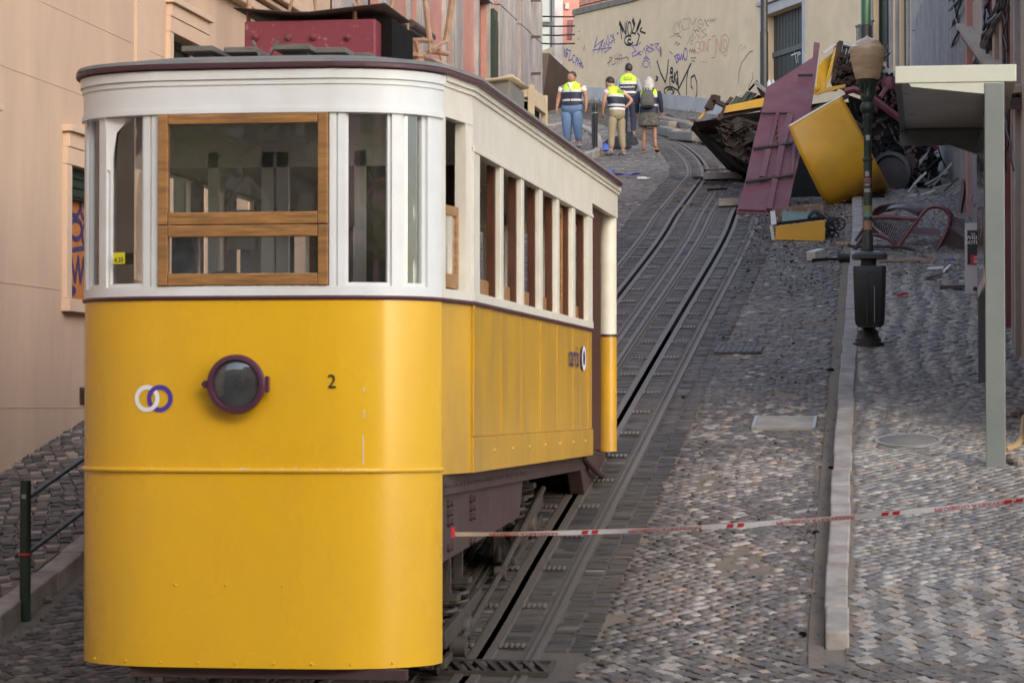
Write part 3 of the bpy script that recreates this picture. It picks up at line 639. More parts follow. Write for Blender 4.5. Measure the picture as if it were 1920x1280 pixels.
def pxstrokes(name, lines, w, m, F, parent, d=.006):
    mb = MB()
    for ln in lines:
        stroke(mb, [F.sz(*q) for q in ln], w, F, d)
    return mb.build(name, m, parent)
gl = []
for cx, cy, rx, ry in ((140, 385, 10, 20), (160, 390, 9, 22), (142, 430, 11, 18), (162, 440, 9, 20), (133, 360, 5, 14)): gl.append(ellipse(cx, cy, rx, ry)); 
gl += [[(130, 480), (133, 530)], [(133, 480), (140, 528), (146, 482), (150, 530), (156, 484), (160, 532), (166, 484), (170, 530)], [(128, 470), (172, 462)], ellipse(134, 545, 6, 5)]
FB = Face((LW - .12, 0, 0), (0, 1, 0))
pxstrokes('graffiti', gl, .045, M['navyink'], FB, LB)
# string courses, coursing joints, pilaster strip, vent
mb = MB(); zc = F.sz(430, 0)[1]
for dz, t, d in ((0, .10, .12), (.14, .05, .17), (.22, .10, .24)): F.box(mb, 9, WEND, zc + dz, zc + dz + t, -.02, d)
mb.build('string_course', M['plaster2'], LB, bevel=.01)
mb = MB(); sp_ = F.s(250); F.box(mb, sp_, sp_ + .42, zb, zc, -.02, .03); mb.build('pilaster', M['plaster2'], LB)
for z in (-.02, 1.05, 2.9, 3.6):
    mb = MB(); segs = [(9, sp_ - .01), (sp_ + .43, WEND)]
    for a, b in segs:
        cuts = [h for h in (hA, hB, hC, hD) if h[2] - .3 < z < h[3] + .4]
        x = a
        for h in sorted(cuts):
            if h[0] - .2 > x and h[0] < b: F.box(mb, x, h[0] - .2, z, z + .006, -.01, .004); x = h[1] + .2
        if x < b: F.box(mb, x, b, z, z + .006, -.01, .004)
    mb.build('course_joint', M['plaster2'], LB)
vs, vz = F.sz(149, 757); mb = MB(); vt = F.sz(149, 726)[1]
v = MB(); F.box(v, vs, vs + .42, vz, vt, -.02, .015); ve = v.build('vent', M['wbrown'], LB)
for k in range(5): z = vz + .015 + k * (vt - vz - .02) / 5; F.box(mb, vs + .03, vs + .39, z, z + .012, .015, .03)
mb.build('vent_slat', M['frame'], ve)

# --- the pink building with stone pilasters and dark shutters further up
PB = thing('apartment_building', 'pink building with grey stone pilasters and tall dark shutters, above the tram roof', 'building', (LW, 46, gzf(46)))
F2 = Face((LW + .02, 0, 0), (0, 1, 0)); zb2 = 1.0; zt2 = 9.2
def S2(px): return F2.s(px)
wins = [(680, 708), (765, 780), (832, 843), (892, 912)]
holes = []
for a, b in wins:
    s0, s1 = S2(a), S2(b); holes += [(s0, s1, 3.9, 7.2), (s0, s1, 8.0, 9.0)]
wall_holes(F2, WEND, BEND, zb2, zt2, holes, M['pinkw'], PB, depth=.25)
for h in holes: simple_window(F2, h, PB, 'shutter', .18)
for h in holes:
    mb = MB(); a, b, c, d = h; w_ = .22
    F2.box(mb, a - w_, a - .002, c, d, -.05, .07); F2.box(mb, b + .002, b + w_, c, d, -.05, .07); F2.box(mb, a - w_, b + w_, d + .002, d + .3, -.05, .09); F2.box(mb, a - w_ - .05, b + w_ + .05, c - .15, c - .003, -.05, .16)
    mb.build('surround', M['stone'], PB, bevel=.01)
for a, b in ((640, 676), (712, 724), (783, 797), (846, 860), (926, 960), (966, 1008)):
    s0, s1 = S2(a), S2(b) - .02; h_ = 2.1; z = zb2
    while z < zt2 - 1:      # pilasters laid up from blocks
        mb = MB(); F2.box(mb, s0, min(s1, BEND - .01), z, z + h_ - .012, -.03, .11 if a > 920 else .08); mb.build('pilaster_block', M['stone'], PB, bevel=.012); z += h_
for k in range(10):
    mb = MB(); s0 = S2(985); z = 3.6 + k * .72; F2.box(mb, s0, s0 + .05, z, z + .05, .10, .30); mb.build('iron_hook', M['wbrown'], PB)
for h in holes:      # shutter leaves folded back against the wall
    if h[2] < 5 and h[0] > 48:
        mb = MB(); F2.box(mb, h[1] + .02, h[1] + .5, h[2] + .1, h[3] - .1, .08, .13); F2.box(mb, h[1] + .08, h[1] + .44, h[2] + .2, h[2] + 1.3, .13, .15); F2.box(mb, h[1] + .08, h[1] + .44, h[2] + 1.5, h[3] - .3, .13, .15)
        mb.build('shutter_leaf', M['greenp'], PB)
mb = MB(); F2.box(mb, WEND, WEND + .55, zb2, zt2, -.02, .13); mb.build('corner_pier', M['stone'], PB)
# yellowish box lantern seen over the tram roof
yb = MB(); a = at(600, 30, 40); yb.box(a, (.34, .34, .5)); 
tb_ = thing('banner_sign', 'pale yellow hanging sign on the far left facade above the tram roof', 'sign', a)
yb.build('panel', mk('sun_faded_yellow', (.62, .52, .28), .7, c2=(.45, .36, .14), sc=9), tb_); mb = MB(); mb.bar(a + Vector((0, 0, .28)), Vector((LW, a.y + .3, a.z + .35)), .03); mb.build('bracket', M['black'], tb_)

# --- graffiti wall at the bend of the street
gA = G(1012, 184); gB = G(1334, 214); ud = Vector((gB.x - gA.x, gB.y - gA.y, 0)).normalized()
FG = Face((gA.x, gA.y, 0), ud)
LG = (Vector((gB.x, gB.y, 0)) - Vector((gA.x, gA.y, 0))).length
GW = thing('boundary_wall', 'long cream plastered wall covered in graffiti at the bend uphill', 'wall', (gA.x, gA.y, gzf(gA.y)))
def zs_(s): q = FG.p(s, 0); return gzf(q.y)
sEnd = FG.s(1415)
ztL = FG.sz(1040, 90)[1]; 
topline = [(1020, 94), (1036, 88), (1072, 78), (1076, 30), (1180, 6), (1300, -30), (1415, -60)]
topline = [FG.sz(*q) for q in topline]; topline[0] = (0.0, topline[0][1]); topline[-1] = (sEnd, topline[-1][1])
bot = [(s, zs_(s) - .4) for s in np.linspace(sEnd, 0, 12)]
poly = [FG.p(s, z) for s, z in topline] + [FG.p(s, z) for s, z in bot]
mb = MB(); mb.prism(poly[::-1], FG.n * -.45); mb.build('wall', M['creamw'], GW)
# whitewashed plinth
mb = MB(); pl = [(s, zs_(s) + .42) for s in np.linspace(0, sEnd, 12)]; poly = [FG.p(s, z, -.05) for s, z in pl] + [FG.p(s, z, -.05) for s, z in bot]; mb.prism(poly[::-1], FG.n * .075); mb.build('plinth', M['whitew'], GW)
# coping stones
for i in range(3, len(topline) - 1):
    a, b = topline[i], topline[i + 1]; nst = 5
    for k in range(nst):
        p = [a[0] + (b[0] - a[0]) * k / nst, a[1] + (b[1] - a[1]) * k / nst]; q = [a[0] + (b[0] - a[0]) * (k + .985) / nst, a[1] + (b[1] - a[1]) * (k + .985) / nst]
        mb = MB(); mb.prism([FG.p(p[0], p[1] + .003, .06), FG.p(q[0], q[1] + .003, .06), FG.p(q[0], q[1] + .2, .06), FG.p(p[0], p[1] + .2, .06)][::-1], FG.n * -.55); mb.build('coping_stone', M['rubble'], GW, bevel=.02)
# railing on the wall
RLg = thing('railing', 'close set dark iron railing on top of the cream graffiti wall', 'railing', FG.p(topline[3][0], topline[3][1] + .2, -.2))
a, b = topline[3], topline[5]
for k in range(90):
    t = k / 89; s = a[0] + (b[0] - a[0]) * t; z = np.interp(s, [q[0] for q in topline[3:]], [q[1] for q in topline[3:]]) + .18
    mb = MB(); mb.bar(FG.p(s, z, -.2), FG.p(s, z + 1.0, -.2), .022); mb.build('baluster', M['black'], RLg)
for dz in (.12, .98):
    mb = MB(); pts = [FG.p(q[0], q[1] + .2 + dz, -.2) for q in topline[3:]]; mb.tube(pts, .02, 5); mb.build('rail', M['black'], RLg)
# graffiti, each tag one piece
BK = mk('black_spray', (.012, .011, .011), .8); PU = mk('violet_spray', (.14, .07, .36), .8); BL = mk('blue_spray', (.07, .06, .34), .8); WI = mk('wine_spray', (.20, .05, .13), .8); GY = mk('grey_marker', (.17, .16, .15), .8); RD = mk('red_marker', (.48, .11, .09), .8)
def T(name, x0, y0, k, lines, w, m):       # lines in crop coordinates -> photo coordinates
    return pxstrokes('graffiti', [[(x0 + x / k, y0 + y / k) for x, y in l] for l in lines], w * (2.1 if m == BK else 1.6), m, FG, GW, .004)
K = 1920 / 350; ox, oy = 1090, 20
T('a', ox, oy, K, [[(400, 130), (405, 190), (415, 290)], [(395, 120), (460, 250), (470, 110)], [(455, 250), (450, 130)], ellipse(497, 190, 18, 70), [(540, 95), (540, 180), (520, 230), (560, 240)], [(555, 240), (610, 105)], [(580, 235), (600, 260), (570, 350), (590, 300)], [(605, 215), (660, 235)], [(605, 200), (622, 180)], ellipse(490, 310, 45, 48, 20, 300), [(380, 232), (372, 240)], ellipse(500, 320, 22, 22, 60, 300)], .030, BK)
T('a', ox, oy, K, [[(395, 130), (430, 205)], [(530, 100), (548, 150)], [(575, 195), (608, 110)]], .075, BK)
T('a', ox, oy, K, [[(125, 460), (165, 265), (130, 380), (230, 300), (170, 440)], [(180, 400), (215, 310), (210, 440), (240, 330), (245, 430)], [(240, 400), (275, 250), (285, 370), (255, 330)], [(290, 350), (300, 250), (345, 300), (290, 340)], [(310, 360), (330, 240), (345, 340)], [(110, 410), (310, 380)], [(235, 440), (312, 380)]], .018, PU)
T('a', ox, oy, K, [[(285, 580), (290, 480), (320, 490), (300, 520), (270, 545)], [(320, 470), (315, 560), (350, 545), (345, 460)], [(375, 440), (370, 555)], [(350, 500), (395, 490)], [(390, 550), (395, 455), (415, 460), (420, 540)], [(388, 505), (470, 478), (485, 512), (480, 480)]], .017, WI)
T('a', ox, oy, K, [[(585, 350), (520, 365), (565, 420), (520, 440), (530, 475), (600, 440)], [(615, 420), (580, 440), (620, 460)], [(625, 440), (650, 380), (660, 440)], [(670, 430), (668, 360), (700, 380), (668, 400), (700, 430)], [(705, 430), (710, 350), (740, 350), (715, 390), (745, 400), (715, 430)], [(755, 420), (760, 345), (800, 340), (770, 380), (805, 420)], [(560, 370), (610, 330)]], .019, PU)
T('a', ox, oy, K, [ellipse(665, 550, 27, 35), [(620, 590), (650, 490), (670, 470), (700, 510), (712, 590)], [(640, 490), (700, 500)], [(665, 440), (668, 480)]], .017, PU)
T('a', ox, oy, K, [[(780, 520), (815, 640), (865, 740), (885, 640), (897, 510)], [(925, 590), (915, 640), (940, 650)], ellipse(930, 615, 12, 22), [(915, 690), (945, 680), (930, 720), (950, 740)], [(960, 640), (955, 740)], [(985, 625), (960, 690), (985, 760)], [(990, 630), (1000, 810), (1130, 545)], [(765, 720), (785, 712)], [(770, 680), (790, 695)], [(1000, 800), (985, 700)]], .034, BK)
T('a', ox, oy, K, [[(910, 700), (915, 785)] , ellipse(905, 828, 52, 42, -10, 300, 20), ellipse(915, 835, 32, 26, 200, 360, 10), [(930, 785), (990, 820), (1035, 905)], [(1110, 570), (1085, 700), (1080, 930), (1110, 985), (1150, 970), (1190, 860), (1190, 740), (1165, 665), (1130, 690), (1130, 780), (1145, 805)]], .026, BK)
T('a', ox, oy, K, [[(965, 470), (985, 545)], [(955, 475), (1000, 450), (985, 490), (1010, 500), (980, 540)], [(1005, 450), (1020, 510), (1032, 450), (1045, 510), (1050, 450)], ellipse(1072, 450, 18, 60)], .026, PU)
T('a', ox, oy, K, [[(905, 280), (1000, 235), (950, 240)], [(950, 240), (985, 110), (1000, 170), (1020, 100), (1040, 200), (1050, 90), (1120, 85), (1100, 190), (1045, 200)], [(1120, 90), (1140, 150), (1185, 75), (1160, 190), (1085, 355)], [(975, 270), (1020, 220), (1000, 130)], [(940, 200), (965, 120)]], .008, GY)
T('a', ox, oy, K, [ellipse(1222, 140, 22, 48, 60, 330), [(1222, 140), (1245, 140)], [(1250, 165), (1275, 90), (1290, 150)], ellipse(1305, 130, 14, 30, 60, 330), [(1325, 130), (1330, 85), (1345, 120), (1355, 85), (1365, 120), (1380, 80)]], .012, GY)
T('a', ox, oy, K, [[(1160, 200), (1180, 215), (1170, 230)], [(1185, 200), (1210, 215)], [(960, 350), (985, 320), (990, 360), (1015, 335)], [(995, 270), (1005, 260), (1030, 285)], [(905, 420), (940, 450)], [(1125, 490), (1180, 488)], [(1135, 515), (1170, 525)], [(1110, 430), (1120, 395), (1130, 430), (1145, 395), (1150, 440), (1165, 400), (1170, 450)]], .010, BK)
T('a', ox, oy, K, [ellipse(1195, 380, 28, 60, 40, 330), [(1195, 390), (1220, 390)], ellipse(1240, 370, 18, 50), [(1265, 430), (1262, 310), (1295, 420), (1300, 300)], [(1310, 430), (1312, 300), (1330, 300)], [(1345, 270), (1385, 260), (1375, 480), (1340, 490)], [(1390, 440), (1395, 290), (1430, 430), (1440, 260)], [(1445, 440), (1450, 260), (1490, 245), (1520, 300), (1500, 410), (1445, 445)], ellipse(1480, 350, 15, 50)], .010, RD)
T('a', ox, oy, K, [[(1130, 320), (1155, 240), (1150, 310)], [(1165, 300), (1190, 240), (1210, 290), (1225, 230)], [(1285, 190), (1235, 215), (1290, 250), (1230, 290)], ellipse(1135, 330, 14, 20)], .008, GY)
T('a', ox, oy, K, [[(1465, 475), (1475, 450), (1480, 475), (1500, 455)], [(1215, 525), (1235, 535), (1255, 525), (1295, 540)], [(1615, 440), (1620, 380), (1650, 350), (1645, 420)], [(1660, 400), (1690, 360), (1695, 400)]], .007, RD)
T('a', ox, oy, K, [[(1765, 415), (1730, 430), (1650, 540), (1622, 640), (1620, 740)], [(1760, 640), (1765, 700), (1720, 790)]], .011, BK)
K2 = 492 / 100; T('a', 1000, 0, K2, [[(235, 430), (245, 520), (258, 440), (262, 520), (275, 440)], [(285, 525), (288, 450), (298, 530)], [(305, 530), (303, 460), (318, 455), (304, 495), (320, 495), (305, 532)], [(322, 465), (345, 470), (325, 560), (350, 555)], [(352, 545), (356, 550)], ellipse(375, 545, 14, 34, 60, 320), [(390, 600), (395, 530), (412, 545), (394, 570)], [(405, 610), (418, 550), (428, 620)], [(420, 590), (440, 588)], [(436, 545), (438, 625), (448, 570), (452, 630), (462, 610)]], .026, BL)
T('a', 1000, 0, K2, [[(165, 490), (170, 530), (182, 470)], [(195, 480), (185, 520)], [(410, 350), (415, 370), (430, 350)], [(455, 430), (465, 470), (475, 420), (480, 480)], [(435, 250), (430, 290), (412, 292)]], .012, GY)
hl = MB(); s_, z_ = FG.sz(1239, 97); hl.prism([FG.p(s_ + math.cos(a) * .085 * random.uniform(.85, 1.1), z_ + math.sin(a) * .15 * random.uniform(.9, 1.1) + math.cos(a) * -.03, .001) for a in np.linspace(0, 6.28, 12)[:-1]][::-1], FG.n * .008); hl.build('broken_plaster_patch', mk('exposed_masonry', (.28, .22, .13), .95, c2=(.10, .08, .05), sc=30), GW)
# --- dark double door and the facades right of it
FD = FG
DB = thing('street_building', 'cream building with a tall dark double door and grey stone pilasters, behind the wreck', 'building', FG.p(sEnd, zs_(sEnd)))
sd0, sd1 = FG.s(1437), FG.s(1508); zd1 = FG.sz(1470, 18)[1]; s_end = FG.s(1790)
w1 = (FG.s(1606), FG.s(1614)); w2 = (FG.s(1688), FG.s(1704)); w3 = (FG.s(1640), FG.s(1672))
zz = FG.sz(1690, 125)[1]
hs = [(sd0, sd1, zs_(sd0) - .3, zd1), (w3[0], w3[1], zz - .6, zz + 3.0), (w2[0], w2[1], zz - .6, zz + 3.4)]
wall_holes(FG, sEnd + .01, s_end, 3, 14, hs, M['creamw'], DB, depth=.3)
mb = MB(); FG.box(mb, sd0, sd1, zs_(sd0) - .3, zd1, -.3, -.24); dr = mb.build('door', M['door'], DB)
nb = 9
for k in range(nb):
    mb = MB(); a = sd0 + (sd1 - sd0) * k / nb; FG.box(mb, a + .012, a + (sd1 - sd0) / nb - .012, zs_(sd0) - .3, zd1 - 1.12, -.238, -.215); mb.build('door_board', M['door'], dr)
for k in range(12):
    mb = MB(); a = sd0 + (sd1 - sd0) * k / 12; FG.box(mb, a + .02, a + (sd1 - sd0) / 12 - .02, zd1 - .95, zd1 - .02, -.238, -.22); mb.build('transom_slat', mk('grey_slat', (.05, .05, .045), .7) if k == 0 else bpy.data.materials['grey_slat'], dr)
mb = MB(); FG.box(mb, sd0, sd1, zd1 - 1.1, zd1 - .96, -.24, -.18); mb.build('transom_bar', mk('grey_door_bar', (.09, .09, .085), .7), dr)
gD = Face(FG.p(0, 0, -.214), ud); gD.o.z = 0
pxstrokes('graffiti', [[(1489, 92), (1494, 118)], [(1484, 104), (1500, 98)], [(1497, 118), (1496, 104), (1502, 100)], [(1506, 118), (1505, 100), (1512, 104), (1506, 110)]], .018, M['logow'], gD, DB)
mb = MB(); FG.box(mb, sd0 - .33, sd0 - .002, 3, zd1 + .28, -.05, .05); FG.box(mb, sd1 + .002, sd1 + .24, 3, zd1 + .28, -.05, .05); mb.build('door_jamb', M['whitew'], DB, bevel=.01)
mb = MB(); FG.box(mb, sd0, sd1, zd1 + .002, zd1 + .26, -.05, .06); FG.box(mb, sd0 - .4, sd1 + .3, zd1 + .283, zd1 + .4, -.05, .14); mb.build('lintel', M['whitew'], DB, bevel=.01)
for h in hs[1:]:
    w = simple_window(FG, h, DB, 'shutter', .2)
    mb = MB(); a, b, c, d = h; FG.box(mb, a - .12, a - .002, c, d, -.05, .05); FG.box(mb, b + .002, b + .12, c, d, -.05, .05); mb.build('surround', M['stone'], DB)
for a, b in ((1717, 1728), (1731, 1748), (1751, 1764)):
    s0, s1 = FG.s(a), FG.s(b); z = 3.0
    while z < 12: mb = MB(); FG.box(mb, s0, s1 - .015, z, z + 1.39, -.03, .10 if a != 1731 else .16); mb.build('pilaster_block', M['stone'], DB, bevel=.012); z += 1.4
bal = thing('balcony', 'small iron balcony on the cream facade behind the lamp', 'balcony', FG.p(w3[0], zz))
bz = FG.sz(1650, 45)[1]
for k in range(12): mb = MB(); s = w3[0] - .2 + k * .085; mb.bar(FG.p(s, bz - .95, .35), FG.p(s, bz, .35), .022); mb.build('baluster', M['black'], bal)
mb = MB(); mb.bar(FG.p(w3[0] - .25, bz, .35), FG.p(w3[0] + .8, bz + .0, .35), .05); mb.build('handrail', M['black'], bal); mb = MB(); FG.box(mb, w3[0] - .25, w3[0] + .8, bz - 1.08, bz - .96, .005, .4); mb.build('slab', M['stone'], bal)

# --- right-hand buildings
RB = thing('stone_building', 'grey stone faced building close along the right pavement with cable bundles', 'building', (1.0, 30, gzf(30)))
for i in range(len(RWALL) - 1):
    a, b = RWALL[i], RWALL[i + 1]; d = Vector((b[0] - a[0], b[1] - a[1], 0)); L = d.length
    Fr = Face((b[0], b[1], 0), -d)       # faces the street
    z0 = gzf(a[1]) - 1; m = (M['beigew'], M['beigew'], M['dstone'], M['dstone'], M['dstone'], M['dstone'])[i]
    hs = []
    if i == 2: hs = [(L - q - .9, L - q, gzf(29 + q) + 3.4, gzf(29 + q) + 5.2) for q in (5.5, 9.2, 12)]
    if i == 2:
        # dark stone base in blocks, beige plaster above a sloping string course
        wall_holes(Fr, 0, L, z0, 8.2, hs, M['beigew'], RB, depth=.3)
        for h in hs: simple_window(Fr, h, RB)
        n = int(L / .9)
        for k in range(n):
            s0 = L - (k + 1) * L / n; yb = a[1] + (b[1] - a[1]) * (L - s0 - L / n / 2) / L; zg = gzf(yb)
            if s0 > L - 6.3: continue
            for r_ in range(3):
                mb = MB(); Fr.box(mb, s0 + .006, s0 + L / n - .006, zg - .3 + r_ * .75, zg + .44 + r_ * .75, -.03, .05); mb.build('stone_block', M['dstone'], RB, bevel=.012)
    else: wall_holes(Fr, 0, L, z0, 6.8 if i < 2 else 8.4, hs, m, RB, depth=.3)
    if i == 2: FR = Fr; LR = L
for dz, dd, t in ((2.55, .12, .12), (2.72, .2, .07)):     # string course climbing with the street
    mb = MB(); pts = []
    for k in range(15):
        s = LR * k / 14; q = FR.p(s, 0); z = gzf(q.y) + dz + .1; pts.append((s, z))
    for k in range(14):
        (a, z1), (b, z2) = pts[k], pts[k + 1]; mb.prism([FR.p(a, z1, -.02), FR.p(b, z2, -.02), FR.p(b, z2 + t, -.02), FR.p(a, z1 + t, -.02)][::-1], FR.n * (dd + .02))
    mb.build('string_course', M['wbrown'] if dz < 2.6 else M['beigew'], RB)
# upright mouldings and pipes on the near part
for s_off, wd, d, m in ((.3, .28, .06, 'stone'), (1.1, .22, .05, 'beigew'), (2.3, .10, .09, 'wmaroon'), (3.2, .35, .06, 'stone'), (4.6, .5, .07, 'beigew'), (6.6, .14, .10, 'wmaroon'), (8.0, .4, .07, 'stone'), (13.2, .5, .09, 'pinkw')):
    mb = MB(); s = LR - s_off; q = FR.p(s, 0); FR.box(mb, s - wd, s, gzf(q.y) - .3, 8.1, -.02, d); mb.build('wall_strip', M[m], RB, bevel=.01)
# cable bundles strapped to the wall, each a thing
for k, (px, y0, y1, nn_, lab) in enumerate(((1788, -10, 120, 6, 'loose black cable bundle hanging down the maroon strip beside the string course'), (1866, -10, 130, 9, 'thick tangled bundle of black cables above the shelter roof'), (1898, -10, 320, 4, 'thin black cables looping down the wall right of the shelter post'), (1764, 300, 380, 5, 'torn black cables hanging behind the wreck at the right building'))):
    cb = thing('cable_bundle', lab, 'cables', FR.p(FR.s(px), FR.sz(px, y0)[1], .1))
    for j in range(nn_):
        pts = []; ph_ = random.random() * 6; w_ = random.uniform(4, 16); x0 = px + random.uniform(-10, 10)
        for t in np.linspace(0, 1, 14):
            p = FR.sz(x0 + math.sin(t * 5 + ph_) * w_ * (1 - t * .2) + (18 - 36 * t) * (k < 2), y0 + (y1 - y0) * t); pts.append(FR.p(p[0], p[1], .07 + .05 * random.random()))
        mb = MB(); mb.tube(pts, .022 if k < 2 else .010, 6); mb.build('cable', M['black'], cb)
# --- far background in the gap on the left of the graffiti wall
bgd = thing('office_building', 'far grey glass fronted building in the gap past the pink building', 'building', at(1025, 150, 105))
c0 = at(995, 60, 105); Fq = Face(c0, RT)
mb = MB(); Fq.box(mb, -3, 4, 5, 30, -6, 0); mb.build('wall', mk('grey_cladding', (.12, .125, .13), .7, c2=(.08, .085, .09), sc=1), bgd)
for i in range(2):
    for j in range(7):
        mb = MB(); z = c0.z - 1.2 + (j - 1) * 1.55; Fq.box(mb, .25 + i * .55, .72 + i * .55, z, z + 1.4, .0, .05); w_ = mb.build('window', M['galv'], bgd); g_ = MB(); Fq.box(g_, .29 + i * .55, .68 + i * .55, z + .05, z + 1.35, .051, .06); g_.build('pane', mk('pale_glass', (.42, .47, .46), .15) if (i == 0 and j == 0) else bpy.data.materials['pale_glass'], w_)
bk = thing('pink_house', 'narrow pink house front with white corner strip and dark door, left above the graffiti wall', 'building', at(1065, 100, 92))
c0 = at(1040, 60, 92); Fq = Face(c0, RT)
mb = MB(); Fq.box(mb, .27, 3.5, 5, 26, -5, 0); mb.build('wall', M['pinkw'], bk)
mb = MB(); Fq.box(mb, 0, .268, 5, 26, -5, .02); mb.build('corner_strip', M['whitew'], bk)
z = at(1070, 75, 92).z; mb = MB(); Fq.box(mb, .42, .95, z, z + .65, .003, .03); mb.build('shutter', M['wmaroon'], bk); mb = MB(); z = at(1060, 18, 92).z; Fq.box(mb, .34, .47, z, z + .2, .003, .1); mb.build('meter_box', M['galv'], bk)
sm = MB(); q = at(1018, 150, 80); sm.prism([at(1008, 230, 80), at(1022, 160, 80), at(1030, 100, 80), at(1008, 100, 80)], (0, 6, 0)); tag(sm.build('maroon_side_wall', M['wbrown']), 'dark sloping side wall in the gap between pink building and graffiti wall', 'wall')
for k, (ya, yb) in enumerate(((31, 31), (49, 49), (66, 65), (82, 82))):
    mb = MB(); mb.tube([at(1008, ya, 75), at(1045, ya + 1, 75), at(1078, yb + (0 if k else 1), 75)], .022, 5); tag(mb.build('overhead_wire', M['black']), 'dark wires crossing the gap right of the pink building', 'wire', 'wires across the gap')
# ------------------------------------------------------------------ the yellow funicular car
XC, YF = -4.12, 16.75
KS = .93        # built at nominal size, then brought to its real width of 2.1 m below
def T3(x, y, z): return Vector((XC + x, YF + y, z))
OUT = [(0, 0), (.30, .003), (.55, .012), (.63, .03), (.72, .052), (.80, .085), (.87, .12), (.94, .165), (1.0, .22), (1.05, .28), (1.09, .345), (1.12, .42), (1.14, .50)]
HW = 1.23; KY = 1.12; YE = 7.65; YR = 9.72
def oy(x):
    x = abs(x); return float(np.interp(x, [p[0] for p in OUT], [p[1] for p in OUT]))
FRONT = [(-x, y) for x, y in OUT[::-1]] + OUT[1:]
def span(a, b, off=0):                      # part of the front outline between x=a and x=b
    pts = [(a, oy(a))] + [p for p in FRONT if a + .005 < p[0] < b - .005] + [(b, oy(b))]
    return [(XC + x * (1 + off / 1.1), YF + y - off * (1 - abs(x) / 1.3) ) for x, y in pts]
CAR = thing('funicular_car', 'yellow and white funicular tram car standing in the left foreground', 'tram', (XC, YF + 4, gzf(YF + 4)))
Z0, ZS, ZB, ZSILL, ZH, ZF, ZR = -1.59, -.394, .655, .725, 1.795, 1.97, 2.06
CAR['z'] = 0; del CAR['z']
def cw(pts, z0, z1, th, name, m, par=CAR, smooth=True, bevel=0, **k):
    mb = MB(); mb.wall(pts, z0, z1, th); o = mb.build(name, m, par, bevel=0, weld=True, **k)
    if smooth:
        for p in o.data.polygons: p.use_smooth = abs(p.normal.z) < .5 and p.area > .0
        try: md = o.modifiers.new('es', 'EDGE_SPLIT'); md.split_angle = math.radians(32)
        except Exception: pass
    return o
fine = []
for i in range(len(FRONT) - 1):
    a, b = FRONT[i], FRONT[i + 1]
    fine.append(a)
fine.append(FRONT[-1])
fullfront = [(XC + x, YF + y) for x, y in FRONT]
apron = [(XC + x, YF + y) for x, y in [(-1.14, .54)] + FRONT[1:-1] + [(1.14, .54)]]
cw(apron, Z0, ZS, .03, 'lower_apron', M['yellow'])
cw(fullfront, ZS + .003, ZB - .012, .05, 'front_panel', M['yellow'])
def outset(pts, d):
    out = []
    n = len(pts)
    for i, p in enumerate(pts):
        a = Vector(pts[max(i - 1, 0)]); b = Vector(pts[min(i + 1, n - 1)]); t = (b - a).normalized(); out.append((p[0] + t.y * d, p[1] - t.x * d))
    return out
sm_ = MB(); sm_.tube([(x, y, ZS) for x, y in outset(fullfront, .004)], .016, 8); sm_.build('seam_moulding', M['yellow'], CAR)
bt = MB(); bt.tube([(x, y, ZB) for x, y in outset(fullfront, .004)], .014, 6)
for s in (-1, 1): bt.tube([T3(s * 1.145, .5, ZB), T3(s * HW + s * .01, KY, ZB), T3(s * HW + s * .01, YE, ZB)], .014, 6)
bt.build('belt_line', M['maroon'], CAR)
# white sill band, head band, frieze and cornice on the front
cw(outset(fullfront, .006), ZB + .012, ZSILL, .06, 'sill_band', M['white'])
cw(outset(fullfront, .012), ZH, ZF, .07, 'frieze', M['white'])
cw(outset(fullfront, .022), ZH - .018, ZH + .012, .05, 'head_moulding', M['white'])
cw(outset(fullfront, .020), ZF - .02, ZF + .012, .06, 'cornice_moulding', M['white'])
cw(outset(fullfront, .032), ZF + .013, ZR - .02, .08, 'cornice', M['white'])
def post(a, b, th=.09, off=.004, m='white', par=CAR):
    pts = outset([(x, y) for x, y in span(a, b)], off); return cw(pts, ZSILL, ZH, th, 'window_post', M[m], par)
for s in (-1, 1):
    for a, b in ((.535, .575), (.585, .63), (.895, .952), (1.08, 1.14)):
        (post(a, b) if s > 0 else post(-b, -a))
    a, b = (.575, .585) if s > 0 else (-.585, -.575); post(a, b, .06, -.008)
def pane_front(a, b, z0, z1, off=-.035):
    pts = outset([(x, y) for x, y in span(a, b)], off); mb = MB(); mb.wall(pts, z0, z1, .006); return mb.build('window_pane', M['glass'], CAR)
for a, b in ((-.895, -.63), (.63, .895), (-1.08, -.952), (.952, 1.08)): pane_front(a, b, ZSILL, ZH)
# inner bead frames of the side lights
for a, b in ((-.895, -.63), (.63, .895), (.952, 1.08), (-1.08, -.952)):
    for z0, z1 in ((ZSILL, ZSILL + .022), (ZH - .022, ZH)): cw(outset(span(a, b), -.012), z0, z1, .03, 'window_bead', M['white'])
    for q0, q1 in ((a, a + .018), (b - .018, b)): cw(outset(span(q0, q1), -.014), ZSILL + .02, ZH - .02, .03, 'window_bead', M['white'])
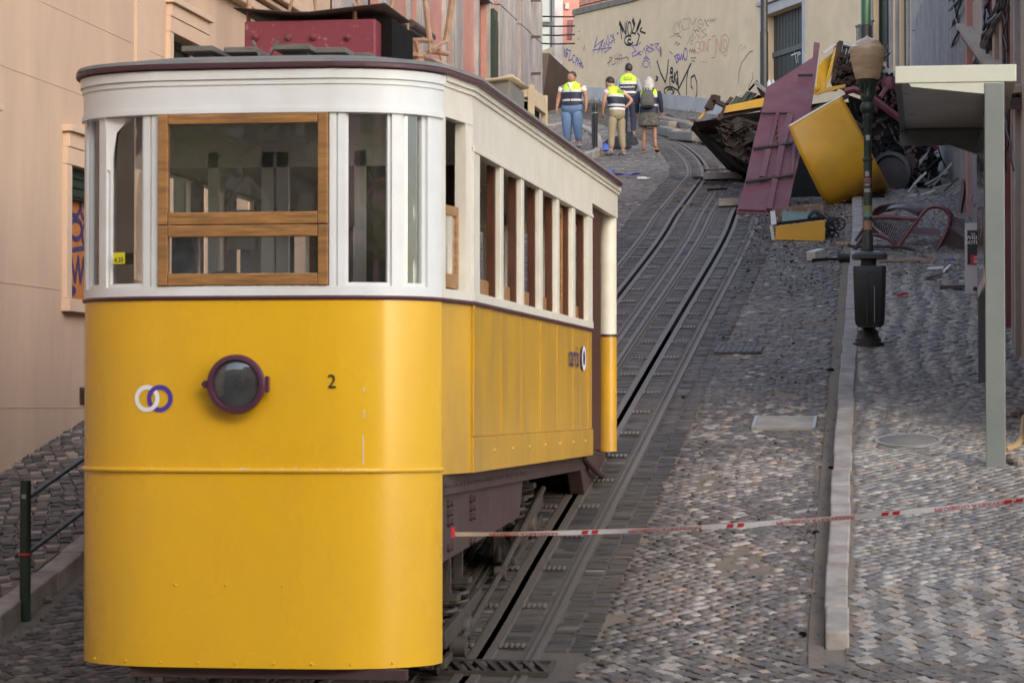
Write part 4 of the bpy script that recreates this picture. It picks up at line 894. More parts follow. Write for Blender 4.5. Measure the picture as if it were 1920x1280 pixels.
# oak drop window in the middle
zt, zm, zl = 1.775, 1.10, .73
def oak(x0, x1, z0, z1, d0=-.018, d1=.03, m='wood'):
    mb = MB(); mb.box2(T3(x0, .0 + d0, z0), T3(x1, d1 + .012, z1)); return mb.build('window_frame', M[m], CAR, bevel=.006)
oak(-.53, -.468, zm, zt); oak(.468, .53, zm, zt); oak(-.466, .466, zt - .062, zt, m='woodh'); oak(-.466, .466, zm, zm + .075, m='woodh')
oak(-.53, -.468, zl, zm - .004, -.014, .028); oak(.468, .53, zl, zm - .004, -.014, .028); oak(-.466, .466, zm - .075, zm - .004, -.014, .028, m='woodh'); oak(-.466, .466, zl, zl + .072, -.014, .028, m='woodh')
for z0, z1 in ((zm + .076, zt - .063), (zl + .073, zm - .076)):
    mb = MB(); mb.box2(T3(-.465, .022, z0), T3(.465, .028, z1)); mb.build('window_pane', M['glass'], CAR)
mb = MB(); mb.box2(T3(-.532, -.004, zt + .002), T3(.532, .05, ZH + .01)); mb.build('window_head', M['white'], CAR)
# headlight
MY = Matrix.Rotation(math.radians(90), 3, 'X')      # local z -> -Y (towards the camera)
hc = T3(-.02, .0, .128)
hl_ = MB(); hl_.lathe([(.145, -.01), (.16, .0), (.165, .05), (.178, .06), (.182, .085), (.172, .102), (.150, .105), (.143, .092), (.140, .06)], 40, hc, MY); HL = hl_.build('headlight', mk('plum_paint', (.075, .02, .045), .35, coat=.4), CAR)
mb = MB(); mb.lathe([(0, .012), (.06, .018), (.11, .04), (.138, .075)], 36, hc, MY); mb.build('reflector', M['chrome'], HL)
mb = MB(); mb.lathe([(.143, .078), (.10, .092), (.05, .099), (0, .101)], 36, hc, MY); mb.build('lens', glassm('lamp_glass', (.6, .64, .66), .10), HL)
mb = MB(); mb.lathe([(0, .085), (.018, .08), (.026, .06), (.02, .04), (.014, .02)], 16, hc + Vector((.005, 0, 0)), MY); mb.lathe([(.022, 0), (.022, .035)], 12, hc + Vector((.0, -.02, -.055)), MY); mb.build('bulb', mk('bulb', (.45, .38, .33), .2), HL)
mb = MB(); mb.box(hc + Vector((-.188, -.07, .0)), (.03, .03, .045)); mb.lathe([(.014, -.02), (.014, .02)], 10, hc + Vector((-.2, -.07, .0)), MY); mb.box(hc + Vector((.19, -.06, 0)), (.02, .05, .09)); mb.tube([hc + Vector((.19, -.07, -.05)), hc + Vector((.19, -.07, .05))], .012, 8); mb.build('hinge', bpy.data.materials['plum_paint'], HL)
# logo rings and number
def ringmesh(cx, z, r0, r1, y, a0=0, a1=360, n=40):
    mb = MB(); vs = []
    for k in range(n + 1):
        a = math.radians(a0 + (a1 - a0) * k / n)
        for r in (r0, r1): x = cx + r * math.cos(a); vs.append(T3(x, oy(x) - y, z + r * math.sin(a)))
    mb.add(vs, [(2 * k, 2 * k + 1, 2 * k + 3, 2 * k + 2) for k in range(n)]); return mb
LG_ = MB(); cxl = -.565
ringmesh(cxl - .038, .043, .055, .083, .004).build('logo_ring', M['logow'], CAR)
ringmesh(cxl + .046, .043, .055, .083, .0055).build('logo_ring', M['purple'], CAR)
ringmesh(cxl - .038, .043, .056, .082, .007, -75, -15, 12).build('logo_ring', M['logow'], CAR); ringmesh(cxl - .038, .043, .056, .082, .007, 15, 40, 12).build('logo_ring', M['logow'], CAR)
text_mesh('2', .118, 'number', M['ink'], CAR, frame(T3(.553, .005, .142), (1, 0, 0), (0, 0, 1)), .001)
for k in range(9):
    x = -.98 + k * .235; mb = MB(); mb.lathe([(.010, 0), (.008, .006), (0, .008)], 8, T3(x, oy(x), Z0 + .03), MY); mb.build('rivet', M['yellow'], CAR)
for x0, z0, h in ((.735, -.27, .18), (.742, -.05, .05), (.738, .10, .03)): mb = MB(); mb.box((XC + x0, YF + oy(x0) - .001, z0), (.006, .003, h)); mb.build('paint_chip', M['cream'], CAR)
for k in range(16):
    x = random.uniform(-1.05, 1.05); mb = MB(); mb.box((XC + x, YF + oy(x) - .013, ZS + random.uniform(.004, .014)), (random.uniform(.01, .05), .008, .004)); mb.build('paint_chip', M['cream'], CAR)
for x in (-.42, -.1, .25): mb = MB(); mb.lathe([(.009, 0), (.007, .005), (0, .007)], 8, T3(x, oy(x), -1.09), MY); mb.build('rivet', M['yellow'], CAR)
# --- sides
def sbox(s, x0, x1, y0, y1, z0, z1, name, m, bevel=0, par=CAR):
    mb = MB(); mb.box2(T3(min(s * x0, s * x1), y0, z0), T3(max(s * x0, s * x1), y1, z1)); return mb.build(name, m, par, bevel=bevel)
WY = [(1.42, 2.28), (2.46, 3.28), (3.46, 4.26), (4.46, 5.24), (5.44, 6.24), (6.46, 7.28)]
ZH2, ZF2 = 1.64, 1.98
for s in (1, -1):
    # vestibule side panel (tapers to the front)
    mb = MB(); pts = [T3(s * 1.135, .545, -.43), T3(s * 1.225, KY - .005, -.43), T3(s * 1.225, KY - .005, ZB - .012), T3(s * 1.135, .545, ZB - .012)]
    mb.prism(pts if s < 0 else pts[::-1], (-s * .04, 0, 0)); mb.build('side_panel', M['yellow_side'], CAR, bevel=.004)
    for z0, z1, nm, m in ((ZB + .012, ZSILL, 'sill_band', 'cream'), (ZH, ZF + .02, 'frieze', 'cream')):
        mb = MB(); pts = [T3(s * 1.15, .50, z0), T3(s * 1.235, KY - .003, z0), T3(s * 1.235, KY - .003, z1), T3(s * 1.15, .50, z1)]; mb.prism(pts if s < 0 else pts[::-1], (-s * .06, 0, 0)); mb.build(nm, M[m], CAR)
    for y0, y1 in ((.50, .565), (.99, KY - .003)):
        mb = MB(); xa = 1.145 + (y0 - .5) * .137; xb = 1.145 + (y1 - .5) * .137; pts = [T3(s * xa, y0, ZSILL), T3(s * xb, y1, ZSILL), T3(s * xb, y1, ZH), T3(s * xa, y0, ZH)]; mb.prism(pts if s < 0 else pts[::-1], (-s * .07, 0, 0)); mb.build('window_post', M['cream'] if s > 0 else M['white'], CAR)
    # dropped oak sash in the vestibule window
    xa = 1.10; 
    for y0, y1, z0, z1, mm in ((.565, .61, .74, 1.26, 'wood'), (.945, .99, .74, 1.26, 'wood'), (.612, .943, 1.20, 1.26, 'woodh'), (.612, .943, .74, .83, 'woodh')):
        mb = MB(); pts = [T3(s * (xa + (y0 - .5) * .137), y0, z0), T3(s * (xa + (y1 - .5) * .137), y1, z0), T3(s * (xa + (y1 - .5) * .137), y1, z1), T3(s * (xa + (y0 - .5) * .137), y0, z1)]; mb.prism(pts if s < 0 else pts[::-1], (-s * .03, 0, 0)); mb.build('window_frame', M[mm], CAR, bevel=.004)
    mb = MB(); mb.prism([T3(s * (xa + .0), .61, .83), T3(s * (xa + .045), .945, .83), T3(s * (xa + .045), .945, 1.2), T3(s * xa, .61, 1.2)][::s], (-s * .006, 0, 0)); mb.build('window_pane', glassm('dusty_glass_%d' % s, (.7, .7, .66), .45, dirtc=(.45, .42, .36)), CAR)
    # main side panel
    sbox(s, HW - .04, HW, KY, YE, -.20, ZB - .012, 'side_panel', M['yellow_side'])
    sbox(s, HW - .045, HW + .012, KY, YE, -.43, -.203, 'lower_rail', M['yellow_side'], .004)
    sbox(s, HW, HW + .014, KY, KY + .05, -.20, ZB - .014, 'edge_batten', M['yellow_side'], .003)
    for k in range(6):
        y = WY[k][1] + .09; sbox(s, HW + .0005, HW + .006, y - .03, y + .03, -.198, ZB - .014, 'batten', M['yellow_side'], .004)
    for k in range(7): mb = MB(); mb.lathe([(.012, 0), (.010, .008), (0, .01)], 8, T3(s * (HW + .012), 2.0 + k * .85, -.30), Matrix.Rotation(math.radians(90 * s), 3, 'Y')); mb.build('rivet', M['yellow_side'], CAR)
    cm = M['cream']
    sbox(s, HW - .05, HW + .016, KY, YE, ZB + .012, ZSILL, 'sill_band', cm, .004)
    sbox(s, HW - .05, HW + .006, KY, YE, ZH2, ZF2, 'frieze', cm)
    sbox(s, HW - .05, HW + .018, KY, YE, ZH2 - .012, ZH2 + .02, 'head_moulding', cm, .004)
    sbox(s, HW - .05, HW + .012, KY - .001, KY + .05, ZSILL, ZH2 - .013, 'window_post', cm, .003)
    prev = KY + .05
    edges = [KY + .05] + [v for w_ in WY for v in w_] + [YE]
    for k in range(7):
        y0, y1 = edges[2 * k], edges[2 * k + 1]
        if k == 0: y0 += .004
        sbox(s, HW - .03, HW + .008, y0 + .02 if k else y0, y1 - .02 if k < 6 else y1, ZSILL, ZH2 - .013, 'window_post', cm, .004)
        if y1 - y0 > .12: sbox(s, HW - .088, HW - .032, y0 + .01, y1 - .005, ZSILL - .3, ZH2, 'inner_post', M['dwood'], .004)
    for k, (y0, y1) in enumerate(WY):
        # oak drop sash showing at the foot of each opening
        sbox(s, HW - .10, HW - .07, y0 + .01, y1 - .01, ZSILL - .02, ZSILL + (.12 if k != 4 else .12), 'window_frame', M['woodh'], .004)
        if k == 4:
            sbox(s, HW - .10, HW - .07, y0 + .01, y0 + .06, ZSILL + .12, ZH2 - .02, 'window_frame', M['wood'], .004); sbox(s, HW - .10, HW - .07, y1 - .06, y1 - .01, ZSILL + .12, ZH2 - .02, 'window_frame', M['wood'], .004)
            sbox(s, HW - .10, HW - .07, y0 + .06, y1 - .06, ZH2 - .08, ZH2 - .02, 'window_frame', M['woodh'], .004); sbox(s, HW - .088, HW - .082, y0 + .06, y1 - .06, ZSILL + .12, ZH2 - .08, 'window_pane', M['glass'])
        if k not in (4,): sbox(s, HW - .115, HW - .109, y0 + .02, y1 - .02, ZSILL + .12, ZH2 - .3, 'window_pane', M['glass']) if k in (1, 3) else None
    # rear vestibule: corner columns
    cx_ = HW - .085
    mb = MB(); mb.lathe([(.085, ZB + .01), (.085, ZF2)], 20, T3(s * cx_, YR - .09, 0)); mb.build('corner_column', M['cream'], CAR)
    mb = MB(); mb.lathe([(.087, -.43), (.087, ZB - .01)], 20, T3(s * cx_, YR - .09, 0)); mb.build('corner_column', M['yellow_side'], CAR)
    mb = MB(); mb.lathe([(.09, ZB - .014), (.09, ZB + .012)], 20, T3(s * cx_, YR - .09, 0)); mb.build('belt_line', M['maroon'], CAR)
    sbox(s, HW - .05, HW - .01, YE + .02, YE + .10, -.4, ZH2 + .1, 'door_post', M['dwood'], .004)
    sbox(s, HW - .05, HW + .004, YE + .003, YR - .02, ZH2 + .12, ZF2, 'frieze', M['cream'], .003)
    sbox(s, HW - .10, HW - .06, YE + .35, YE + 1.2, -.4, ZH2 + .1, 'folding_door', M['dwood'], .004)
    for y in (8.25, 9.2): mb = MB(); mb.tube([T3(s * (HW - .14), y, -.35), T3(s * (HW - .14), y, 1.5)], .014, 8); mb.build('grab_pole', M['black'], CAR)
# rear end
mb = MB(); mb.box2(T3(-HW + .17, YR - .08, -.43), T3(HW - .17, YR - .03, ZB - .01)); mb.build('rear_panel', M['yellow_side'], CAR)
mb = MB(); mb.box2(T3(-HW + .17, YR - .09, ZH2), T3(HW - .17, YR - .02, ZF2)); mb.build('rear_frieze', M['cream'], CAR)
for x in (-.55, 0, .55): mb = MB(); mb.box2(T3(x - .04, YR - .08, ZB + .01), T3(x + .04, YR - .03, ZH2)); mb.build('window_post', M['cream'], CAR)
# side cornice mouldings running back
for s in (1, -1):
    mb = MB()
    for z0, z1, d in ((ZF2 + .002, ZF2 + .03, .02), (ZF2 + .032, ZR - .01, .035)):
        pts = [(1.14, .50), (HW, KY), (HW, YR)]
        for i in range(2):
            a, b = pts[i], pts[i + 1]; q = [T3(s * (a[0] + d), a[1] + .001, z0), T3(s * (b[0] + d), b[1], z0), T3(s * (b[0] + d), b[1], z1), T3(s * (a[0] + d), a[1] + .001, z1)]; mb.prism(q if s < 0 else q[::-1], (-s * .09, 0, 0))
    mb.build('side_cornice', M['cream'], CAR)
# roof: rim and slightly cambered deck
rim = [(x * 1.05, y - .06 * (1 - (abs(x) / 1.3) ** 3)) for x, y in FRONT]; side_r = [(HW + .07, KY), (HW + .07, YR - .2), (HW - .05, YR + .06), (HW - .4, YR + .1)]
ol = rim + side_r + [(-x, y) for x, y in side_r[::-1]]
mb = MB(); mb.prism([T3(x, y, ZR - .012) for x, y in ol][::-1], (0, 0, .03)); mb.build('roof_rim', M['maroon'], CAR, bevel=.006)
mb = MB(); cx0, cy0 = 0, 4.8; rings = [(1.0, .02), (.995, .045), (.97, .062), (.8, .10), (.5, .13), (.2, .14)]
rows = [[T3(x * f, cy0 + (y - cy0) * (f if f > .9 else (1 - (1 - f) * .35)), ZR + h) for x, y in ol + ol[:1]] for f, h in rings]; mb.grid(rows, 0, True); mb.add([p for p in rows[-1][:-1]], [tuple(range(len(ol)))[::-1]]); mb.build('roof', M['rooftop'], CAR)
# interior
mb = MB(); mb.box2(T3(-HW + .13, .58, ZF2 - .05), T3(HW - .13, YR - .1, ZF2 - .02)); mb.box2(T3(-.85, .2, ZF2 - .05), T3(.85, .577, ZF2 - .02)); mb.build('ceiling', M['cream'], CAR)
mb = MB(); mb.box2(T3(-1.06, .56, -.40), T3(1.06, YR - .1, -.36)); mb.build('floor', M['ltwood'], CAR)
for nm, y in (('partition', 1.32), ('rear_partition', 7.5)):
    mb = MB()
    for x0, x1 in ((-1.18, -1.10), (-.56, -.49), (-.20, -.12), (-.10, -.02), (.42, .50)): mb.box2(T3(x0, y, -.36), T3(x1, y + .05, ZH2 + .02))
    mb.box2(T3(-1.18, y, ZH2 - .08), T3(1.18, y + .051, ZF2 - .06)); mb.box2(T3(-1.1, y + .005, -.36), T3(-.56, y + .04, .72)); mb.box2(T3(.50, y + .005, -.36), T3(1.08, y + .04, .72)); mb.build(nm, M['white'] if y < 2 else M['cream'], CAR)
mb = MB(); mb.box2(T3(.50, 1.325, .722), T3(1.08, 1.345, ZH2 - .08)); mb.build('partition_panel', mk('dark_varnish', (.05, .028, .018), .35, c2=(.02, .014, .01), sc=4, stretch=(5, 1, 1)), CAR)
mb = MB(); mb.box2(T3(-.42, 1.28, 1.02), T3(-.24, 1.30, 1.28)); mb.build('notice', mk('paper_notice', (.35, .35, .33), .6), CAR)
mb = MB(); mb.tube([T3(-.40, .35, .72), T3(-.35, .34, .80), T3(-.2, .33, .83), T3(-.05, .34, .80), T3(0, .35, .72)], .012, 8); mb.build('control_wheel', M['chrome'], CAR)
for s in (1, -1):
    for k in range(6):
        y = 1.5 + k * 1.0
        sbox(s, .35, 1.05, y + .25, y + .62, .02, .07, 'bench_seat', M['dwood'], .01); sbox(s, .35, 1.05, y + .56, y + .60, .07, .80, 'bench_back', M['dwood'], .01)
# window sticker with the number of the driver's permit
st_ = Vector(T3(-.80, oy(-.80), .905)); dx = Vector((oy(-.85) * 0 + .1, -(oy(-.85) - oy(-.75)), 0)).normalized()
fm = frame(st_ + Vector((0, -.004, 0)), dx, (0, 0, 1)); mb = MB(); mb.add([fm @ Vector(q) for q in ((-.048, -.035, 0), (.048, -.035, 0), (.048, .035, 0), (-.048, .035, 0))], [(0, 1, 2, 3)]); mb.build('window_sticker', mk('yellow_sticker', (.72, .66, .03), .5), CAR)
text_mesh('4.20', .042, 'sticker_digits', M['ink'], CAR, fm @ Matrix.Translation((0, -.012, .002)), .0006)
ts = MB(); c_ = T3(-.86, oy(-.86) + .02, 1.60); ts.prism([c_ + Vector(q) for q in ((-.05, 0, .17), (.12, -.03, .17), (.03, -.01, .08), (.015, -.01, -.02), (-.005, 0, -.16), (-.04, 0, -.14), (-.035, 0, .02))], (0, .003, 0)); ts.build('torn_sticker', M['logow'], CAR)
# operator lettering on the side
fs = frame(T3(HW + .0145, 6.75, .43), (0, 1, 0), (0, 0, 1))
text_mesh('carris', .26, 'lettering', M['navyink'], CAR, frame(T3(HW + .0135, 6.32, .40), (0, 1, 0), (0, 0, 1)), .0008, sx=1.15)
for r0, r1, cy, m, h in ((.062, .105, 6.98, 'logow', .0140), (.062, .105, 6.93, 'purple', .0135)):
    mb = MB(); vs = []
    for k in range(33):
        a = 2 * math.pi * k / 32
        for r in (r0, r1): vs.append(T3(HW + h, cy + r * 1.3 * math.cos(a), .40 + r * math.sin(a)))
    mb.add(vs, [(2 * k, 2 * k + 2, 2 * k + 3, 2 * k + 1)[::-1] for k in range(32)]); mb.build('logo_ring', M[m], CAR)
# --- underframe
GZ = lambda y: gzf(KS * (YF + y)) / KS
for s in (1, -1):
    mb = MB(); x = s * 1.10; pl_ = [T3(x, .45, -.46), T3(x, 4.4, -.46), T3(x, 4.15, -.83), T3(x, .45, -1.0)]; mb.prism(pl_[::-1] if s > 0 else pl_, (-s * .03, 0, 0)); SP = mb.build('side_plate', M['frame'], CAR, bevel=.003)
    mb = MB(); mb.box2(T3(min(x, x + s * .04), .6, -.56), T3(max(x, x + s * .04), 9.3, -.435)); mb.build('sole_bar', M['frame'], CAR, bevel=.004)
    mb = MB()
    for k in range(26): mb.lathe([(.013, 0), (.011, .01), (0, .014)], 6, T3(x + s * .05, .6 + k * .14, -.50), Matrix.Rotation(math.radians(90 * s), 3, 'Y'))
    mb.build('rivets', M['frame'], SP, kind='stuff')
    for y in (.95, 1.85):
        for z in (-.62, -.68, -.74, -.90): mb = MB(); mb.lathe([(.026, 0), (.026, .018), (.014, .02), (.012, .04), (0, .042)], 6, T3(x, y, z), Matrix.Rotation(math.radians(90 * s), 3, 'Y')); mb.build('bolt', M['frame'], SP); mb = MB(); mb.lathe([(.02, 0), (.02, .03)], 6, T3(x, y + .07, z), Matrix.Rotation(math.radians(90 * s), 3, 'Y')); mb.build('bolt', M['frame'], SP)
sl_ = math.atan((GZ(6) - GZ(2)) / 4)
def helix(c, r, h, turns, w, n=14):
    return [Vector(c) + Vector((r * math.cos(2 * math.pi * t / n), r * math.sin(2 * math.pi * t / n), h * t / (turns * n))) for t in range(turns * n + 1)]
MX = Matrix.Rotation(math.radians(90), 3, 'Y')
for y in (2.15, 5.35):
    for s in (1, -1):
        zc_ = GZ(y) + .31; c_ = T3(s * .80, y, zc_)
        mb = MB(); prof = [(.05, -.06), (.11, -.06), (.12, -.02), (.25, -.015), (.26, -.05), (.31, -.055), (.315, .02), (.33, .05), (.27, .055), (.26, .01), (.12, .015), (.11, .05), (.05, .06)]; mb.lathe(prof, 28, c_, MX); mb.build('wheel', M['grease'], CAR)
        # axle box, springs, hanger, brake gear outside the wheel
        xb = s * .93
        mb = MB(); mb.box(T3(xb, y, zc_), (.16, .24, .26)); mb.lathe([(.09, 0), (.085, .05), (0, .06)], 16, T3(xb + s * .08, y, zc_), Matrix.Rotation(math.radians(90 * s), 3, 'Y')); AB = mb.build('axle_box', M['grease'], CAR, bevel=.012)
        for dy in (-.24, .24):
            top = -.58 if y < 5 else -.58; z0 = zc_ - .06 + dy * .18
            hh = min(.30, top - z0)
            mb = MB(); mb.tube(helix(T3(xb, y + dy, z0), .065, max(hh, .15), 5, 1), .016, 6); mb.box(T3(xb, y + dy, z0 - .02), (.17, .17, .04)); mb.box(T3(xb, y + dy, z0 + max(hh, .15) + .02), (.17, .17, .04)); mb.build('coil_spring', M['grease'], CAR)
            mb = MB(); mb.bar(T3(xb, y + dy, z0 + hh), T3(xb, y + dy, -.56), .06, .05, up=(0, 1, 0)); mb.build('spring_seat', M['grease'], CAR)
        mb = MB(); a = T3(xb + s * .06, y - .75, GZ(y - .75) + .36); b = T3(xb + s * .06, y + .75, GZ(y + .75) + .36); mb.bar(a, b, .05, .12); mb.bar(a + Vector((0, 0, -.16)), b + Vector((0, 0, -.16)), .04, .06); mb.build('bogie_frame', M['grease'], CAR, bevel=.008)
        for dy in (-.45, .48):
            mb = MB(); p = T3(xb - s * .1, y + dy, GZ(y + dy)); 
            mb.tube([p + Vector((0, 0, .46)), p + Vector((0, .04, .30)), p + Vector((0, -.02, .12))], .03, 8); mb.box(p + Vector((0, -.03 if dy > 0 else .03, .22)), (.09, .07, .22)); mb.tube([p + Vector((s * .08, 0, .44)), p + Vector((s * .12, .1, .40)), p + Vector((s * .1, .14, .2)), p + Vector((s * .05, .1, .1))], .022, 8); mb.build('brake_hanger', M['grease'], CAR, bevel=.006)
    mb = MB(); mb.tube([T3(-.98, y, GZ(y) + .31), T3(.98, y, GZ(y) + .31)], .06, 12); mb.build('axle', M['grease'], CAR)
for s in (1, -1):
    mb = MB(); mb.tube([T3(s * 1.04, 1.75, GZ(1.75) + .26), T3(s * 1.04, 3.6, GZ(3.6) + .36), T3(s * 1.04, 5.9, GZ(5.9) + .48)], .024, 8); mb.lathe([(.05, -.04), (.05, .04)], 12, T3(s * 1.04, 3.6, GZ(3.6) + .36), MX); mb.lathe([(.07, -.05), (.07, .05)], 12, T3(s * 1.04, 1.75, GZ(1.75) + .26), MX); mb.build('brake_rod', M['grease'], CAR)
    # rear step bracket
    mb = MB(); pl_ = [T3(s * 1.0, YE - .1, -.44), T3(s * 1.0, YR + .1, -.44), T3(s * 1.0, YR + .35, -.62), T3(s * 1.0, YE + .3, -.78)]; mb.prism(pl_ if s < 0 else pl_[::-1], (s * .13, 0, 0)); mb.build('rear_bracket', M['frame'], CAR, bevel=.01)
    mb = MB(); mb.tube([T3(s * 1.15, YE, -.44), T3(s * 1.2, YE + .7, -.60), T3(s * 1.2, YE + 1.4, -.66)], .03, 8); mb.box2(T3(min(s * 1.0, s * 1.26), YE + 1.3, -.68), T3(max(s * 1.0, s * 1.26), YR + .25, -.65)); mb.build('step', M['frame'], CAR)
mb = MB(); mb.box2(T3(-.9, 1.2, -.95), T3(.9, 3.4, -.75)); mb.box2(T3(-.7, 3.8, -.8), T3(.7, 6.6, -.62)); mb.box2(T3(-.6, .8, -1.25), T3(.6, 1.7, -.95)); mb.build('gear_casing', M['grease'], CAR, bevel=.02)
# cowcatcher below the apron
mb = MB(); mb.box2(T3(-.72, .08, -1.66), T3(1.0, .14, -1.595)); mb.build('buffer_beam', M['frame'], CAR, bevel=.004)
for k in range(14): mb = MB(); x = -.70 + k * .09; mb.box2(T3(x, .10, GZ(.1) + .02), T3(x + .012, .12, -1.66)); mb.build('guard_bar', M['black'], CAR)
# --- roof gear
for k, (px, w_, yy) in enumerate(((388, .105, 18.0), (466, .105, 18.1), (562, .12, 18.0), (634, .10, 18.2), (690, .07, 18.5))):
    p = atY(px, 104, yy); mb = MB(); mb.box2(Vector((p.x - w_, yy - .25, ZR + .23)), Vector((p.x + w_, yy + 1.1, ZR + .265))); mb.box2(Vector((p.x - w_ + .04, yy - .1, ZR + .03)), Vector((p.x + w_ - .04, yy, ZR + .23))); mb.build('roof_plank', M['plank'], CAR, bevel=.004)
pa = atY(458, 108, 19.0); pb = atY(704, 108, 19.0); zt_ = atY(580, 38, 19).z; zb_ = atY(580, 108, 19).z
rbx = MB(); rbx.box2((pa.x, 19.0, zb_), (pb.x, 19.8, zt_)); RX = rbx.build('resistor_box', M['redbox'], CAR, bevel=.012)
for px in (480, 542, 588, 652):
    p = atY(px, 70, 19.0); mb = MB(); mb.lathe([(.022, 0), (.022, .02), (.012, .022), (.01, .035), (0, .036)], 8, p, MY); mb.build('bolt', M['redbox'], RX)
hd = MB(); rows = []
for t in np.linspace(0, 1, 9): x = pa.x - .06 + (pb.x - pa.x + .14) * t; z = zt_ + .05 + .05 * abs(t - .45) * 2 - .01; rows.append([(x, 18.93, z), (x, 19.9, z + .0)])
hd.grid(rows, 0, True); hd.build('lid_sheet', M['wbrown'], RX, solid=.008)
for px in (466, 665): p = atY(px, 30, 19.1); mb = MB(); mb.tube([(p.x, 19.1, zt_), (p.x, 19.1, zt_ + .12)], .016, 8); mb.build('stud', M['rust'], RX)
for x0, x1 in ((705, 730),):
    a = atY(706, 108, 19.2); mb = MB(); mb.box2((a.x + .02, 19.2, zb_), (a.x + .11, 20.0, zt_ + .03)); mb.build('dark_housing', M['wdark'], RX)
# bent strips standing on the roof edge
for q in (((474, 76), (490, 112)), ((522, 76), (502, 112))): mb = MB(); mb.bar(atY(*q[0], 17.9), atY(*q[1], 17.9), .035, .01); mb.build('bent_strip', M['plank'], CAR)
# current collector frame of rusty rods
PG = MB(); yp = 20.3
def rod(a, b, r=.022, y0=yp, y1=None, n=8, nm='collector_rod', m='rust'):
    mb = MB(); mb.tube([atY(a[0], a[1], y0), atY(b[0], b[1], y1 or y0)], r * .68, n); return mb.build(nm, M[m], CAR)
rod((706, 76), (812, 76), .028); rod((706, 104), (800, 104), .035); rod((718, 38), (718, 76), .014); rod((741, 38), (741, 76), .014); rod((765, 38), (765, 76), .014)
for k, (px, py) in enumerate(((722, 44), (746, 44), (770, 44))): rod((px, py), (px + 40, py + 26), .045, yp, yp + 1.2, 12, 'spring_tube', 'wbrown')
for px in (720, 757, 778, 806): rod((px, 78), (px, 100), .018)
for px, py in ((720, 98), (733, 98), (786, 112)): mb = MB(); mb.lathe([(.03, -.04), (.05, -.02), (.035, 0), (.05, .02), (.02, .05)], 12, atY(px, py, yp)); mb.build('insulator', M['rust'], CAR)
rod((795, -20), (806, 78), .032, yp); rod((742, -20), (722, 60), .022, yp); rod((848, 0), (836, 80), .036, yp + .6); rod((854, -20), (848, 5), .03, yp + .6); rod((836, 78), (808, 92), .022, yp + .6, yp)
rod((470, 26), (462, -20), .022, 19.4); rod((540, 28), (552, -14), .018, 19.4); rod((594, 26), (588, -16), .02, 19.4); rod((675, 22), (668, -16), .028, 19.5)
rod((784, 104), (842, 128), .045, yp, yp + 1.6, 4); rod((822, 92), (828, 112), .016, yp + .5); rod((800, 96), (842, 102), .025, yp + .5); rod((780, 76), (790, 112), .03)
# vent box and timber frame further back
a = atY(862, 205, 21.2); b = atY(955, 205, 21.2); z1 = atY(900, 142, 21.2).z; z0 = ZR + .06
mb = MB(); mb.box2((a.x, 21.2, z0), (b.x, 22.0, z1 - .04)); VB = mb.build('vent_box', M['rooftop'], CAR, bevel=.01)
mb = MB(); rows = [[(a.x - .03 + (b.x - a.x + .06) * t, 21.15, z1 - .03 - .03 * math.sin(t * 3.14) + .02), (a.x - .03 + (b.x - a.x + .06) * t, 22.05, z1 - .03 - .03 * math.sin(t * 3.14) + .03)] for t in np.linspace(0, 1, 8)]; mb.grid(rows); mb.build('sheet_cover', M['ltwood'], VB, solid=.02)
a = atY(957, 222, 22.6); b = atY(996, 222, 22.6); z1 = atY(975, 160, 22.6).z; z0 = ZR + .06
mb = MB()
for x in (a.x, b.x):
    for y in (22.6, 23.4): mb.box2((x - .025, y - .025, z0), (x + .025, y + .025, z1))
mb.box2((a.x + .025, 22.58, z1 - .1), (b.x - .025, 22.62, z1)); mb.box2((b.x - .025, 22.63, z1 - .16), (b.x + .02, 23.37, z1 - .02)); mb.box2((a.x + .03, 22.62, z1 - .05), (b.x - .03, 23.3, z1 - .02)); mb.build('timber_frame', M['ltwood'], CAR, bevel=.004)
mb = MB(); mb.box2((a.x + .03, 22.7, z0), (b.x - .03, 23.3, z1 - .12)); mb.build('dark_case', M['wdark'], CAR)
mb = MB(); a = atY(1000, 238, 23.6); mb.box((a.x, 23.8, ZR + .1), (.2, .5, .05)); mb.build('roof_plank', M['ltwood'], CAR)
CAR.scale = (KS,) * 3; CAR.location = CAR.location * KS
# ------------------------------------------------------------------ street furniture
LPp = G(1628, 646, .10); ly = LPp.y; lx = LPp.x; lz = LPp.z
def lz_(py): return atY(1630, py, ly).z
SLP = thing('street_lamp', 'old dark green cast iron street lamp with amber globe, in front of the wreck', 'street lamp', LPp)
o0 = (lx, ly, 0)
mb = MB(); mb.lathe([(.165, lz - .05), (.165, lz + .02), (.135, lz + .03), (.135, lz + .06), (.115, lz + .08), (.10, lz + .15), (.075, lz + .17), (.075, lz + .95), (.085, lz + 1.0)], 24, o0); mb.build('base', M['binm'], SLP)
p_ = [(.062, lz + .9), (.062, lz_(470)), (.055, lz_(465)), (.055, lz_(445)), (.045, lz_(440)), (.045, lz_(303)), (.056, lz_(301)), (.056, lz_(297)), (.042, lz_(295)), (.042, lz_(226)), (.055, lz_(222)), (.05, lz_(214)), (.078, lz_(208)), (.082, lz_(200)), (.055, lz_(192)), (.07, lz_(185)), (.075, lz_(178)), (.06, lz_(172)), (.072, lz_(160)), (.098, lz_(152)), (.10, lz_(147)), (.04, lz_(146))]
mb = MB(); mb.lathe(p_, 24, o0); mb.build('post', M['greenp'], SLP)
for k in range(10):
    a = 2 * math.pi * k / 10; mb = MB(); c0 = Vector((lx + .066 * math.cos(a), ly + .066 * math.sin(a), lz_(178))); c1 = Vector((lx + .088 * math.cos(a), ly + .088 * math.sin(a), lz_(155))); mb.tube([c0, c1], .012, 6); mb.build('flute', M['greenp'], SLP)
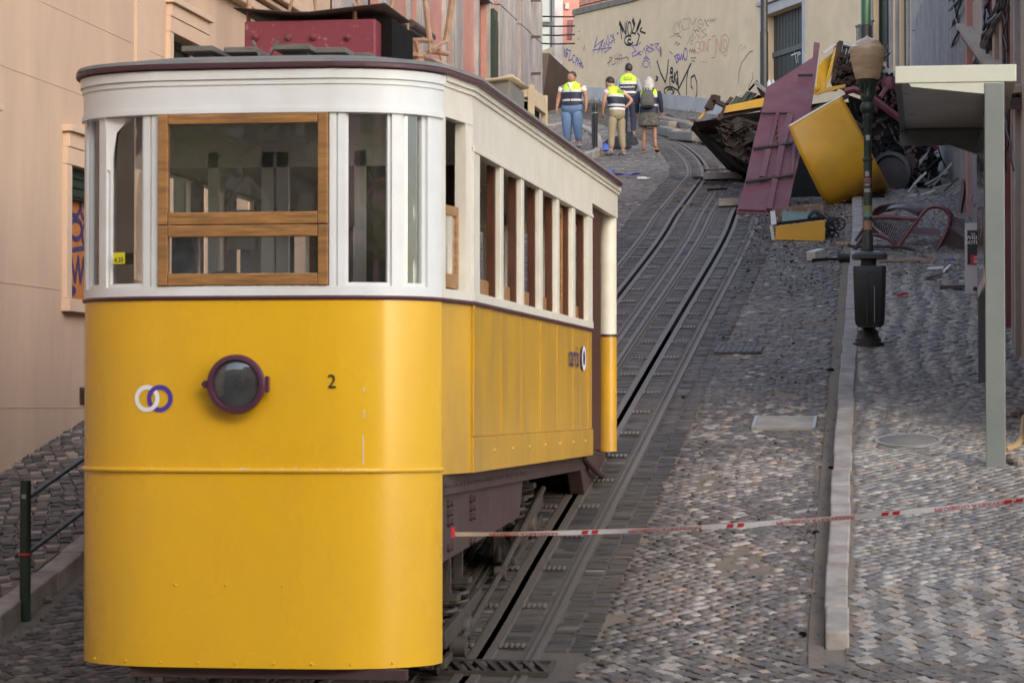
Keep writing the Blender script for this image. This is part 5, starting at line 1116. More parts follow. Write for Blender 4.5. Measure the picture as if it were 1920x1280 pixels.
g_ = [(.06, 147), (.095, 146), (.10, 143), (.118, 128), (.132, 112), (.142, 98), (.147, 92), (.142, 86), (.118, 83), (.115, 82), (.105, 78), (.08, 73), (.045, 70), (.025, 68), (.012, 65), (0, 63)]
sc_ = 30.9 / 30.9
mb = MB(); mb.lathe([(r * 1.3, lz_(y + 3)) for r, y in g_], 36, o0); mb.build('globe', M['lampglass'], SLP)
def sticker(y0, y1, c, wd=70, name='sticker', ang=-98, r=.0465):
    mb = MB(); vs = []
    for k in range(6):
        a = math.radians(ang - wd / 2 + wd * k / 5); vs += [(lx + r * math.cos(a), ly + r * math.sin(a), lz_(y1)), (lx + r * math.cos(a), ly + r * math.sin(a), lz_(y0))]
    mb.add(vs, [(2 * k, 2 * k + 2, 2 * k + 3, 2 * k + 1) for k in range(5)]); return mb.build(name, mk('sticker_paint', tuple(v * .6 for v in c), .5, c2=tuple(v * .3 for v in c), sc=40, amt=.8), SLP)
sticker(254, 264, (.55, .6, .7), 60, ang=-85, r=.044); sticker(322, 331, (.6, .6, .6), 60); sticker(334, 343, (.5, .15, .15), 110); sticker(345, 349, (.5, .5, .45), 80); sticker(354, 361, (.6, .6, .55), 90)
sticker(386, 396, (.35, .4, .1), 150); sticker(396, 407, (.25, .45, .4), 150); sticker(414, 431, (.6, .35, .22), 140)
# litter bin strapped to the lamp post
BN = thing('litter_bin', 'black plastic litter bin with a domed lid hung on the street lamp post', 'litter bin', (lx + .02, ly - .2, lz_(612)))
bo = (lx + .02, ly - .16, 0)
def rr_prof(hw, hd, n=6, r=.05):
    pts = []
    for cx, cy, a0 in ((hw - r, hd - r, 0), (-hw + r, hd - r, 90), (-hw + r, -hd + r, 180), (hw - r, -hd + r, 270)):
        for k in range(n): a = math.radians(a0 + 90 * k / (n - 1)); pts.append((cx + r * math.cos(a), cy + r * math.sin(a)))
    return pts
def loft(mb, secs, o, cap=True, mi=0):
    rows = [[(o[0] + x, o[1] + y, z) for x, y in sec + sec[:1]] for z, sec in secs]; mb.grid([r[::-1] for r in rows][::1], mi, True)
    if cap: mb.add(rows[0][:-1], [tuple(range(len(rows[0]) - 1))[::-1]], mi); mb.add(rows[-1][:-1], [tuple(range(len(rows[0]) - 1))], mi)
    return mb
S_ = 1.0
mb = MB(); loft(mb, [(lz_(614), rr_prof(.12, .1)), (lz_(608), rr_prof(.15, .10)), (lz_(600), rr_prof(.155, .135)), (lz_(504), rr_prof(.172, .15)), (lz_(501), rr_prof(.168, .145))], bo); BB = mb.build('body', M['binm'], BN)
mb = MB(); mb.box2((bo[0] - .03, bo[1] - .156, lz_(608)), (bo[0] - .018, bo[1] - .140, lz_(512))); mb.box2((bo[0] + .045, bo[1] - .156, lz_(608)), (bo[0] + .057, bo[1] - .14, lz_(512))); mb.box2((bo[0] - .018, bo[1] - .157, lz_(514)), (bo[0] + .045, bo[1] - .140, lz_(512))); mb.build('rib', M['binm'], BB)
mb = MB(); mb.box2((bo[0] + .05, bo[1] - .160, lz_(606)), (bo[0] + .056, bo[1] - .157, lz_(538))); mb.build('key_slot', M['galv'], BB)
mb = MB(); loft(mb, [(lz_(501), rr_prof(.07, .07)), (lz_(488), rr_prof(.07, .07))], bo); mb.build('neck', M['binm'], BN)
mb = MB(); loft(mb, [(lz_(488), rr_prof(.165, .15)), (lz_(487), rr_prof(.185, .165)), (lz_(480), rr_prof(.185, .165)), (lz_(475), rr_prof(.165, .14)), (lz_(473), rr_prof(.10, .08))], bo); mb.build('lid', mk('glossy_bin_lid', (.045, .047, .05), .28), BN)
# ---- tram stop shelter
sb = G(1866, 876, .10); sy = sb.y; fy = 27.75
def sx(px, y=None): return atY(px, 700, y or sy).x
def szz(py, y=None): return atY(1700, py, y or sy).z
SH = thing('tram_stop_shelter', 'pale green steel tram stop shelter on the right pavement', 'shelter', sb)
zt1, zt2 = szz(124), szz(156)
X0, X1_ = sx(1680), sx(1908); P0, P1 = sx(1848), sx(1885)
mb = MB(); mb.box2((P0, sy, sb.z - .1), (P1, sy + .10, zt2 - .01)); POST = mb.build('post', M['shpost'], SH, bevel=.006)
ya = atY(1843, 742, fy); gzb = gzf(fy) + .09; mb = MB(); mb.box2((sx(1834, fy), fy, gzb - .1), (sx(1862, fy), fy + .10, zt2 - .02)); mb.build('post', M['shgrey'], SH, bevel=.006)
mb = MB(); mb.box2((X0, sy, zt2), (X1_, sy + .06, zt1)); mb.build('front_beam', M['shelter'], SH, bevel=.006)
mb = MB(); mb.box2((X0, sy + .063, zt2 - .0), (X0 + .05, fy + .1, zt1 - .03)); mb.build('side_beam', M['shgrey'], SH, bevel=.004)
mb = MB(); mb.box2((X0, fy + .1, zt2 - .14), (X1_, fy + .16, zt1)); mb.build('back_beam', M['shgrey'], SH, bevel=.004)
mb = MB(); mb.prism([(X0 + .05, sy + .063, zt1 - .02), (X1_, sy + .063, zt1 - .02), (X1_, sy + .063, zt2 + .02), (X0 + .05, sy + .063, zt2 + .02)], (0, fy - sy, 0)); mb.build('roof', M['shunder'], SH)
mb = MB(); a = sx(1706); mb.prism([(a, sy + .01, zt2 - .003), (P1, sy + .01, zt2 - .003), (P1, sy + .01, szz(190)), (P0, sy + .01, szz(178)), (a + .02, sy + .01, zt2 - .03)], (0, .08, 0)); mb.build('bracket', M['shelter'], SH)
mb = MB(); a = sx(1706, fy); mb.prism([(X0 + .08, fy, zt2 - .003), (sx(1862, fy), fy, zt2 - .003), (sx(1862, fy), fy, zt2 - .3), (sx(1834, fy), fy, zt2 - .24)], (0, .08, 0)); mb.build('bracket', M['shgrey'], SH)
mb = MB(); mb.box2((P0 + .01, sy + .12, szz(525)), (P0 + .03, fy - .1, szz(393))); mb.build('timetable_case', M['whitew'], SH)
mb = MB(); mb.box2((P0 + .0, sy + .5, szz(500)), (P0 + .012, fy - .3, zt2 - .2)); mb.build('side_pane', M['glass'], SH)
# stones by the foot of the shelter
for k, (px, py, r) in enumerate(((1898, 868, .06), (1910, 872, .05), (1905, 780, .06), (1893, 862, .04))):
    p = G(px, py, .10); mb = MB(); n = 7; vs = []
    for zc, f in ((0, .8), (.5, 1), (1, .5)):
        for j in range(n): a = 6.28 * j / n; q = random.uniform(.8, 1.2) * r * f; vs.append((p.x + q * math.cos(a), p.y + q * math.sin(a), p.z + zc * r * 1.3))
    mb.add(vs, [(i * n + j, i * n + (j + 1) % n, (i + 1) * n + (j + 1) % n, (i + 1) * n + j) for i in range(2) for j in range(n)] + [tuple(range(2 * n, 3 * n))]); tag(mb.build('loose_stone', M['rubble']), 'loose grey stones lying at the wall foot behind the shelter post', 'stone', 'loose stones by the shelter')
mb = MB(); p = G(1908, 850, .10); mb.tube([p + Vector((-.1, .1, .03)), p + Vector((0, .3, .06)), p + Vector((.06, .7, .12)), p + Vector((.1, 1.2, .3))], .03, 8); tag(mb.build('hose', mk('tan_hose', (.35, .24, .11), .6)), 'tan hose lying along the wall foot by the shelter', 'hose')
# ---- advertising box of the hotel
hb = at(1838, 552, 37); hby = G(1838, 552, .10).y
AD = thing('sign_box', 'white wall box with a dark hotel poster behind the shelter posts', 'sign', (0.6, hby, gzf(hby)))
def hx(px): return atY(px, 500, hby).x
def hz(py): return atY(1830, py, hby).z
mb = MB(); mb.box2((hx(1810), hby, hz(552)), (hx(1850), hby + .3, hz(418))); mb.build('case', M['whitew'], AD, bevel=.01)
mb = MB(); mb.box2((hx(1815), hby + .02, hz(580)), (hx(1850), hby + .28, hz(552))); mb.build('plinth', M['dstone'], AD)
mb = MB(); mb.box2((hx(1814), hby - .008, hz(496)), (hx(1848), hby - .002, hz(432))); mb.build('poster', mk('poster_black', (.018, .018, .022), .4), AD)
mb = MB(); mb.box2((hx(1820), hby - .012, hz(496)), (hx(1848), hby - .009, hz(478))); mb.build('poster_band', mk('poster_red', (.42, .03, .04), .5), AD)
for t_, y_, s_ in (('THE', 439, .03), ('WISH', 446, .066), ('HOTEL', 455, .058)): text_mesh(t_, s_, 'lettering', M['logow'], AD, frame(Vector(((hx(1814.5) + hx(1834)) / 2, hby - .012, hz(y_))), (1, 0, 0), (0, 0, 1)), .0008)
for y_ in (482, 487, 491): mb = MB(); mb.box2((hx(1826), hby - .0145, hz(y_ + 1)), (hx(1836), hby - .0122, hz(y_))); mb.build('print_line', M['logow'], AD)
mb = MB(); mb.lathe([(.025, 0), (.025, .015), (.012, .02)], 12, (hx(1828), hby, hz(541)), Matrix.Rotation(math.radians(90), 3, 'X')); mb.build('lock', M['binm'], AD)
# ---- cordon tape
ta = at(850, 1001, 16.3); tb2 = at(1935, 935, 14.4)
TP_ = thing('cordon_tape', 'red and white police tape stretched from the tram to the right across the street', 'tape', ta)
N_ = 40; pts = []
for k in range(N_ + 1):
    t = k / N_; p = ta.lerp(tb2, t); p.z -= .045 * 4 * t * (1 - t); pts.append(p)
d_ = (tb2 - ta).normalized()
mb = MB(); rows = []
for k, p in enumerate(pts): tw = .35 + .25 * math.sin(k * .5) ; n_ = Vector((0, -math.sin(tw), math.cos(tw))); rows.append([p - n_ * .0135, p + n_ * .0135])
mb.grid(rows, 0, True); mb.build('band', M['tapew'], TP_)
L_ = (tb2 - ta).length
def tpos(s): t = s / L_; k = min(int(t * N_), N_ - 1); f = t * N_ - k; return pts[k].lerp(pts[k + 1], f), (pts[k + 1] - pts[k]).normalized(), .35 + .25 * math.sin((k + f) * .5)
s = .12; w_i = 0
while s < L_ - .4:
    txt = 'PROIBIDO ATRAVESSAR'
    mid, dr_, tw = tpos(s + .36); n_ = Vector((0, -math.sin(tw), math.cos(tw)))
    text_mesh(txt, .029, 'lettering', M['tapered'], TP_, frame(mid + Vector((0, -.003, -.001)), dr_, n_), .0004, sx=1.5, flip=True)
    mid, dr_, tw = tpos(min(s + .80, L_ - .1)); n_ = Vector((0, -math.sin(tw), math.cos(tw))); fm = frame(mid + Vector((0, -.003, 0)), dr_, n_)
    for q in (-.032, .032): mb = MB(); mb.add([fm @ Vector(v) for v in ((q - .026, -.010, 0), (q + .014, -.010, 0), (q + .026, .010, 0), (q - .016, .010, 0))], [(0, 1, 2, 3)]); mb.build('red_block', M['tapered'], TP_)
    s += .92
mb = MB(); mb.box(ta + Vector((0, -.01, .01)), (.018, .016, .06)); mb.build('knot', M['tapered'], TP_); mb = MB(); mb.tube([ta, ta + Vector((-.05, .0, -.32))], .0025, 5); mb.build('string', M['wbrown'], TP_)
# ---- left railing
r0 = G(47, 1160, .02); r0 = Vector((-6.13, 19.15, gzf(19.15)))
r0 = Vector((G(47, 1160).x, G(47, 1160).y, G(47, 1160).z)); ph = atY(47, 900, r0.y).z
LRg = thing('guard_rail', 'dark tubular guard rail along the left kerb beside the tram', 'railing', r0)
n_post = 3; sp = 2.9
for k in range(n_post):
    y = r0.y + k * sp; dz = gzf(y) - r0.z; mb = MB(); mb.lathe([(.038, r0.z - .05 + dz), (.038, ph + dz - .02), (.036, ph + dz), (0, ph + dz + .002)], 18, (r0.x, y, 0)); mb.build('post', M['greenp'], LRg)
for py in (935, 1040):
    z = atY(60, py, r0.y).z; mb = MB(); mb.tube([(r0.x + .0, r0.y, z)] + [(r0.x, r0.y + t, z + gzf(r0.y + t) - r0.z) for t in (1.5, 2.9, 4.4, 5.8)], .02, 10); mb.build('rail', M['greenp'], LRg)
z = atY(47, 1038, r0.y).z; mb = MB(); mb.lathe([(.0395, z - .008), (.0395, z + .008)], 18, (r0.x, r0.y, 0)); mb.build('band', M['tapered'], LRg)
mb = MB(); z = atY(47, 930, r0.y).z; 
for a0 in (-100, -80): a = math.radians(a0); mb.box((r0.x + .039 * math.cos(a), r0.y + .039 * math.sin(a), z), (.016, .003, .03))
mb.build('torn_sticker', M['galv'], LRg)
def rock(p, r, m='rubble', nm='loose_stone', lab=None, grp=None, kind='stone', flat_=.7, seed=None):
    mb = MB(); n = 7; vs = []; rx, ry = r * random.uniform(.8, 1.3), r * random.uniform(.7, 1.2)
    for zc, f in ((-.2, .9), (.45, 1.0), (1, .55)):
        for j in range(n): a = 6.28 * j / n + zc; q = random.uniform(.75, 1.15) * f; vs.append((p[0] + q * rx * math.cos(a), p[1] + q * ry * math.sin(a), p[2] + zc * r * flat_ * random.uniform(.85, 1.1)))
    mb.add(vs, [(i * n + j, i * n + (j + 1) % n, (i + 1) * n + (j + 1) % n, (i + 1) * n + j) for i in range(2) for j in range(n)] + [tuple(range(2 * n, 3 * n))]); o = mb.build(nm, M[m])
    if lab: tag(o, lab, kind, grp)
    return o
rock(G(88, 1126), .045, lab='small grey stone lying in the gutter behind the left rail post')
rock(G(1516, 1112), .05, lab='grey stone lying in the right gutter below the tape'); rock(G(1505, 1190), .035, 'wdark', lab='black scrap lying in the right gutter near the kerb end')
rock(G(1530, 998), .025, 'wdark', lab='tiny black scraps beside the kerb just below the tape', grp='black scraps'); rock(G(1517, 998), .02, 'wdark', lab='tiny black scraps beside the kerb just below the tape', grp='black scraps')
rock(G(1558, 878), .03, 'wdark', lab='small black lump in the gutter above the tape'); rock(G(1557, 695), .04, 'wdark', lab='black lump in the gutter level with the litter bin foot')
# ---- poles
def pole(px, py_top, py_ring, D, r, lab, low_m='greenp', up_m='greenp'):
    p = at(px, 200, D); g0 = gzf(p.y); t = thing('street_pole', lab, 'pole', (p.x, p.y, g0)); zr = at(px, py_ring, D).z; top = at(px, -160, D).z
    mb = MB(); mb.lathe([(r * 1.15, g0 - .1), (r * 1.15, zr), (r * 1.0, zr + .01)], 16, (p.x, p.y, 0)); mb.build('lower_pole', M[low_m], t)
    mb = MB(); mb.lathe([(r, zr), (r, top)], 16, (p.x, p.y, 0)); mb.build('upper_pole', M[up_m], t); return t
pole(1433, -20, 60, 66, .085, 'tall black pole standing in front of the dark double door', 'black', 'black')
M['green2'] = mk('bottle_green_paint', (.02, .075, .03), .4)
pole(1624, -20, 48, 56, .10, 'thick green pole with a black lower sleeve directly behind the street lamp', 'black', 'green2')
# bollards by the women
for k, (px, dy) in enumerate(((1116, 0), (1113.5, .9))):
    p = G(px, 287 if k == 0 else 280); p.y += 0; zt = atY(px, 194, p.y).z if k == 0 else p.z + 1.0
    t = thing('bollard', ('near' if k == 0 else 'farther') + ' one of two black bollards at the kerb between the pedestrians', 'bollard', p, 'bollards at the bend')
    mb = MB(); mb.lathe([(.055, p.z - .05), (.055, p.z + (zt - p.z) * .86), (.04, p.z + (zt - p.z) * .87), (.04, p.z + (zt - p.z) * .89), (.055, p.z + (zt - p.z) * .9), (.05, zt), (0, zt + .01)], 16, (p.x, p.y, 0)); mb.build('post', M['black'], t)
    mb = MB(); mb.lathe([(.057, p.z + (zt - p.z) * .80), (.057, p.z + (zt - p.z) * .815)], 16, (p.x, p.y, 0)); mb.build('ring', M['galv'], t)
# red sticker covered standpipe at the corner
rp = at(1014, 240, 57.4); RH = thing('standpipe', 'red standpipe box covered with stickers at the corner of the pink building', 'standpipe', (rp.x, rp.y, gzf(rp.y)))
def rz(py): return at(1014, py, 57.4).z
mb = MB(); loft(mb, [(rz(222), rr_prof(.09, .09, 4, .03)), (rz(218), rr_prof(.11, .1, 4, .03)), (rz(200), rr_prof(.12, .1, 4, .03)), (rz(192), rr_prof(.10, .09, 4, .03)), (rz(187), rr_prof(.06, .06, 4, .03))], (rp.x, rp.y, 0)); bx_ = mb.build('body', M['redst'], RH)
mb = MB(); mb.lathe([(.03, gzf(rp.y) - .1), (.03, rz(222))], 10, (rp.x, rp.y, 0)); mb.build('pipe', M['redst'], RH); mb = MB(); mb.tube([(rp.x + .04, rp.y, rz(187)), (rp.x + .05, rp.y, rz(140))], .02, 8); mb.tube([(rp.x - .02, rp.y, rz(187)), (rp.x - .03, rp.y, rz(120))], .025, 8); mb.build('riser_pipe', M['black'], RH)
for x, z, c in ((-.06, 199, (.2, .4, .05)), (.05, 197, (.03, .03, .03)), (-.03, 213, (.7, .7, .7)), (.05, 213, (.7, .7, .7)), (.07, 220, (.6, .6, .6))):
    mb = MB(); mb.lathe([(.035, 0), (.035, .006), (0, .006)], 14, (rp.x + x, rp.y - .115, rz(z)), MY); mb.build('sticker', mk('round_sticker', c, .5), bx_)

def smooth_path3(p, k=5):
    out = []
    for i in range(len(p) - 1):
        p0, p1, p2, p3 = p[max(i - 1, 0)], p[i], p[i + 1], p[min(i + 2, len(p) - 1)]
        for j in range(k): t = j / k; out.append(.5 * ((2 * p1) + (-p0 + p2) * t + (2 * p0 - 5 * p1 + 4 * p2 - p3) * t * t + (-p0 + 3 * p1 - 3 * p2 + p3) * t ** 3))
    out.append(p[-1]); return out
# ------------------------------------------------------------------ the wreck at the bend
WR = thing('wrecked_funicular_car', 'overturned and crushed yellow funicular car heaped against the right building', 'tram', (-1.6, 50, gzf(50)))
def W3(px, py, D): return at(px, py, D)
def plate(name, poly, D, th, m, par=WR, bevel=0, back=1):
    """poly of (px, py[, D]); the sheet has thickness th away from the viewer"""
    pts = [W3(q[0], q[1], q[2] if len(q) > 2 else D) for q in poly]; mb = MB()
    a = (pts[1] - pts[0]).cross(pts[-1] - pts[0]); n = Fh * th
    mb.prism(pts, n) if a.dot(Fh) < 0 else mb.prism(pts[::-1], n)
    return mb.build(name, M[m] if isinstance(m, str) else m, par, bevel=bevel, recalc=True)
def wbar(name, a, b, Da, Db, w, m, par=WR, h=None):
    mb = MB(); mb.bar(W3(*a, Da), W3(*b, Db), w, h or w); return mb.build(name, M[m], par)
# dark underframe hull seen from below
hull = [(1302, 230), (1345, 222), (1436, 208), (1560, 190), (1640, 195), (1700, 230), (1762, 300), (1752, 345), (1700, 372), (1600, 386), (1480, 392), (1440, 348), (1372, 308), (1335, 268)]
plate('crushed_hull', hull, 51.0, 1.1, 'wdark')
plate('hull_floor', [(1300, 229, 49.2), (1344, 224, 49.2), (1362, 236, 49.6), (1352, 250, 49.8), (1318, 252, 49.8)], 50, .10, 'wbrown')
plate('hull_skirt', [(1303, 234, 49.6), (1318, 254, 49.6), (1372, 308, 49.6), (1440, 350, 49.6), (1440, 336, 49.9), (1376, 290, 49.9), (1340, 262, 49.9)], 50, .08, 'wdark')
plate('side_beam', [(1345, 224), (1428, 206), (1430, 196), (1348, 213)], 49.6, .12, 'wbrown')
plate('yellow_strip', [(1350, 213), (1430, 200), (1434, 183), (1358, 199)], 49.5, .06, 'yellow_side')
plate('maroon_edge', [(1345, 226), (1357, 200), (1362, 197), (1353, 224)], 49.4, .08, 'wbrown')
plate('yellow_tip', [(1307, 224), (1315, 221), (1329, 206), (1324, 204)], 49.4, .10, 'yellow_side')
for a, b, w_, m in (((1326, 205), (1340, 181), .09, 'wbrown'), ((1336, 183), (1347, 186), .10, 'wbrown'), ((1342, 190), (1358, 198), .07, 'wbrown'), ((1334, 206), (1340, 190), .04, 'wbrown')): wbar('bent_bracket', a, b, 49.3, 49.4, w_, m)
for q, m in (([(1368, 196), (1380, 181), (1394, 184), (1380, 194)], 'wgreen'), ([(1384, 192), (1400, 171), (1420, 176), (1408, 188)], 'wgreen'), ([(1380, 180), (1388, 170), (1392, 176), (1386, 182)], 'galv'), ([(1360, 194), (1369, 181), (1376, 184), (1368, 194)], 'wbrown'), ([(1408, 187), (1422, 178), (1436, 184), (1430, 190)], 'wdark'), ([(1395, 190), (1408, 172), (1412, 174), (1400, 190)], 'djeans')): plate('seat_wreckage', q, 49.8, .35, m)
wbar('lavender_strip', (1416, 155), (1440, 174), 49.6, 49.5, .06, 'galv'); wbar('pipe', (1404, 170), (1420, 152), 49.8, 49.8, .04, 'wdark'); wbar('pipe', (1424, 162), (1436, 185), 49.7, 49.7, .10, 'wbrown')
# running gear under the floor
for k, (a, b, w_) in enumerate((((1352, 246), (1385, 222), .06), ((1385, 222), (1425, 234), .05), ((1390, 240), (1425, 265), .16), ((1375, 250), (1392, 226), .08), ((1352, 256), (1420, 262), .05), ((1395, 275), (1415, 283), .05), ((1350, 250), (1365, 236), .09), ((1345, 262), (1380, 275), .05), ((1360, 280), (1400, 300), .07), ((1400, 268), (1388, 295), .05))):
    wbar('chassis_bar', a, b, 49.7, 49.5, w_, 'frame' if k % 2 else 'grease')
for k in range(5): mb = MB(); mb.tube(helix(W3(1378 + k * 3, 250 - k * 2, 49.4), .05, .18, 4, 1), .015, 6); mb.build('coil_spring', M['grease'], WR)
for px, py, r, D in ((1396, 285, .22, 49.7), (1365, 262, .12, 49.6)): mb = MB(); mb.lathe([(.04, -.06), (r * .8, -.05), (r, -.06), (r, .05), (r * .85, .05), (r * .8, .0), (.05, .0)], 22, W3(px, py, D), Matrix.Rotation(.5, 3, 'Z') @ MY); mb.build('wheel', M['grease'], WR)
# upper wreck: crushed body
plate('yellow_curl', [(1530, 172, 49.8), (1534, 125, 50.0), (1545, 110, 50.2), (1566, 96, 50.4), (1562, 120, 50.2), (1552, 145, 50.0), (1540, 163, 49.9)], 50, .05, 'yellow_side')
plate('yellow_band', [(1522, 176), (1526, 165), (1546, 158), (1566, 88), (1568, 90), (1556, 150), (1545, 168), (1536, 178)], 49.9, .06, 'yellow_side')
plate('white_trim', [(1541, 98), (1566, 82), (1569, 84), (1545, 102)], 49.85, .05, 'wwhite')
plate('brown_end', [(1566, 84), (1575, 75), (1573, 100), (1560, 140), (1548, 165), (1556, 140)], 50, .2, 'wbrown')
gp = plate('green_side_panel', [(1581, 86), (1606, 92), (1604, 165), (1560, 160), (1572, 120)], 50.4, .08, 'wgreen')
for k in range(5): wbar('panel_groove', (1588 + k * 5, 90 + k), (1572 + k * 7, 160), 50.37, 50.37, .012, 'wwhite', gp)
plate('white_roof_edge', [(1582, 78), (1612, 86), (1611, 91), (1581, 84)], 50.3, .1, 'wwhite'); plate('white_roof_edge', [(1648, 120), (1700, 144), (1700, 152), (1650, 134)], 50.4, .15, 'wwhite')
plate('brown_post', [(1576, 76), (1582, 78), (1566, 150), (1558, 156)], 50.1, .15, 'wbrown')
plate('yellow_edge', [(1536, 176), (1540, 166), (1586, 158), (1584, 164)], 49.8, .1, 'yellow_side')
mb = MB(); arch = [W3(x, y, 49.6) for x, y in ((1584, 172), (1600, 168), (1618, 174), (1640, 188), (1672, 212), (1710, 240), (1740, 262), (1756, 282))]; mb.tube(arch, .07, 6); mb.build('underframe_edge', M['wmaroon'], WR)
plate('side_beam', [(1518, 205), (1590, 175), (1592, 183), (1516, 218)], 49.9, .15, 'wbrown')
plate('floor_plate', [(1590, 178), (1640, 196), (1630, 240), (1600, 225)], 50.1, .1, 'wdark')
def Dm(py): return 50.4 - max(py - 200, 0) * .0195
random.seed(4)
for k in range(190):
    t = random.random(); px = random.uniform(1575, 1750); top = 180 + max(0, px - 1620) * .75; py = random.uniform(top + 4, 372); a = random.choice([-50, -35, -60, 30, 70, 15]) + random.uniform(-14, 14); L_b = random.uniform(14, 50)
    q = (px + L_b * math.cos(math.radians(a)), py - L_b * math.sin(math.radians(a)))
    if q[1] < 175 + max(0, q[0] - 1620) * .75 or q[0] > 1765 or q[1] > 385: continue
    wbar('twisted_bar', (px, py), q, Dm(py) - random.uniform(.02, .3), Dm(q[1]) - random.uniform(.02, .3), random.choice([.02, .03, .04, .06]), random.choice(['wbrown', 'wdark', 'wdark', 'wdark', 'wbrown', 'frame' if k % 9 == 0 else 'grease']))
for k in range(90):
    px = random.uniform(1556, 1650); py = random.uniform(105, 172); a = random.uniform(20, 75); L_b = random.uniform(10, 34); wbar('splintered_bar', (px, py), (min(px + L_b * math.cos(math.radians(a)), 1668), max(py - L_b * math.sin(math.radians(a)), 100)), 50.1, 50.3, random.choice([.03, .05, .07]), random.choice(['wbrown', 'wdark', 'grease', 'frame']))
for k in range(34):
    px = random.uniform(1645, 1700); py = random.uniform(150, 215); wbar('twisted_bar', (px, py), (px + random.uniform(-15, 15), py - random.uniform(8, 30)), 50, 50.2, .05, random.choice(['wbrown', 'wmaroon', 'wdark']))
for k in range(40):
    px = random.uniform(1330, 1432); py = 212 + (px - 1330) * .05 + random.uniform(6, 30 + (px - 1330) * .75); a = random.uniform(-60, 60); L_b = random.uniform(6, 26); q = (min(px + L_b * math.cos(math.radians(a)), 1436), py - L_b * math.sin(math.radians(a)))
    if q[1] < 222: continue
    wbar('chassis_bar', (px, py), q, 49.55, 49.45, random.choice([.02, .03, .05]), random.choice(['frame', 'grease', 'grease', 'wbrown']))
for k in range(26):
    px = random.uniform(1585, 1735); py = random.uniform(200, 340); mb = MB(); c_ = W3(px, max(py, 190 + (px - 1620) * .8), Dm(py) - .35); r_ = random.uniform(.03, .12)
    p_l = [c_ + Vector((r_ * t * random.uniform(.5, 1.5), random.uniform(-.05, .05), -.14 * t + r_ * math.sin(t * 2.2 + k))) for t in range(5)]; mb.tube(smooth_path3(p_l, 3), random.choice([.008, .012, .018]), 5); mb.build('loose_cable', M[random.choice(['black', 'wbrown', 'grease'])], WR)
for k in range(16):
    px = random.uniform(1600, 1745); py = random.uniform(max(200, 190 + (px - 1620) * .8), 365); s_ = random.uniform(6, 20); a = random.uniform(0, 3)
    plate('torn_sheet', [(px + s_ * math.cos(a + t), py + s_ * random.uniform(.3, .8) * math.sin(a + t)) for t in (0, 1.3, 2.6, 4.4)], Dm(py) - .3, .03, random.choice(['wbrown', 'wdark', 'wdark', 'wdark', 'wmaroon', 'galv' if k % 5 == 0 else 'wbrown']))
mb = MB(); mb.lathe([(.09, -.1), (.12, 0), (.09, .12), (0, .10)], 12, W3(1668, 158, 49.7)); mb.tube([W3(1668, 158, 49.7), W3(1650, 184, 49.6)], .05, 8); mb.build('buffer', M['wmaroon'], WR)
mb = MB(); mb.lathe([(.05, -.08), (.34, -.07), (.36, -.03), (.36, .05), (.30, .07), (.28, .01), (.06, .03)], 32, W3(1671, 325, 47.2), Matrix.Rotation(-.35, 3, 'Z') @ Matrix.Rotation(.2, 3, 'Y') @ MY); mb.build('wheel', M['binm'], WR)
plate('brown_casing', [(1700, 294), (1720, 298), (1708, 332), (1688, 325)], 47.3, .15, 'wbrown'); plate('torn_white_panel', [(1724, 300), (1742, 282), (1738, 292), (1724, 310)], 47.6, .05, 'galv')
for k in range(7):
    pts = [W3(1700 + k * 9 + random.uniform(-5, 5), 240 + k * 6, 49.7)]
    for j in range(6): pts.append(pts[-1] + Vector((random.uniform(-.12, .14), random.uniform(-.05, .05), -random.uniform(.08, .2))))
    mb = MB(); mb.tube(pts, .012, 5); mb.build('loose_cable', M['black'], WR)
# underside mass down to the ground
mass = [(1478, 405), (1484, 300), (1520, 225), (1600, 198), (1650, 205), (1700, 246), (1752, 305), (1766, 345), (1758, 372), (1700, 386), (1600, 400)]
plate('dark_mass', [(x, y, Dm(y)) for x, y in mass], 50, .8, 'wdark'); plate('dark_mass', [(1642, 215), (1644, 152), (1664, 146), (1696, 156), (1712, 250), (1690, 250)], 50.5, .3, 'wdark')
# --- maroon panel leaning on the wreck
random.seed(7)
_a, _b, _c = at(1380, 400, 43.6), at(1475, 404, 43.5), at(1530, 82, 48.6); LP0 = _a; LPN = (_b - _a).cross(_c - _a).normalized()
def Lean(px, py):      # sheet leaning back: foot nearer than the head
    return on_plane(px, py, LP0, LPN)
poly = [(1380, 400), (1475, 404), (1488, 340), (1503, 280), (1518, 222), (1527, 160), (1537, 81), (1526, 79), (1524, 108), (1437, 164), (1430, 200), (1415, 258), (1396, 345)]
LPn = thing('maroon_side_panel', 'tall maroon roof panel torn off and leaning upright against the wreck', 'panel', G(1430, 402))
mb = MB(); pts = [Lean(*q) for q in poly]; n = (pts[1] - pts[0]).cross(pts[6] - pts[0]).normalized(); n = n if n.dot(Fh) > 0 else -n
mb.prism(pts, n * .05) if True else None; mb.build('sheet', M['wmaroon'], LPn)
def pbar(a, b, w_, m='wbrown', d=.05): mb = MB(); p, q = Lean(*a) - n * d, Lean(*b) - n * d; mb.bar(p, q, w_, .035, up=n); return mb.build('stiffener', M[m], LPn)
pbar((1427, 218), (1484, 218), .025); pbar((1413, 284), (1493, 273), .06); pbar((1399, 346), (1487, 333), .06); pbar((1496, 146), (1524, 146), .03)
pbar((1458, 218), (1444, 280), .05, 'wmaroon'); pbar((1441, 286), (1429, 338), .09, 'wmaroon'); pbar((1482, 218), (1468, 276), .10, 'wmaroon'); pbar((1466, 280), (1455, 336), .10, 'wmaroon'); pbar((1453, 342), (1442, 398), .09, 'wmaroon')
pbar((1490, 272), (1484, 334), .05, 'wmaroon'); pbar((1384, 399), (1436, 401), .02, 'wmaroon')
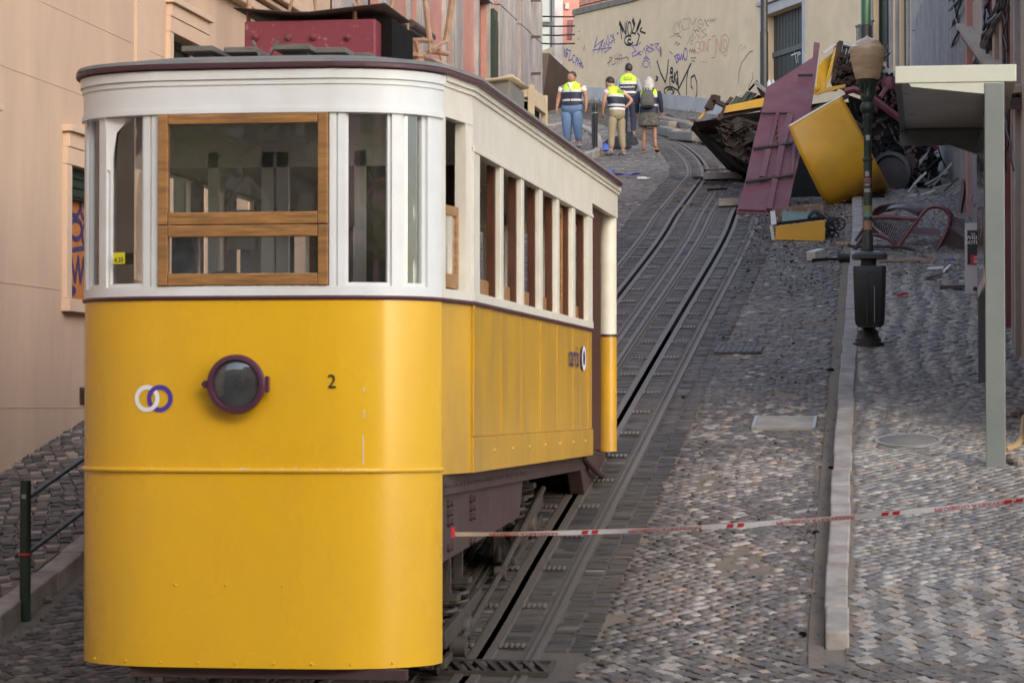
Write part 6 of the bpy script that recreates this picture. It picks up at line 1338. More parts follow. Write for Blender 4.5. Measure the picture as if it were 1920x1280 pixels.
for k in range(6): pbar((1456 - k * 0 + 2, 222 + k * 10), (1454 + 1, 226 + k * 10), .012)
# --- yellow curved end sheet
YS = thing('yellow_end_panel', 'big yellow curved body panel hanging off the wreck, its foot curled under', 'panel', G(1600, 400))
left = [(1480, 237, 45.0), (1497, 278, 44.9), (1517, 320, 44.9), (1537, 360, 45.0), (1553, 384, 45.2), (1567, 397, 45.6), (1584, 404, 46.2)]
right = [(1577, 181, 45.6), (1600, 222, 45.4), (1622, 264, 45.2), (1642, 304, 45.2), (1654, 326, 45.4), (1663, 342, 45.9), (1668, 352, 46.7)]
rows = []
for i in range(len(left)):
    a = at(*left[i]); b = at(*right[i]); rows.append([a.lerp(b, t) + Fh * (-.10 * math.sin(t * math.pi)) for t in np.linspace(0, 1, 14)])
def subdiv_rows(rows, k=4):
    out = []; m = len(rows)
    for i in range(m - 1):
        for j in range(k):
            t = j / k; r = []
            for c in range(len(rows[0])):
                p0, p1, p2, p3 = rows[max(i - 1, 0)][c], rows[i][c], rows[i + 1][c], rows[min(i + 2, m - 1)][c]
                r.append(.5 * ((2 * p1) + (-p0 + p2) * t + (2 * p0 - 5 * p1 + 4 * p2 - p3) * t * t + (-p0 + 3 * p1 - 3 * p2 + p3) * t ** 3))
            out.append(r)
    out.append(rows[-1]); return out
rows = subdiv_rows(rows); mb = MB(); mb.grid(rows, 0, True); mb.build('sheet', mk('orange_yellow_paint', (.66, .33, .012), .42, c2=(.58, .28, .012), sc=1.1, dirt=(.33, .21, .05), dsc=1.6, damt=.4, bump=.1, bsc=4), YS, solid=.03)
mb = MB(); mb.tube([r[0] for r in rows], .016, 5); mb.build('edge_roll', bpy.data.materials['orange_yellow_paint'], YS); mb = MB(); mb.tube(rows[0], .022, 5); mb.build('pale_edge', M['cream'], YS)
mb = MB(); mb.bar(at(1660, 348, 47), at(1664, 366, 47), .05, .02); mb.build('torn_strip', bpy.data.materials['orange_yellow_paint'], YS)
# --- yellow box shell on the ground with the pushchair behind it
ya = G(1452, 452); by = ya.y
BX = thing('torn_body_section', 'torn off box like yellow tram section lying on the road below the maroon panel', 'wreckage', ya)
def bp(px, py, dy=0): return atY(px, py, by + dy)
mb = MB(); mb.prism([bp(1453, 450), bp(1547, 452), bp(1547, 412), bp(1454, 424)][::1], (0, .04, 0)); mb.build('front_sheet', bpy.data.materials['orange_yellow_paint'], BX, bevel=.008)
mb = MB(); mb.prism([bp(1449, 424), bp(1453, 450), bp(1447, 450), bp(1443, 422)], (0, .06, 0)); mb.prism([bp(1444, 396, .3), bp(1453, 395, .3), bp(1456, 420, .05), bp(1446, 422, .05)], (0, .03, 0)); mb.build('white_edge', M['wwhite'], BX)
mb = MB(); mb.prism([bp(1454, 421, .5), bp(1545, 410, .5), bp(1543, 380, .55), bp(1453, 391, .55)], (0, .05, 0)); mb.build('back_sheet', mk('rusty_brown_sheet', (.10, .045, .025), .6, c2=(.24, .13, .06), sc=6, dirt=(.45, .4, .35), dsc=14, damt=.5, lo=.5, hi=.66), BX)
mb = MB(); mb.prism([bp(1466, 418, .42), bp(1532, 411, .42), bp(1528, 399, .48), bp(1467, 396, .48)], (0, .02, 0)); mb.build('green_pane', mk('pale_green_pane', (.10, .17, .15), .2), BX)
mb = MB(); mb.prism([bp(1456, 422, .04), bp(1547, 411, .04), bp(1547, 408, .5), bp(1454, 419, .5)], (0, 0, .02)); mb.build('inner_floor', M['wdark'], BX)
PCm = thing('pushchair', 'crumpled black pushchair lying behind the torn yellow section', 'pushchair', G(1560, 445))
for px, py in ((1562, 419), (1573, 420), (1561, 444), (1554, 432)):
    c = atY(px, py, by + .3); mb = MB(); ring = [c + Vector((.085 * math.cos(a), .02 * math.sin(a), .085 * math.sin(a))) for a in np.linspace(0, 6.283, 19)]; mb.tube(ring, .014, 6)
    for a in np.linspace(0, 3.14, 4)[:-1]: mb.tube([c + Vector((.08 * math.cos(a), 0, .08 * math.sin(a))), c - Vector((.08 * math.cos(a), 0, .08 * math.sin(a)))], .006, 4)
    mb.build('wheel', M['black'], PCm)
mb = MB(); rows = [[bp(1515 + 25 * t + random.uniform(-1, 1), 413 - 14 * math.sin(t * 3) - s * 6, .2 + s * .2) for t in np.linspace(0, 1.6, 9)] for s in (0, .5, 1)]; mb.grid(rows); mb.build('fabric', mk('black_fabric', (.02, .022, .03), .9), PCm, solid=.02)
for a, b in (((1540, 402), (1562, 419)), ((1545, 400), (1574, 420)), ((1548, 432), (1562, 444)), ((1538, 405), (1552, 432))): mb = MB(); mb.tube([bp(*a, .3), bp(*b, .3)], .012, 6); mb.build('tube', M['black'], PCm)
# --- flattened mesh shelter frame on the pavement
MSp = G(1700, 480, .10); my_ = G(1650, 470, .10).y
MS = thing('crushed_street_canopy', 'crushed maroon canopy frame with perforated panels lying on the right pavement', 'wreckage', (MSp.x, my_, MSp.z))
def mp(px, py, dy=0): return atY(px, py, my_ + dy)
M['perf'] = bpy.data.materials.new('perforated_sheet')
def perf():
    m = M['perf']; m.use_nodes = True; N = m.node_tree.nodes; L = m.node_tree.links; b = N['Principled BSDF']; b.inputs['Base Color'].default_value = (.045, .022, .028, 1); b.inputs['Roughness'].default_value = .5
perf(); del m
def pgrid(name, a, b, c, d, bulge, n=18, k=12, r=.006):      # woven sheet of bars between four corners a-b (bottom) d-c (top)
    mb = MB(); f = lambda u, v: a.lerp(b, u).lerp(d.lerp(c, u), v) + Vector((0, -bulge * math.sin(v * math.pi) * .5, bulge * .3 * math.sin(u * math.pi)))
    for i in range(n + 1):
        P = [f(i / n, v) for v in np.linspace(0, 1, 5)]
        for p, q in zip(P[:-1], P[1:]): mb.bar(p, q, r * 2, r)
    for j in range(k + 1):
        P = [f(u, j / k) for u in np.linspace(0, 1, 6)]
        for p, q in zip(P[:-1], P[1:]): mb.bar(p, q, r * 2, r)
    return mb.build(name, M['perf'], MS)
def curve_tube(name, pts, r, m='wmaroon', par=None):
    P = smooth_path3([Vector(p) for p in pts]); mb = MB(); mb.tube(P, r, 8); return mb.build(name, M[m], par or MS)
# vaulted roof sheets
def vault(x0, x1, yt, ymid, m, name, dy0=0, dy1=1.2, bot=None):
    rows = []
    for t in np.linspace(0, 1, 14):
        a = math.pi * t; px = x0 + (x1 - x0) * t; py = bot[0] + (bot[1] - bot[0]) * t - (ymid) * math.sin(a) ** .8
        rows.append([mp(px, py, dy0), mp(px + 4, py - yt, dy1)])
    mb = MB(); mb.grid(rows, 0, True); return mb.build(name, M[m], MS, solid=.015)
rows = [[mp(x, y, 0), mp(x + dx, y - dy, 1.0)] for x, y, dx, dy in ((1632, 420, 8, 16), (1645, 404, 10, 14), (1664, 388, 10, 6), (1700, 386, 0, 4), (1725, 392, 0, 6))]
for x0, x1, y0 in ((1634, 1660, 404), (1712, 1790, 412)):
    pass
rows = [[mp(1722, 408, 0), mp(1732, 398, .5)], [mp(1731, 395, 0), mp(1742, 390, .5)], [mp(1748, 388, -.05), mp(1756, 385, .5)], [mp(1764, 390, -.05), mp(1768, 386, .5)], [mp(1776, 402, 0), mp(1782, 396, .5)], [mp(1781, 418, .05), mp(1790, 410, .5)], [mp(1772, 430, .1), mp(1784, 424, .6)]]
rows = subdiv_rows(rows, 4); mb = MB(); mb.grid(rows, 0, True); mb.build('vault_sheet', M['wmaroon'], MS, solid=.012)
rows = [[mp(1722, 409, 0), mp(1732, 398, .5)], [mp(1731, 395, 0), mp(1742, 390, .5)], [mp(1748, 388, -.05), mp(1756, 385, .5)]]
rows = [[mp(1632, 412, 0), mp(1660, 396, .6)], [mp(1637, 396, 0), mp(1664, 388, .6)], [mp(1650, 386, 0), mp(1672, 383, .6)], [mp(1668, 383, 0), mp(1680, 382, .6)]]
mb = MB(); mb.grid(subdiv_rows(rows, 4), 0, True); mb.build('vault_sheet', M['wmaroon'], MS, solid=.012)
mb = MB(); mb.grid(subdiv_rows([[mp(1660, 398, .3), mp(1672, 386, .9)], [mp(1690, 392, .3), mp(1695, 384, .9)], [mp(1722, 405, .3), mp(1732, 392, .9)]], 4), 0, True); mb.build('vault_mesh_sheet', M['perf'], MS, solid=.01)
pgrid('perforated_panel', mp(1640, 424, .05), mp(1686, 462, .05), mp(1716, 414, .0), mp(1636, 408, 0), .04, 16, 12, .007)
pgrid('perforated_panel', mp(1782, 428, .05), mp(1808, 448, .05), mp(1808, 412, .1), mp(1782, 406, .1), .02, 10, 9, .007)
for nm, pts, r, m in (('frame_tube', [mp(1618, 410), mp(1660, 407), mp(1722, 411)], .03, 'wmaroon'), ('frame_tube', [mp(1722, 411), mp(1706, 432), mp(1684, 463)], .026, 'wmaroon'), ('frame_tube', [mp(1722, 411), mp(1740, 391), mp(1765, 390), mp(1780, 405), mp(1776, 430), mp(1758, 466), mp(1739, 489)], .022, 'wmaroon'), ('frame_tube', [mp(1739, 489), mp(1720, 474), mp(1694, 464), mp(1640, 462), mp(1600, 462), mp(1590, 458)], .022, 'wbrown'), ('frame_tube', [mp(1636, 408), mp(1618, 445), mp(1596, 478)], .026, 'wbrown'), ('frame_tube', [mp(1622, 425), mp(1604, 452)], .02, 'wbrown'), ('frame_tube', [mp(1684, 463), mp(1660, 446), mp(1640, 440), mp(1622, 448)], .02, 'wmaroon')): curve_tube(nm, pts, r, m)
mb = MB(); q = [(1739, 489), (1752, 470), (1770, 460), (1790, 464), (1808, 478), (1808, 446), (1784, 428), (1774, 430), (1760, 452), (1748, 474)]; mb.prism([mp(*v, .05) for v in q], (0, .015, 0)); mb.build('side_web', M['wbrown'], MS)
mb = MB(); q = [(1618, 448), (1640, 443), (1662, 450), (1684, 463), (1654, 441), (1636, 425)]; mb.prism([mp(*v, .05) for v in q][::-1], (0, .015, 0)); mb.build('side_web', M['wbrown'], MS)
mb = MB(); mb.prism([mp(1706, 438, .7), mp(1765, 440, .7), mp(1760, 428, .9), mp(1712, 427, .9)], (0, .03, 0)); mb.build('seat_board', mk('dusky_pink_board', (.16, .05, .085), .6), MS); mb = MB(); mb.bar(mp(1706, 440, .69), mp(1765, 442, .69), .02, .02); mb.build('seat_edge', M['ltwood'], MS)
# upright brown frame by the wall
u = thing('broken_door_frame', 'narrow reddish brown wooden frame leaning against the grey stone wall', 'frame', at(1800, 412, 41.8))
for a, b in (((1808, 338), (1796, 412)), ((1819, 344), (1806, 412)), ((1808, 338), (1819, 344))): mb = MB(); mb.bar(at(*a, 42.6), at(*b, 41.8), .05, .04); mb.build('frame_bar', M['dwood'], u)
mb = MB(); mb.prism([at(1809, 342, 42.6), at(1817, 346, 42.6), at(1805, 410, 41.9), at(1798, 410, 41.9)], (0, .01, 0)); mb.build('panel', M['frame'], u)
# --- debris
def deb(px, py, L, w_, ang, m, lab, cat='debris', nm='debris_board', h=.03, grp=None, dz=0):
    p = G(px, py, dz); a = math.radians(ang); d = Vector((math.cos(a), math.sin(a), 0)); s = (gzf(p.y + .4) - gzf(p.y - .4)) / .8
    mb = MB(); A = p - d * L / 2; B = p + d * L / 2; A.z = gzf(A.y) + dz + h / 2 + .01; B.z = gzf(B.y) + dz + h / 2 + .02; mb.bar(A, B, w_, h); o = mb.build(nm, M[m], bevel=.004); tag(o, lab, cat, grp); return o
deb(1530, 488, .26, .14, 60, 'wwhite', 'short white box section beam lying below the yellow torn section', nm='metal_profile', h=.12)
deb(1372, 388, .42, .18, 5, 'kerb', 'pale stone slab lying on the tracks left of the maroon panel foot', 'slab', 'stone_slab', .12)
deb(1355, 338, .7, .28, 8, 'galv', 'grey sheet of stone lying over the rails under the wreck', 'slab', 'stone_slab', .12)
deb(1320, 336, .45, .10, -20, 'wbrown', 'dark plank lying across the left rail near the wreck'); deb(1345, 346, .5, .08, 0, 'wbrown', 'dark plank below the grey slab on the tracks'); deb(1345, 358, .35, .06, 5, 'wdark', 'black bar across the rails left of the maroon panel')
deb(1365, 320, .9, .05, 20, 'wbrown', 'long brown lath leaning under the left end of the wreck')
deb(1592, 462, .55, .05, -50, 'rust', 'orange brown splintered lath beside the lamp post'); deb(1558, 490, .5, .06, 5, 'wdark', 'long thin black scrap left of the kerb')
p = G(1582, 492); mb = MB(); mb.tube([p + Vector((-.07, 0, .06)), p + Vector((.07, .03, .06))], .06, 14); tag(mb.build('rubber_cylinder', M['black']), 'short black rubber cylinder lying on the kerb left of the lamp', 'cylinder')
deb(1700, 492, .75, .05, -4, 'rust', 'long orange splinter of wood on the pavement below the crushed canopy', dz=.10); deb(1776, 508, .5, .03, 80, 'logow', 'thin white strip lying on the pavement left of the sign box', dz=.10); deb(1750, 522, .3, .05, 50, 'rubble', 'grey brown splinter on the right pavement near the striped paving', dz=.10); deb(1790, 542, .35, .09, -5, 'wbrown', 'charred board lying against the foot of the sign box', dz=.10)
deb(1692, 556, .14, .03, 30, 'tapered', 'small red and white scrap on the striped pavement', dz=.10); deb(1681, 516, .12, .06, 10, 'rubble', 'small brown stone flake on the pavement right of the bin', dz=.10); deb(1754, 507, .2, .03, 3, 'logow', 'small white strip on the pavement below the orange splinter', dz=.10)
random.seed(12)
for k in range(14):
    px = random.uniform(1700, 1772); D_ = G(px, 372, .10); a = random.uniform(10, 60); p = at(px, random.uniform(345, 382), 45.6); d = Vector((math.cos(math.radians(a)), .2, math.sin(math.radians(a)))) * random.uniform(.2, .5)
    mb = MB(); mb.bar(p, p + d, .05, .025); tag(mb.build('splintered_board', M[random.choice(['ltwood', 'galv', 'wwhite', 'wbrown'])]), 'splintered pale boards heaped at the foot of the wreck by the wall', 'board', 'splintered boards by the wall')
for k in range(26):
    px = random.uniform(1490, 1775); p = at(px, random.uniform(372, 392) - (px - 1490) * .02, 45.3 + random.random()); rock(p, random.uniform(.05, .16), random.choice(['rubble', 'wdark', 'wdark', 'wbrown', 'galv']), 'rubble_lump', 'lumps of rubble along the foot of the wreck', 'rubble along the wreck', 'rubble', .6)
for k in range(5):
    p = at(1640 + k * 14, 376, 45.2); deb_ = MB(); deb_.bar(p, p + Vector((random.uniform(.6, 1.1), .1, random.uniform(-.02, .05))), .08, .02); tag(deb_.build('fallen_lath', M['wbrown' if k % 2 else 'galv']), 'flat laths lying behind the crushed canopy', 'lath', 'laths behind the canopy')
mb = MB(); rows = []
for i in range(9):
    rows.append([at(1690 + 42 * t, 374 - 14 * math.sin(math.pi * t) * math.sin(math.pi * i / 8) , 46 + i * .08) for t in np.linspace(0, 1, 9)])
mb.grid(rows); tag(mb.build('tarpaulin', M['galv'], solid=.01), 'crumpled grey sheet at the foot of the wreck behind the canopy', 'sheet')
# torn up paving at the left of the wreck: slabs standing out of the ground
random.seed(21)
for k in range(70):
    t = random.random(); px = 1235 + 165 * t + random.uniform(-6, 6); py = 228 + 66 * t ** 1.3 + random.uniform(-8, 8) + (8 if k % 3 else -4)
    p = G(px, py); r = random.uniform(.07, .24); rock(p, r, random.choice(['rubble', 'rubble', 'dstone', 'wbrown']), 'broken_paving_stone', 'broken paving stones torn up between the people and the wreck', 'torn up paving stones', 'stone', random.uniform(.4, .8))
for k, (a, b, w_) in enumerate((((1238, 232), (1300, 250), .30), ((1205, 240), (1262, 246), .25), ((1265, 262), (1310, 268), .35), ((1285, 240), (1335, 275), .2), ((1240, 252), (1270, 262), .25))):
    p, q = G(*a), G(*b); mb = MB(); mb.bar(p + Vector((0, 0, .10)), q + Vector((0, 0, .14)), w_, .22); tag(mb.build('lifted_slab', M['rubble'], bevel=.03), 'lifted slabs of kerb and paving left of the wreck', 'slab', 'lifted slabs')
# fine debris as one scattered mass
def scatter(name, n, region, smin, smax, mat, kind=True, seed=1, dz=0):
    r = np.random.default_rng(seed); mb = MB(); c = 0
    while c < n:
        x, y = region(r)
        s_ = r.uniform(smin, smax); a = r.uniform(0, 3.14); z = gzf(y) + dz + s_ * .25
        mb.box((x, y, z), (s_ * r.uniform(.6, 2.2), s_ * r.uniform(.5, 1), s_ * .5), Matrix.Rotation(a, 3, 'Z') @ Matrix.Rotation(r.uniform(-.4, .4), 3, 'X')); c += 1
    o = mb.build(name, mat); o['kind'] = 'stuff'; o['label'] = 'fine debris scattered over the paving'; return o
scatter('fine_debris', 900, lambda r: (r.uniform(-2.6, -1.1), 45.5 - abs(r.normal(0, 5.5))), .008, .035, M['rubble'], seed=2)
scatter('fine_debris', 350, lambda r: (r.uniform(-2.6, -1.1), 45 - abs(r.normal(0, 4.5))), .008, .03, M['wdark'], seed=3)
scatter('fine_debris', 120, lambda r: (r.uniform(-2.6, -1.1), 44 - abs(r.normal(0, 4))), .008, .025, M['wwhite'], seed=4)
scatter('fine_debris', 500, lambda r: (r.uniform(-.85, .6), 43.5 - abs(r.normal(0, 5))), .008, .032, M['rubble'], seed=5, dz=.10)
scatter('fine_debris', 120, lambda r: (r.uniform(-.85, .6), 43 - abs(r.normal(0, 4.5))), .008, .03, M['wwhite'], seed=6, dz=.10)
scatter('fine_debris', 160, lambda r: (r.uniform(-2.0, -.9), r.uniform(17, 42)), .006, .02, M['wdark'], seed=7)
scatter('fine_debris', 500, lambda r: (r.uniform(-4.5, -2.3), r.uniform(44, 60)), .01, .045, M['rubble'], seed=8)
scatter('fine_debris', 260, lambda r: (float(rk(r.uniform(18, 30))) - abs(r.normal(.05, .07)), r.uniform(18, 30)), .006, .022, M['rubble'], seed=9)
scatter('fine_debris', 220, lambda r: (r.uniform(-7.6, -6.3), r.uniform(18, 26)), .006, .02, M['rubble'], seed=10, dz=.12)
for k, (px, py, r_) in enumerate(((1545, 466, .045), (1556, 476, .05), (1402, 408, .07), (1575, 462, .06), (1535, 470, .035), (1388, 412, .05))): rock(G(px, py), r_, 'kerb', 'pale_stone', 'pale broken stones on the road around the torn yellow section', 'pale stones on the road', 'stone', .7)
for px, py in ((1545, 458), (1720, 484)): pass
p = G(1784, 488, .10); rock(p, .05, 'violet', 'violet_rag', 'small violet rag on the pavement beside the sign box', kind='rag', flat_=.4); rock(G(1377, 352), .06, 'violet', 'violet_rag', 'violet rag among the planks left of the maroon panel', kind='rag', flat_=.3)
p = G(1206, 338); mb = MB(); mb.tube([p + Vector((-.11, 0, .035)), p + Vector((.05, 0, .035)), p + Vector((.08, 0, .035)), p + Vector((.12, .0, .035))], [.032, .032, .014, .014], 10); tag(mb.build('plastic_bottle', mk('clear_plastic', (.5, .52, .55), .15)), 'empty plastic bottle lying on the road left of the curving rails', 'bottle')
p = G(1176, 328); mb = MB(); rows = [[p + Vector((-.25 + .5 * t, s_ * .12, .02 + .02 * math.sin(t * 9 + s_ * 3))) for t in np.linspace(0, 1, 8)] for s_ in (0, 1, 2)]; mb.grid(rows); tag(mb.build('violet_strip', M['violet'], solid=.01), 'flat violet plastic strip lying on the road above the tram roof end', 'plastic strip')
for k, px in enumerate((1442, 1450)): 
    p = at(px, 164, 49.8); mb = MB(); mb.lathe([(.035, -.06), (.035, .08), (.015, .12), (.015, .14), (0, .14)], 10, p); tag(mb.build('water_bottle', mk('bottle_plastic_%d' % k, (.55, .6, .62), .15)), ('left' if k == 0 else 'right') + ' one of two clear water bottles standing by the maroon panel top', 'bottle', 'water bottles')
# ------------------------------------------------------------------ people
def vest_mat(name, bands, base):
    m = bpy.data.materials.new(name); m.use_nodes = True; N = m.node_tree.nodes; L = m.node_tree.links; b = N['Principled BSDF']; b.inputs['Roughness'].default_value = .7
    tc = N.new('ShaderNodeTexCoord'); sp = N.new('ShaderNodeSeparateXYZ'); L.new(tc.outputs['Object'], sp.inputs[0]); cr = N.new('ShaderNodeValToRGB'); cr.color_ramp.interpolation = 'CONSTANT'
    mr = N.new('ShaderNodeMapRange'); mr.inputs[1].default_value = 0; mr.inputs[2].default_value = 2; L.new(sp.outputs[2], mr.inputs[0]); L.new(mr.outputs[0], cr.inputs[0])
    e = cr.color_ramp.elements; e[0].position = 0; e[0].color = (*base, 1); e.remove(e[1])
    for z, c in bands: q = e.new(z / 2); q.color = (*c, 1)
    L.new(cr.outputs[0], b.inputs['Base Color']); return m
NAVY = (.012, .014, .035); HV = (.42, .64, .03); RFL = (.42, .43, .42)
VM = vest_mat('high_visibility_vest', [(1.04, RFL), (1.09, NAVY), (1.25, RFL), (1.30, HV)], NAVY)
def skinobj(name, joints, edges, m, parent, sub=1):
    mb = MB(); me = bpy.data.meshes.new(name); names = list(joints); me.from_pydata([joints[k][:3] for k in names], [(names.index(a), names.index(b)) for a, b in edges], [])
    me.materials.append(m); o = bpy.data.objects.new(name, me); C.objects.link(o)
    md = o.modifiers.new('skin', 'SKIN'); md.use_smooth_shade = True; md.branch_smoothing = .5
    for i, k in enumerate(names): r = joints[k][3]; me.skin_vertices[0].data[i].radius = r if isinstance(r, tuple) else (r, r); me.skin_vertices[0].data[i].use_root = (i == 0)
    if sub: s = o.modifiers.new('sub', 'SUBSURF'); s.levels = sub; s.render_levels = sub
    o.parent = parent; return o
def person(label, pos, yaw, J, skin, parts_fn, scale=1.0, group='municipal officers in high visibility vests'):
    root = bpy.data.objects.new('person', None); C.objects.link(root); root.location = pos; root.rotation_euler = (0, 0, yaw); root.scale = (scale,) * 3; root.empty_display_size = .2
    tag(root, label, 'person', group)
    S = dict(pelvis=(0, 0, .95, .11), waist=(0, 0, 1.10, .10), chest=(0, 0, 1.32, .115), neck=(0, .0, 1.50, .052), skull=(0, .02, 1.60, .075), crown=(0, .01, 1.68, .07),
             lsh=(-.19, 0, 1.42, .05), lel=(-.25, -.02, 1.14, .038), lwr=(-.26, .05, .90, .026), lha=(-.26, .07, .83, (.035, .02)), rsh=(.19, 0, 1.42, .05), rel=(.25, -.02, 1.14, .038), rwr=(.26, .05, .90, .026), rha=(.26, .07, .83, (.035, .02)),
             lhip=(-.10, 0, .90, .085), lkn=(-.10, .02, .50, .055), lan=(-.10, -.01, .09, .036), lto=(-.11, .13, .03, .035), rhip=(.10, 0, .90, .085), rkn=(.10, .02, .50, .055), ran=(.10, -.01, .09, .036), rto=(.11, .13, .03, .035))
    S.update(J)
    E = [('pelvis', 'waist'), ('waist', 'chest'), ('chest', 'neck'), ('neck', 'skull'), ('skull', 'crown'), ('chest', 'lsh'), ('lsh', 'lel'), ('lel', 'lwr'), ('lwr', 'lha'), ('chest', 'rsh'), ('rsh', 'rel'), ('rel', 'rwr'), ('rwr', 'rha'), ('pelvis', 'lhip'), ('lhip', 'lkn'), ('lkn', 'lan'), ('lan', 'lto'), ('pelvis', 'rhip'), ('rhip', 'rkn'), ('rkn', 'ran'), ('ran', 'rto')]
    for s in 'lr':       # fingers and thumb
        hp = Vector(S[s + 'ha'][:3]); wp = Vector(S[s + 'wr'][:3]); d = (hp - wp).normalized(); side = Vector((0, 1, 0)) - d * d.y
        if side.length < .2: side = Vector((0, 0, 1))
        side.normalize(); inw = Vector((1 if s == 'l' else -1, 0, 0))
        for k, ln in enumerate((.065, .075, .07, .055)):
            b = hp + side * (.024 - .016 * k) + d * .02; m1 = b + d * ln * .55; t = m1 + d * ln * .4 + inw * .015
            S[f'{s}f{k}a'] = (*b, .009); S[f'{s}f{k}b'] = (*m1, .0085); S[f'{s}f{k}c'] = (*t, .007); E += [(s + 'ha', f'{s}f{k}a'), (f'{s}f{k}a', f'{s}f{k}b'), (f'{s}f{k}b', f'{s}f{k}c')]
        b = wp.lerp(hp, .5) + side * .03; t = b + d * .05 + side * .02; S[s + 'tha'] = (*b, .010); S[s + 'thb'] = (*t, .008); E += [(s + 'wr', s + 'tha'), (s + 'tha', s + 'thb')]
    body = skinobj('body', {k: v for k, v in S.items() if k != 'face'}, E, skin, root)
    def limb(name, keys, pad, m, sub=1, extra=None, ed=None):
        sel = {k: (*S[k][:3], (S[k][3] if not isinstance(S[k][3], tuple) else S[k][3][0]) + pad) for k in keys}
        if extra: sel.update(extra)
        return skinobj(name, sel, ed or [e for e in E if e[0] in sel and e[1] in sel], m, root, sub)
    parts_fn(root, S, limb); return root
def shell(name, secs, m, root, n=20):
    mb = MB(); rows = [[(cx + rx * math.copysign(abs(math.cos(a)) ** .8, math.cos(a)), cy + ry * math.copysign(abs(math.sin(a)) ** .8, math.sin(a)), z) for a in np.linspace(0, 2 * math.pi, n + 1)] for cx, cy, z, rx, ry in secs]
    mb.grid(rows, 0, True); mb.add(rows[0][:-1], [tuple(range(n))[::-1]]); mb.add(rows[-1][:-1], [tuple(range(n))]); o = mb.build(name, m); o.parent = root; return o
def head(root, S, hairm, hair_secs=None, long=False, face=True, skin=None, dark=True):
    c = Vector(S['skull'][:3]); k = Vector(S['crown'][:3]); up = (k - c).normalized()
    f = S.get('face', (0, 1, 0)); f = Vector(f); f = (f - up * f.dot(up)).normalized(); sd = f.cross(up)
    def pt(a, b, h): return c + sd * a + f * b + up * h
    def blob(name, o, r, m, n=12):
        mb = MB(); rows = []
        for i in range(n + 1):
            th = math.pi * i / n; rows.append([o + sd * (r[0] * math.sin(th) * math.cos(p)) + f * (r[1] * math.sin(th) * math.sin(p)) + up * (r[2] * math.cos(th)) for p in np.linspace(0, 2 * math.pi, 17)])
        mb.grid(rows, 0, True); o_ = mb.build(name, m); o_.parent = root; return o_
    blob('face', pt(0, .012, .0), (.074, .09, .115), skin); blob('hair', pt(0, -.022, .045), (.084, .098, .105), hairm)
    mb = MB(); mb.tube([pt(0, .10, .02), pt(0, .122, -.02), pt(0, .10, -.03)], [.009, .014, .008], 6); o_ = mb.build('nose', skin); o_.parent = root
    for s in (-1, 1):
        mb = MB(); mb.tube([pt(s * .076, 0, .02), pt(s * .084, -.005, .0), pt(s * .076, 0, -.025)], [.01, .013, .008], 6); o_ = mb.build('ear', skin); o_.parent = root
        mb = MB(); mb.tube([pt(s * .03 - .009, .092, .015), pt(s * .03 + .009, .092, .015)], .006, 6); o_ = mb.build('eye', M['ink']); o_.parent = root
    mb = MB(); mb.tube([pt(-.02, .098, -.055), pt(0, .102, -.057), pt(.02, .098, -.055)], .005, 5); o_ = mb.build('mouth', mk('lips', (.3, .1, .08), .5) if 'lips' not in bpy.data.materials else bpy.data.materials['lips']); o_.parent = root
    return pt, blob
def shoe(root, S, m, keys='lr'):
    for s in keys:
        a = Vector(S[s + 'an'][:3]); t = Vector(S[s + 'to'][:3]); d = (t - a); mb = MB(); h = a + Vector((0, 0, -.05)) - d * .35; mb.tube([h, a + Vector((0, 0, -.045)), a.lerp(t, .6) + Vector((0, 0, -.015)), t, t + d * .12], [.038, .045, .044, .038, .018], 10); o = mb.build('shoe', m); o.parent = root
def vtext(root, txt, size, x, y, z, m, back=True):
    o = text_mesh(txt, size, 'lettering', m, None, frame((x, y, z), (1, 0, 0) if back else (-1, 0, 0), (0, 0, 1)), .002); o.parent = root
def facing(dx, dy): return math.atan2(-dx, dy)       # local +y points where the person faces
# 1: woman in jeans facing the camera, looking down
def p1(root, S, limb):
    shell('trousers_waist', [(0, 0, .76, .10, .08), (0, 0, .84, .20, .14), (0, 0, .92, .21, .15), (0, 0, 1.02, .185, .135), (0, 0, 1.06, .175, .125)], M['jeans'], root)
    for s, sg in (('l', -1), ('r', 1)): limb('trouser_leg', [s + 'hip', s + 'kn', s + 'an'], .035, M['jeans'], 1, {s + 'hip': (S[s + 'hip'][0] * 1.05, 0, .87, .135), s + 'kn': (S[s + 'kn'][0], .02, .50, .105), s + 'an': (S[s + 'an'][0], -.01, .13, .06)})
    for s in 'lr': limb('sleeve', [s + 'sh', s + 'el'], .0, M['tee'], 1, {s + 'sh': (*S[s + 'sh'][:3], .068), s + 'el': (*(Vector(S[s + 'sh'][:3]).lerp(Vector(S[s + 'el'][:3]), .62)), .058)})
    shell('vest', [(0, 0, .94, .19, .15), (0, 0, 1.0, .20, .155), (0, 0, 1.12, .18, .14), (0, .01, 1.25, .19, .15), (0, 0, 1.36, .185, .135), (0, 0, 1.44, .155, .10), (0, 0, 1.50, .07, .075)], VM, root)
    mb = MB(); mb.prism([(-.05, .142, 1.46), (.05, .142, 1.46), (0, .158, 1.30)], (0, -.02, 0)); o = mb.build('tee_neckline', M['tee']); o.parent = root
    mb = MB(); mb.box((0, .155, 1.12), (.008, .01, .36)); o = mb.build('zip', M['black']); o.parent = root
    head(root, S, M['hairb'], skin=skA); shoe(root, S, M['shoel'])
skA = M['skin2']; skB = M['skin']
base = G(1073, 277, .09)
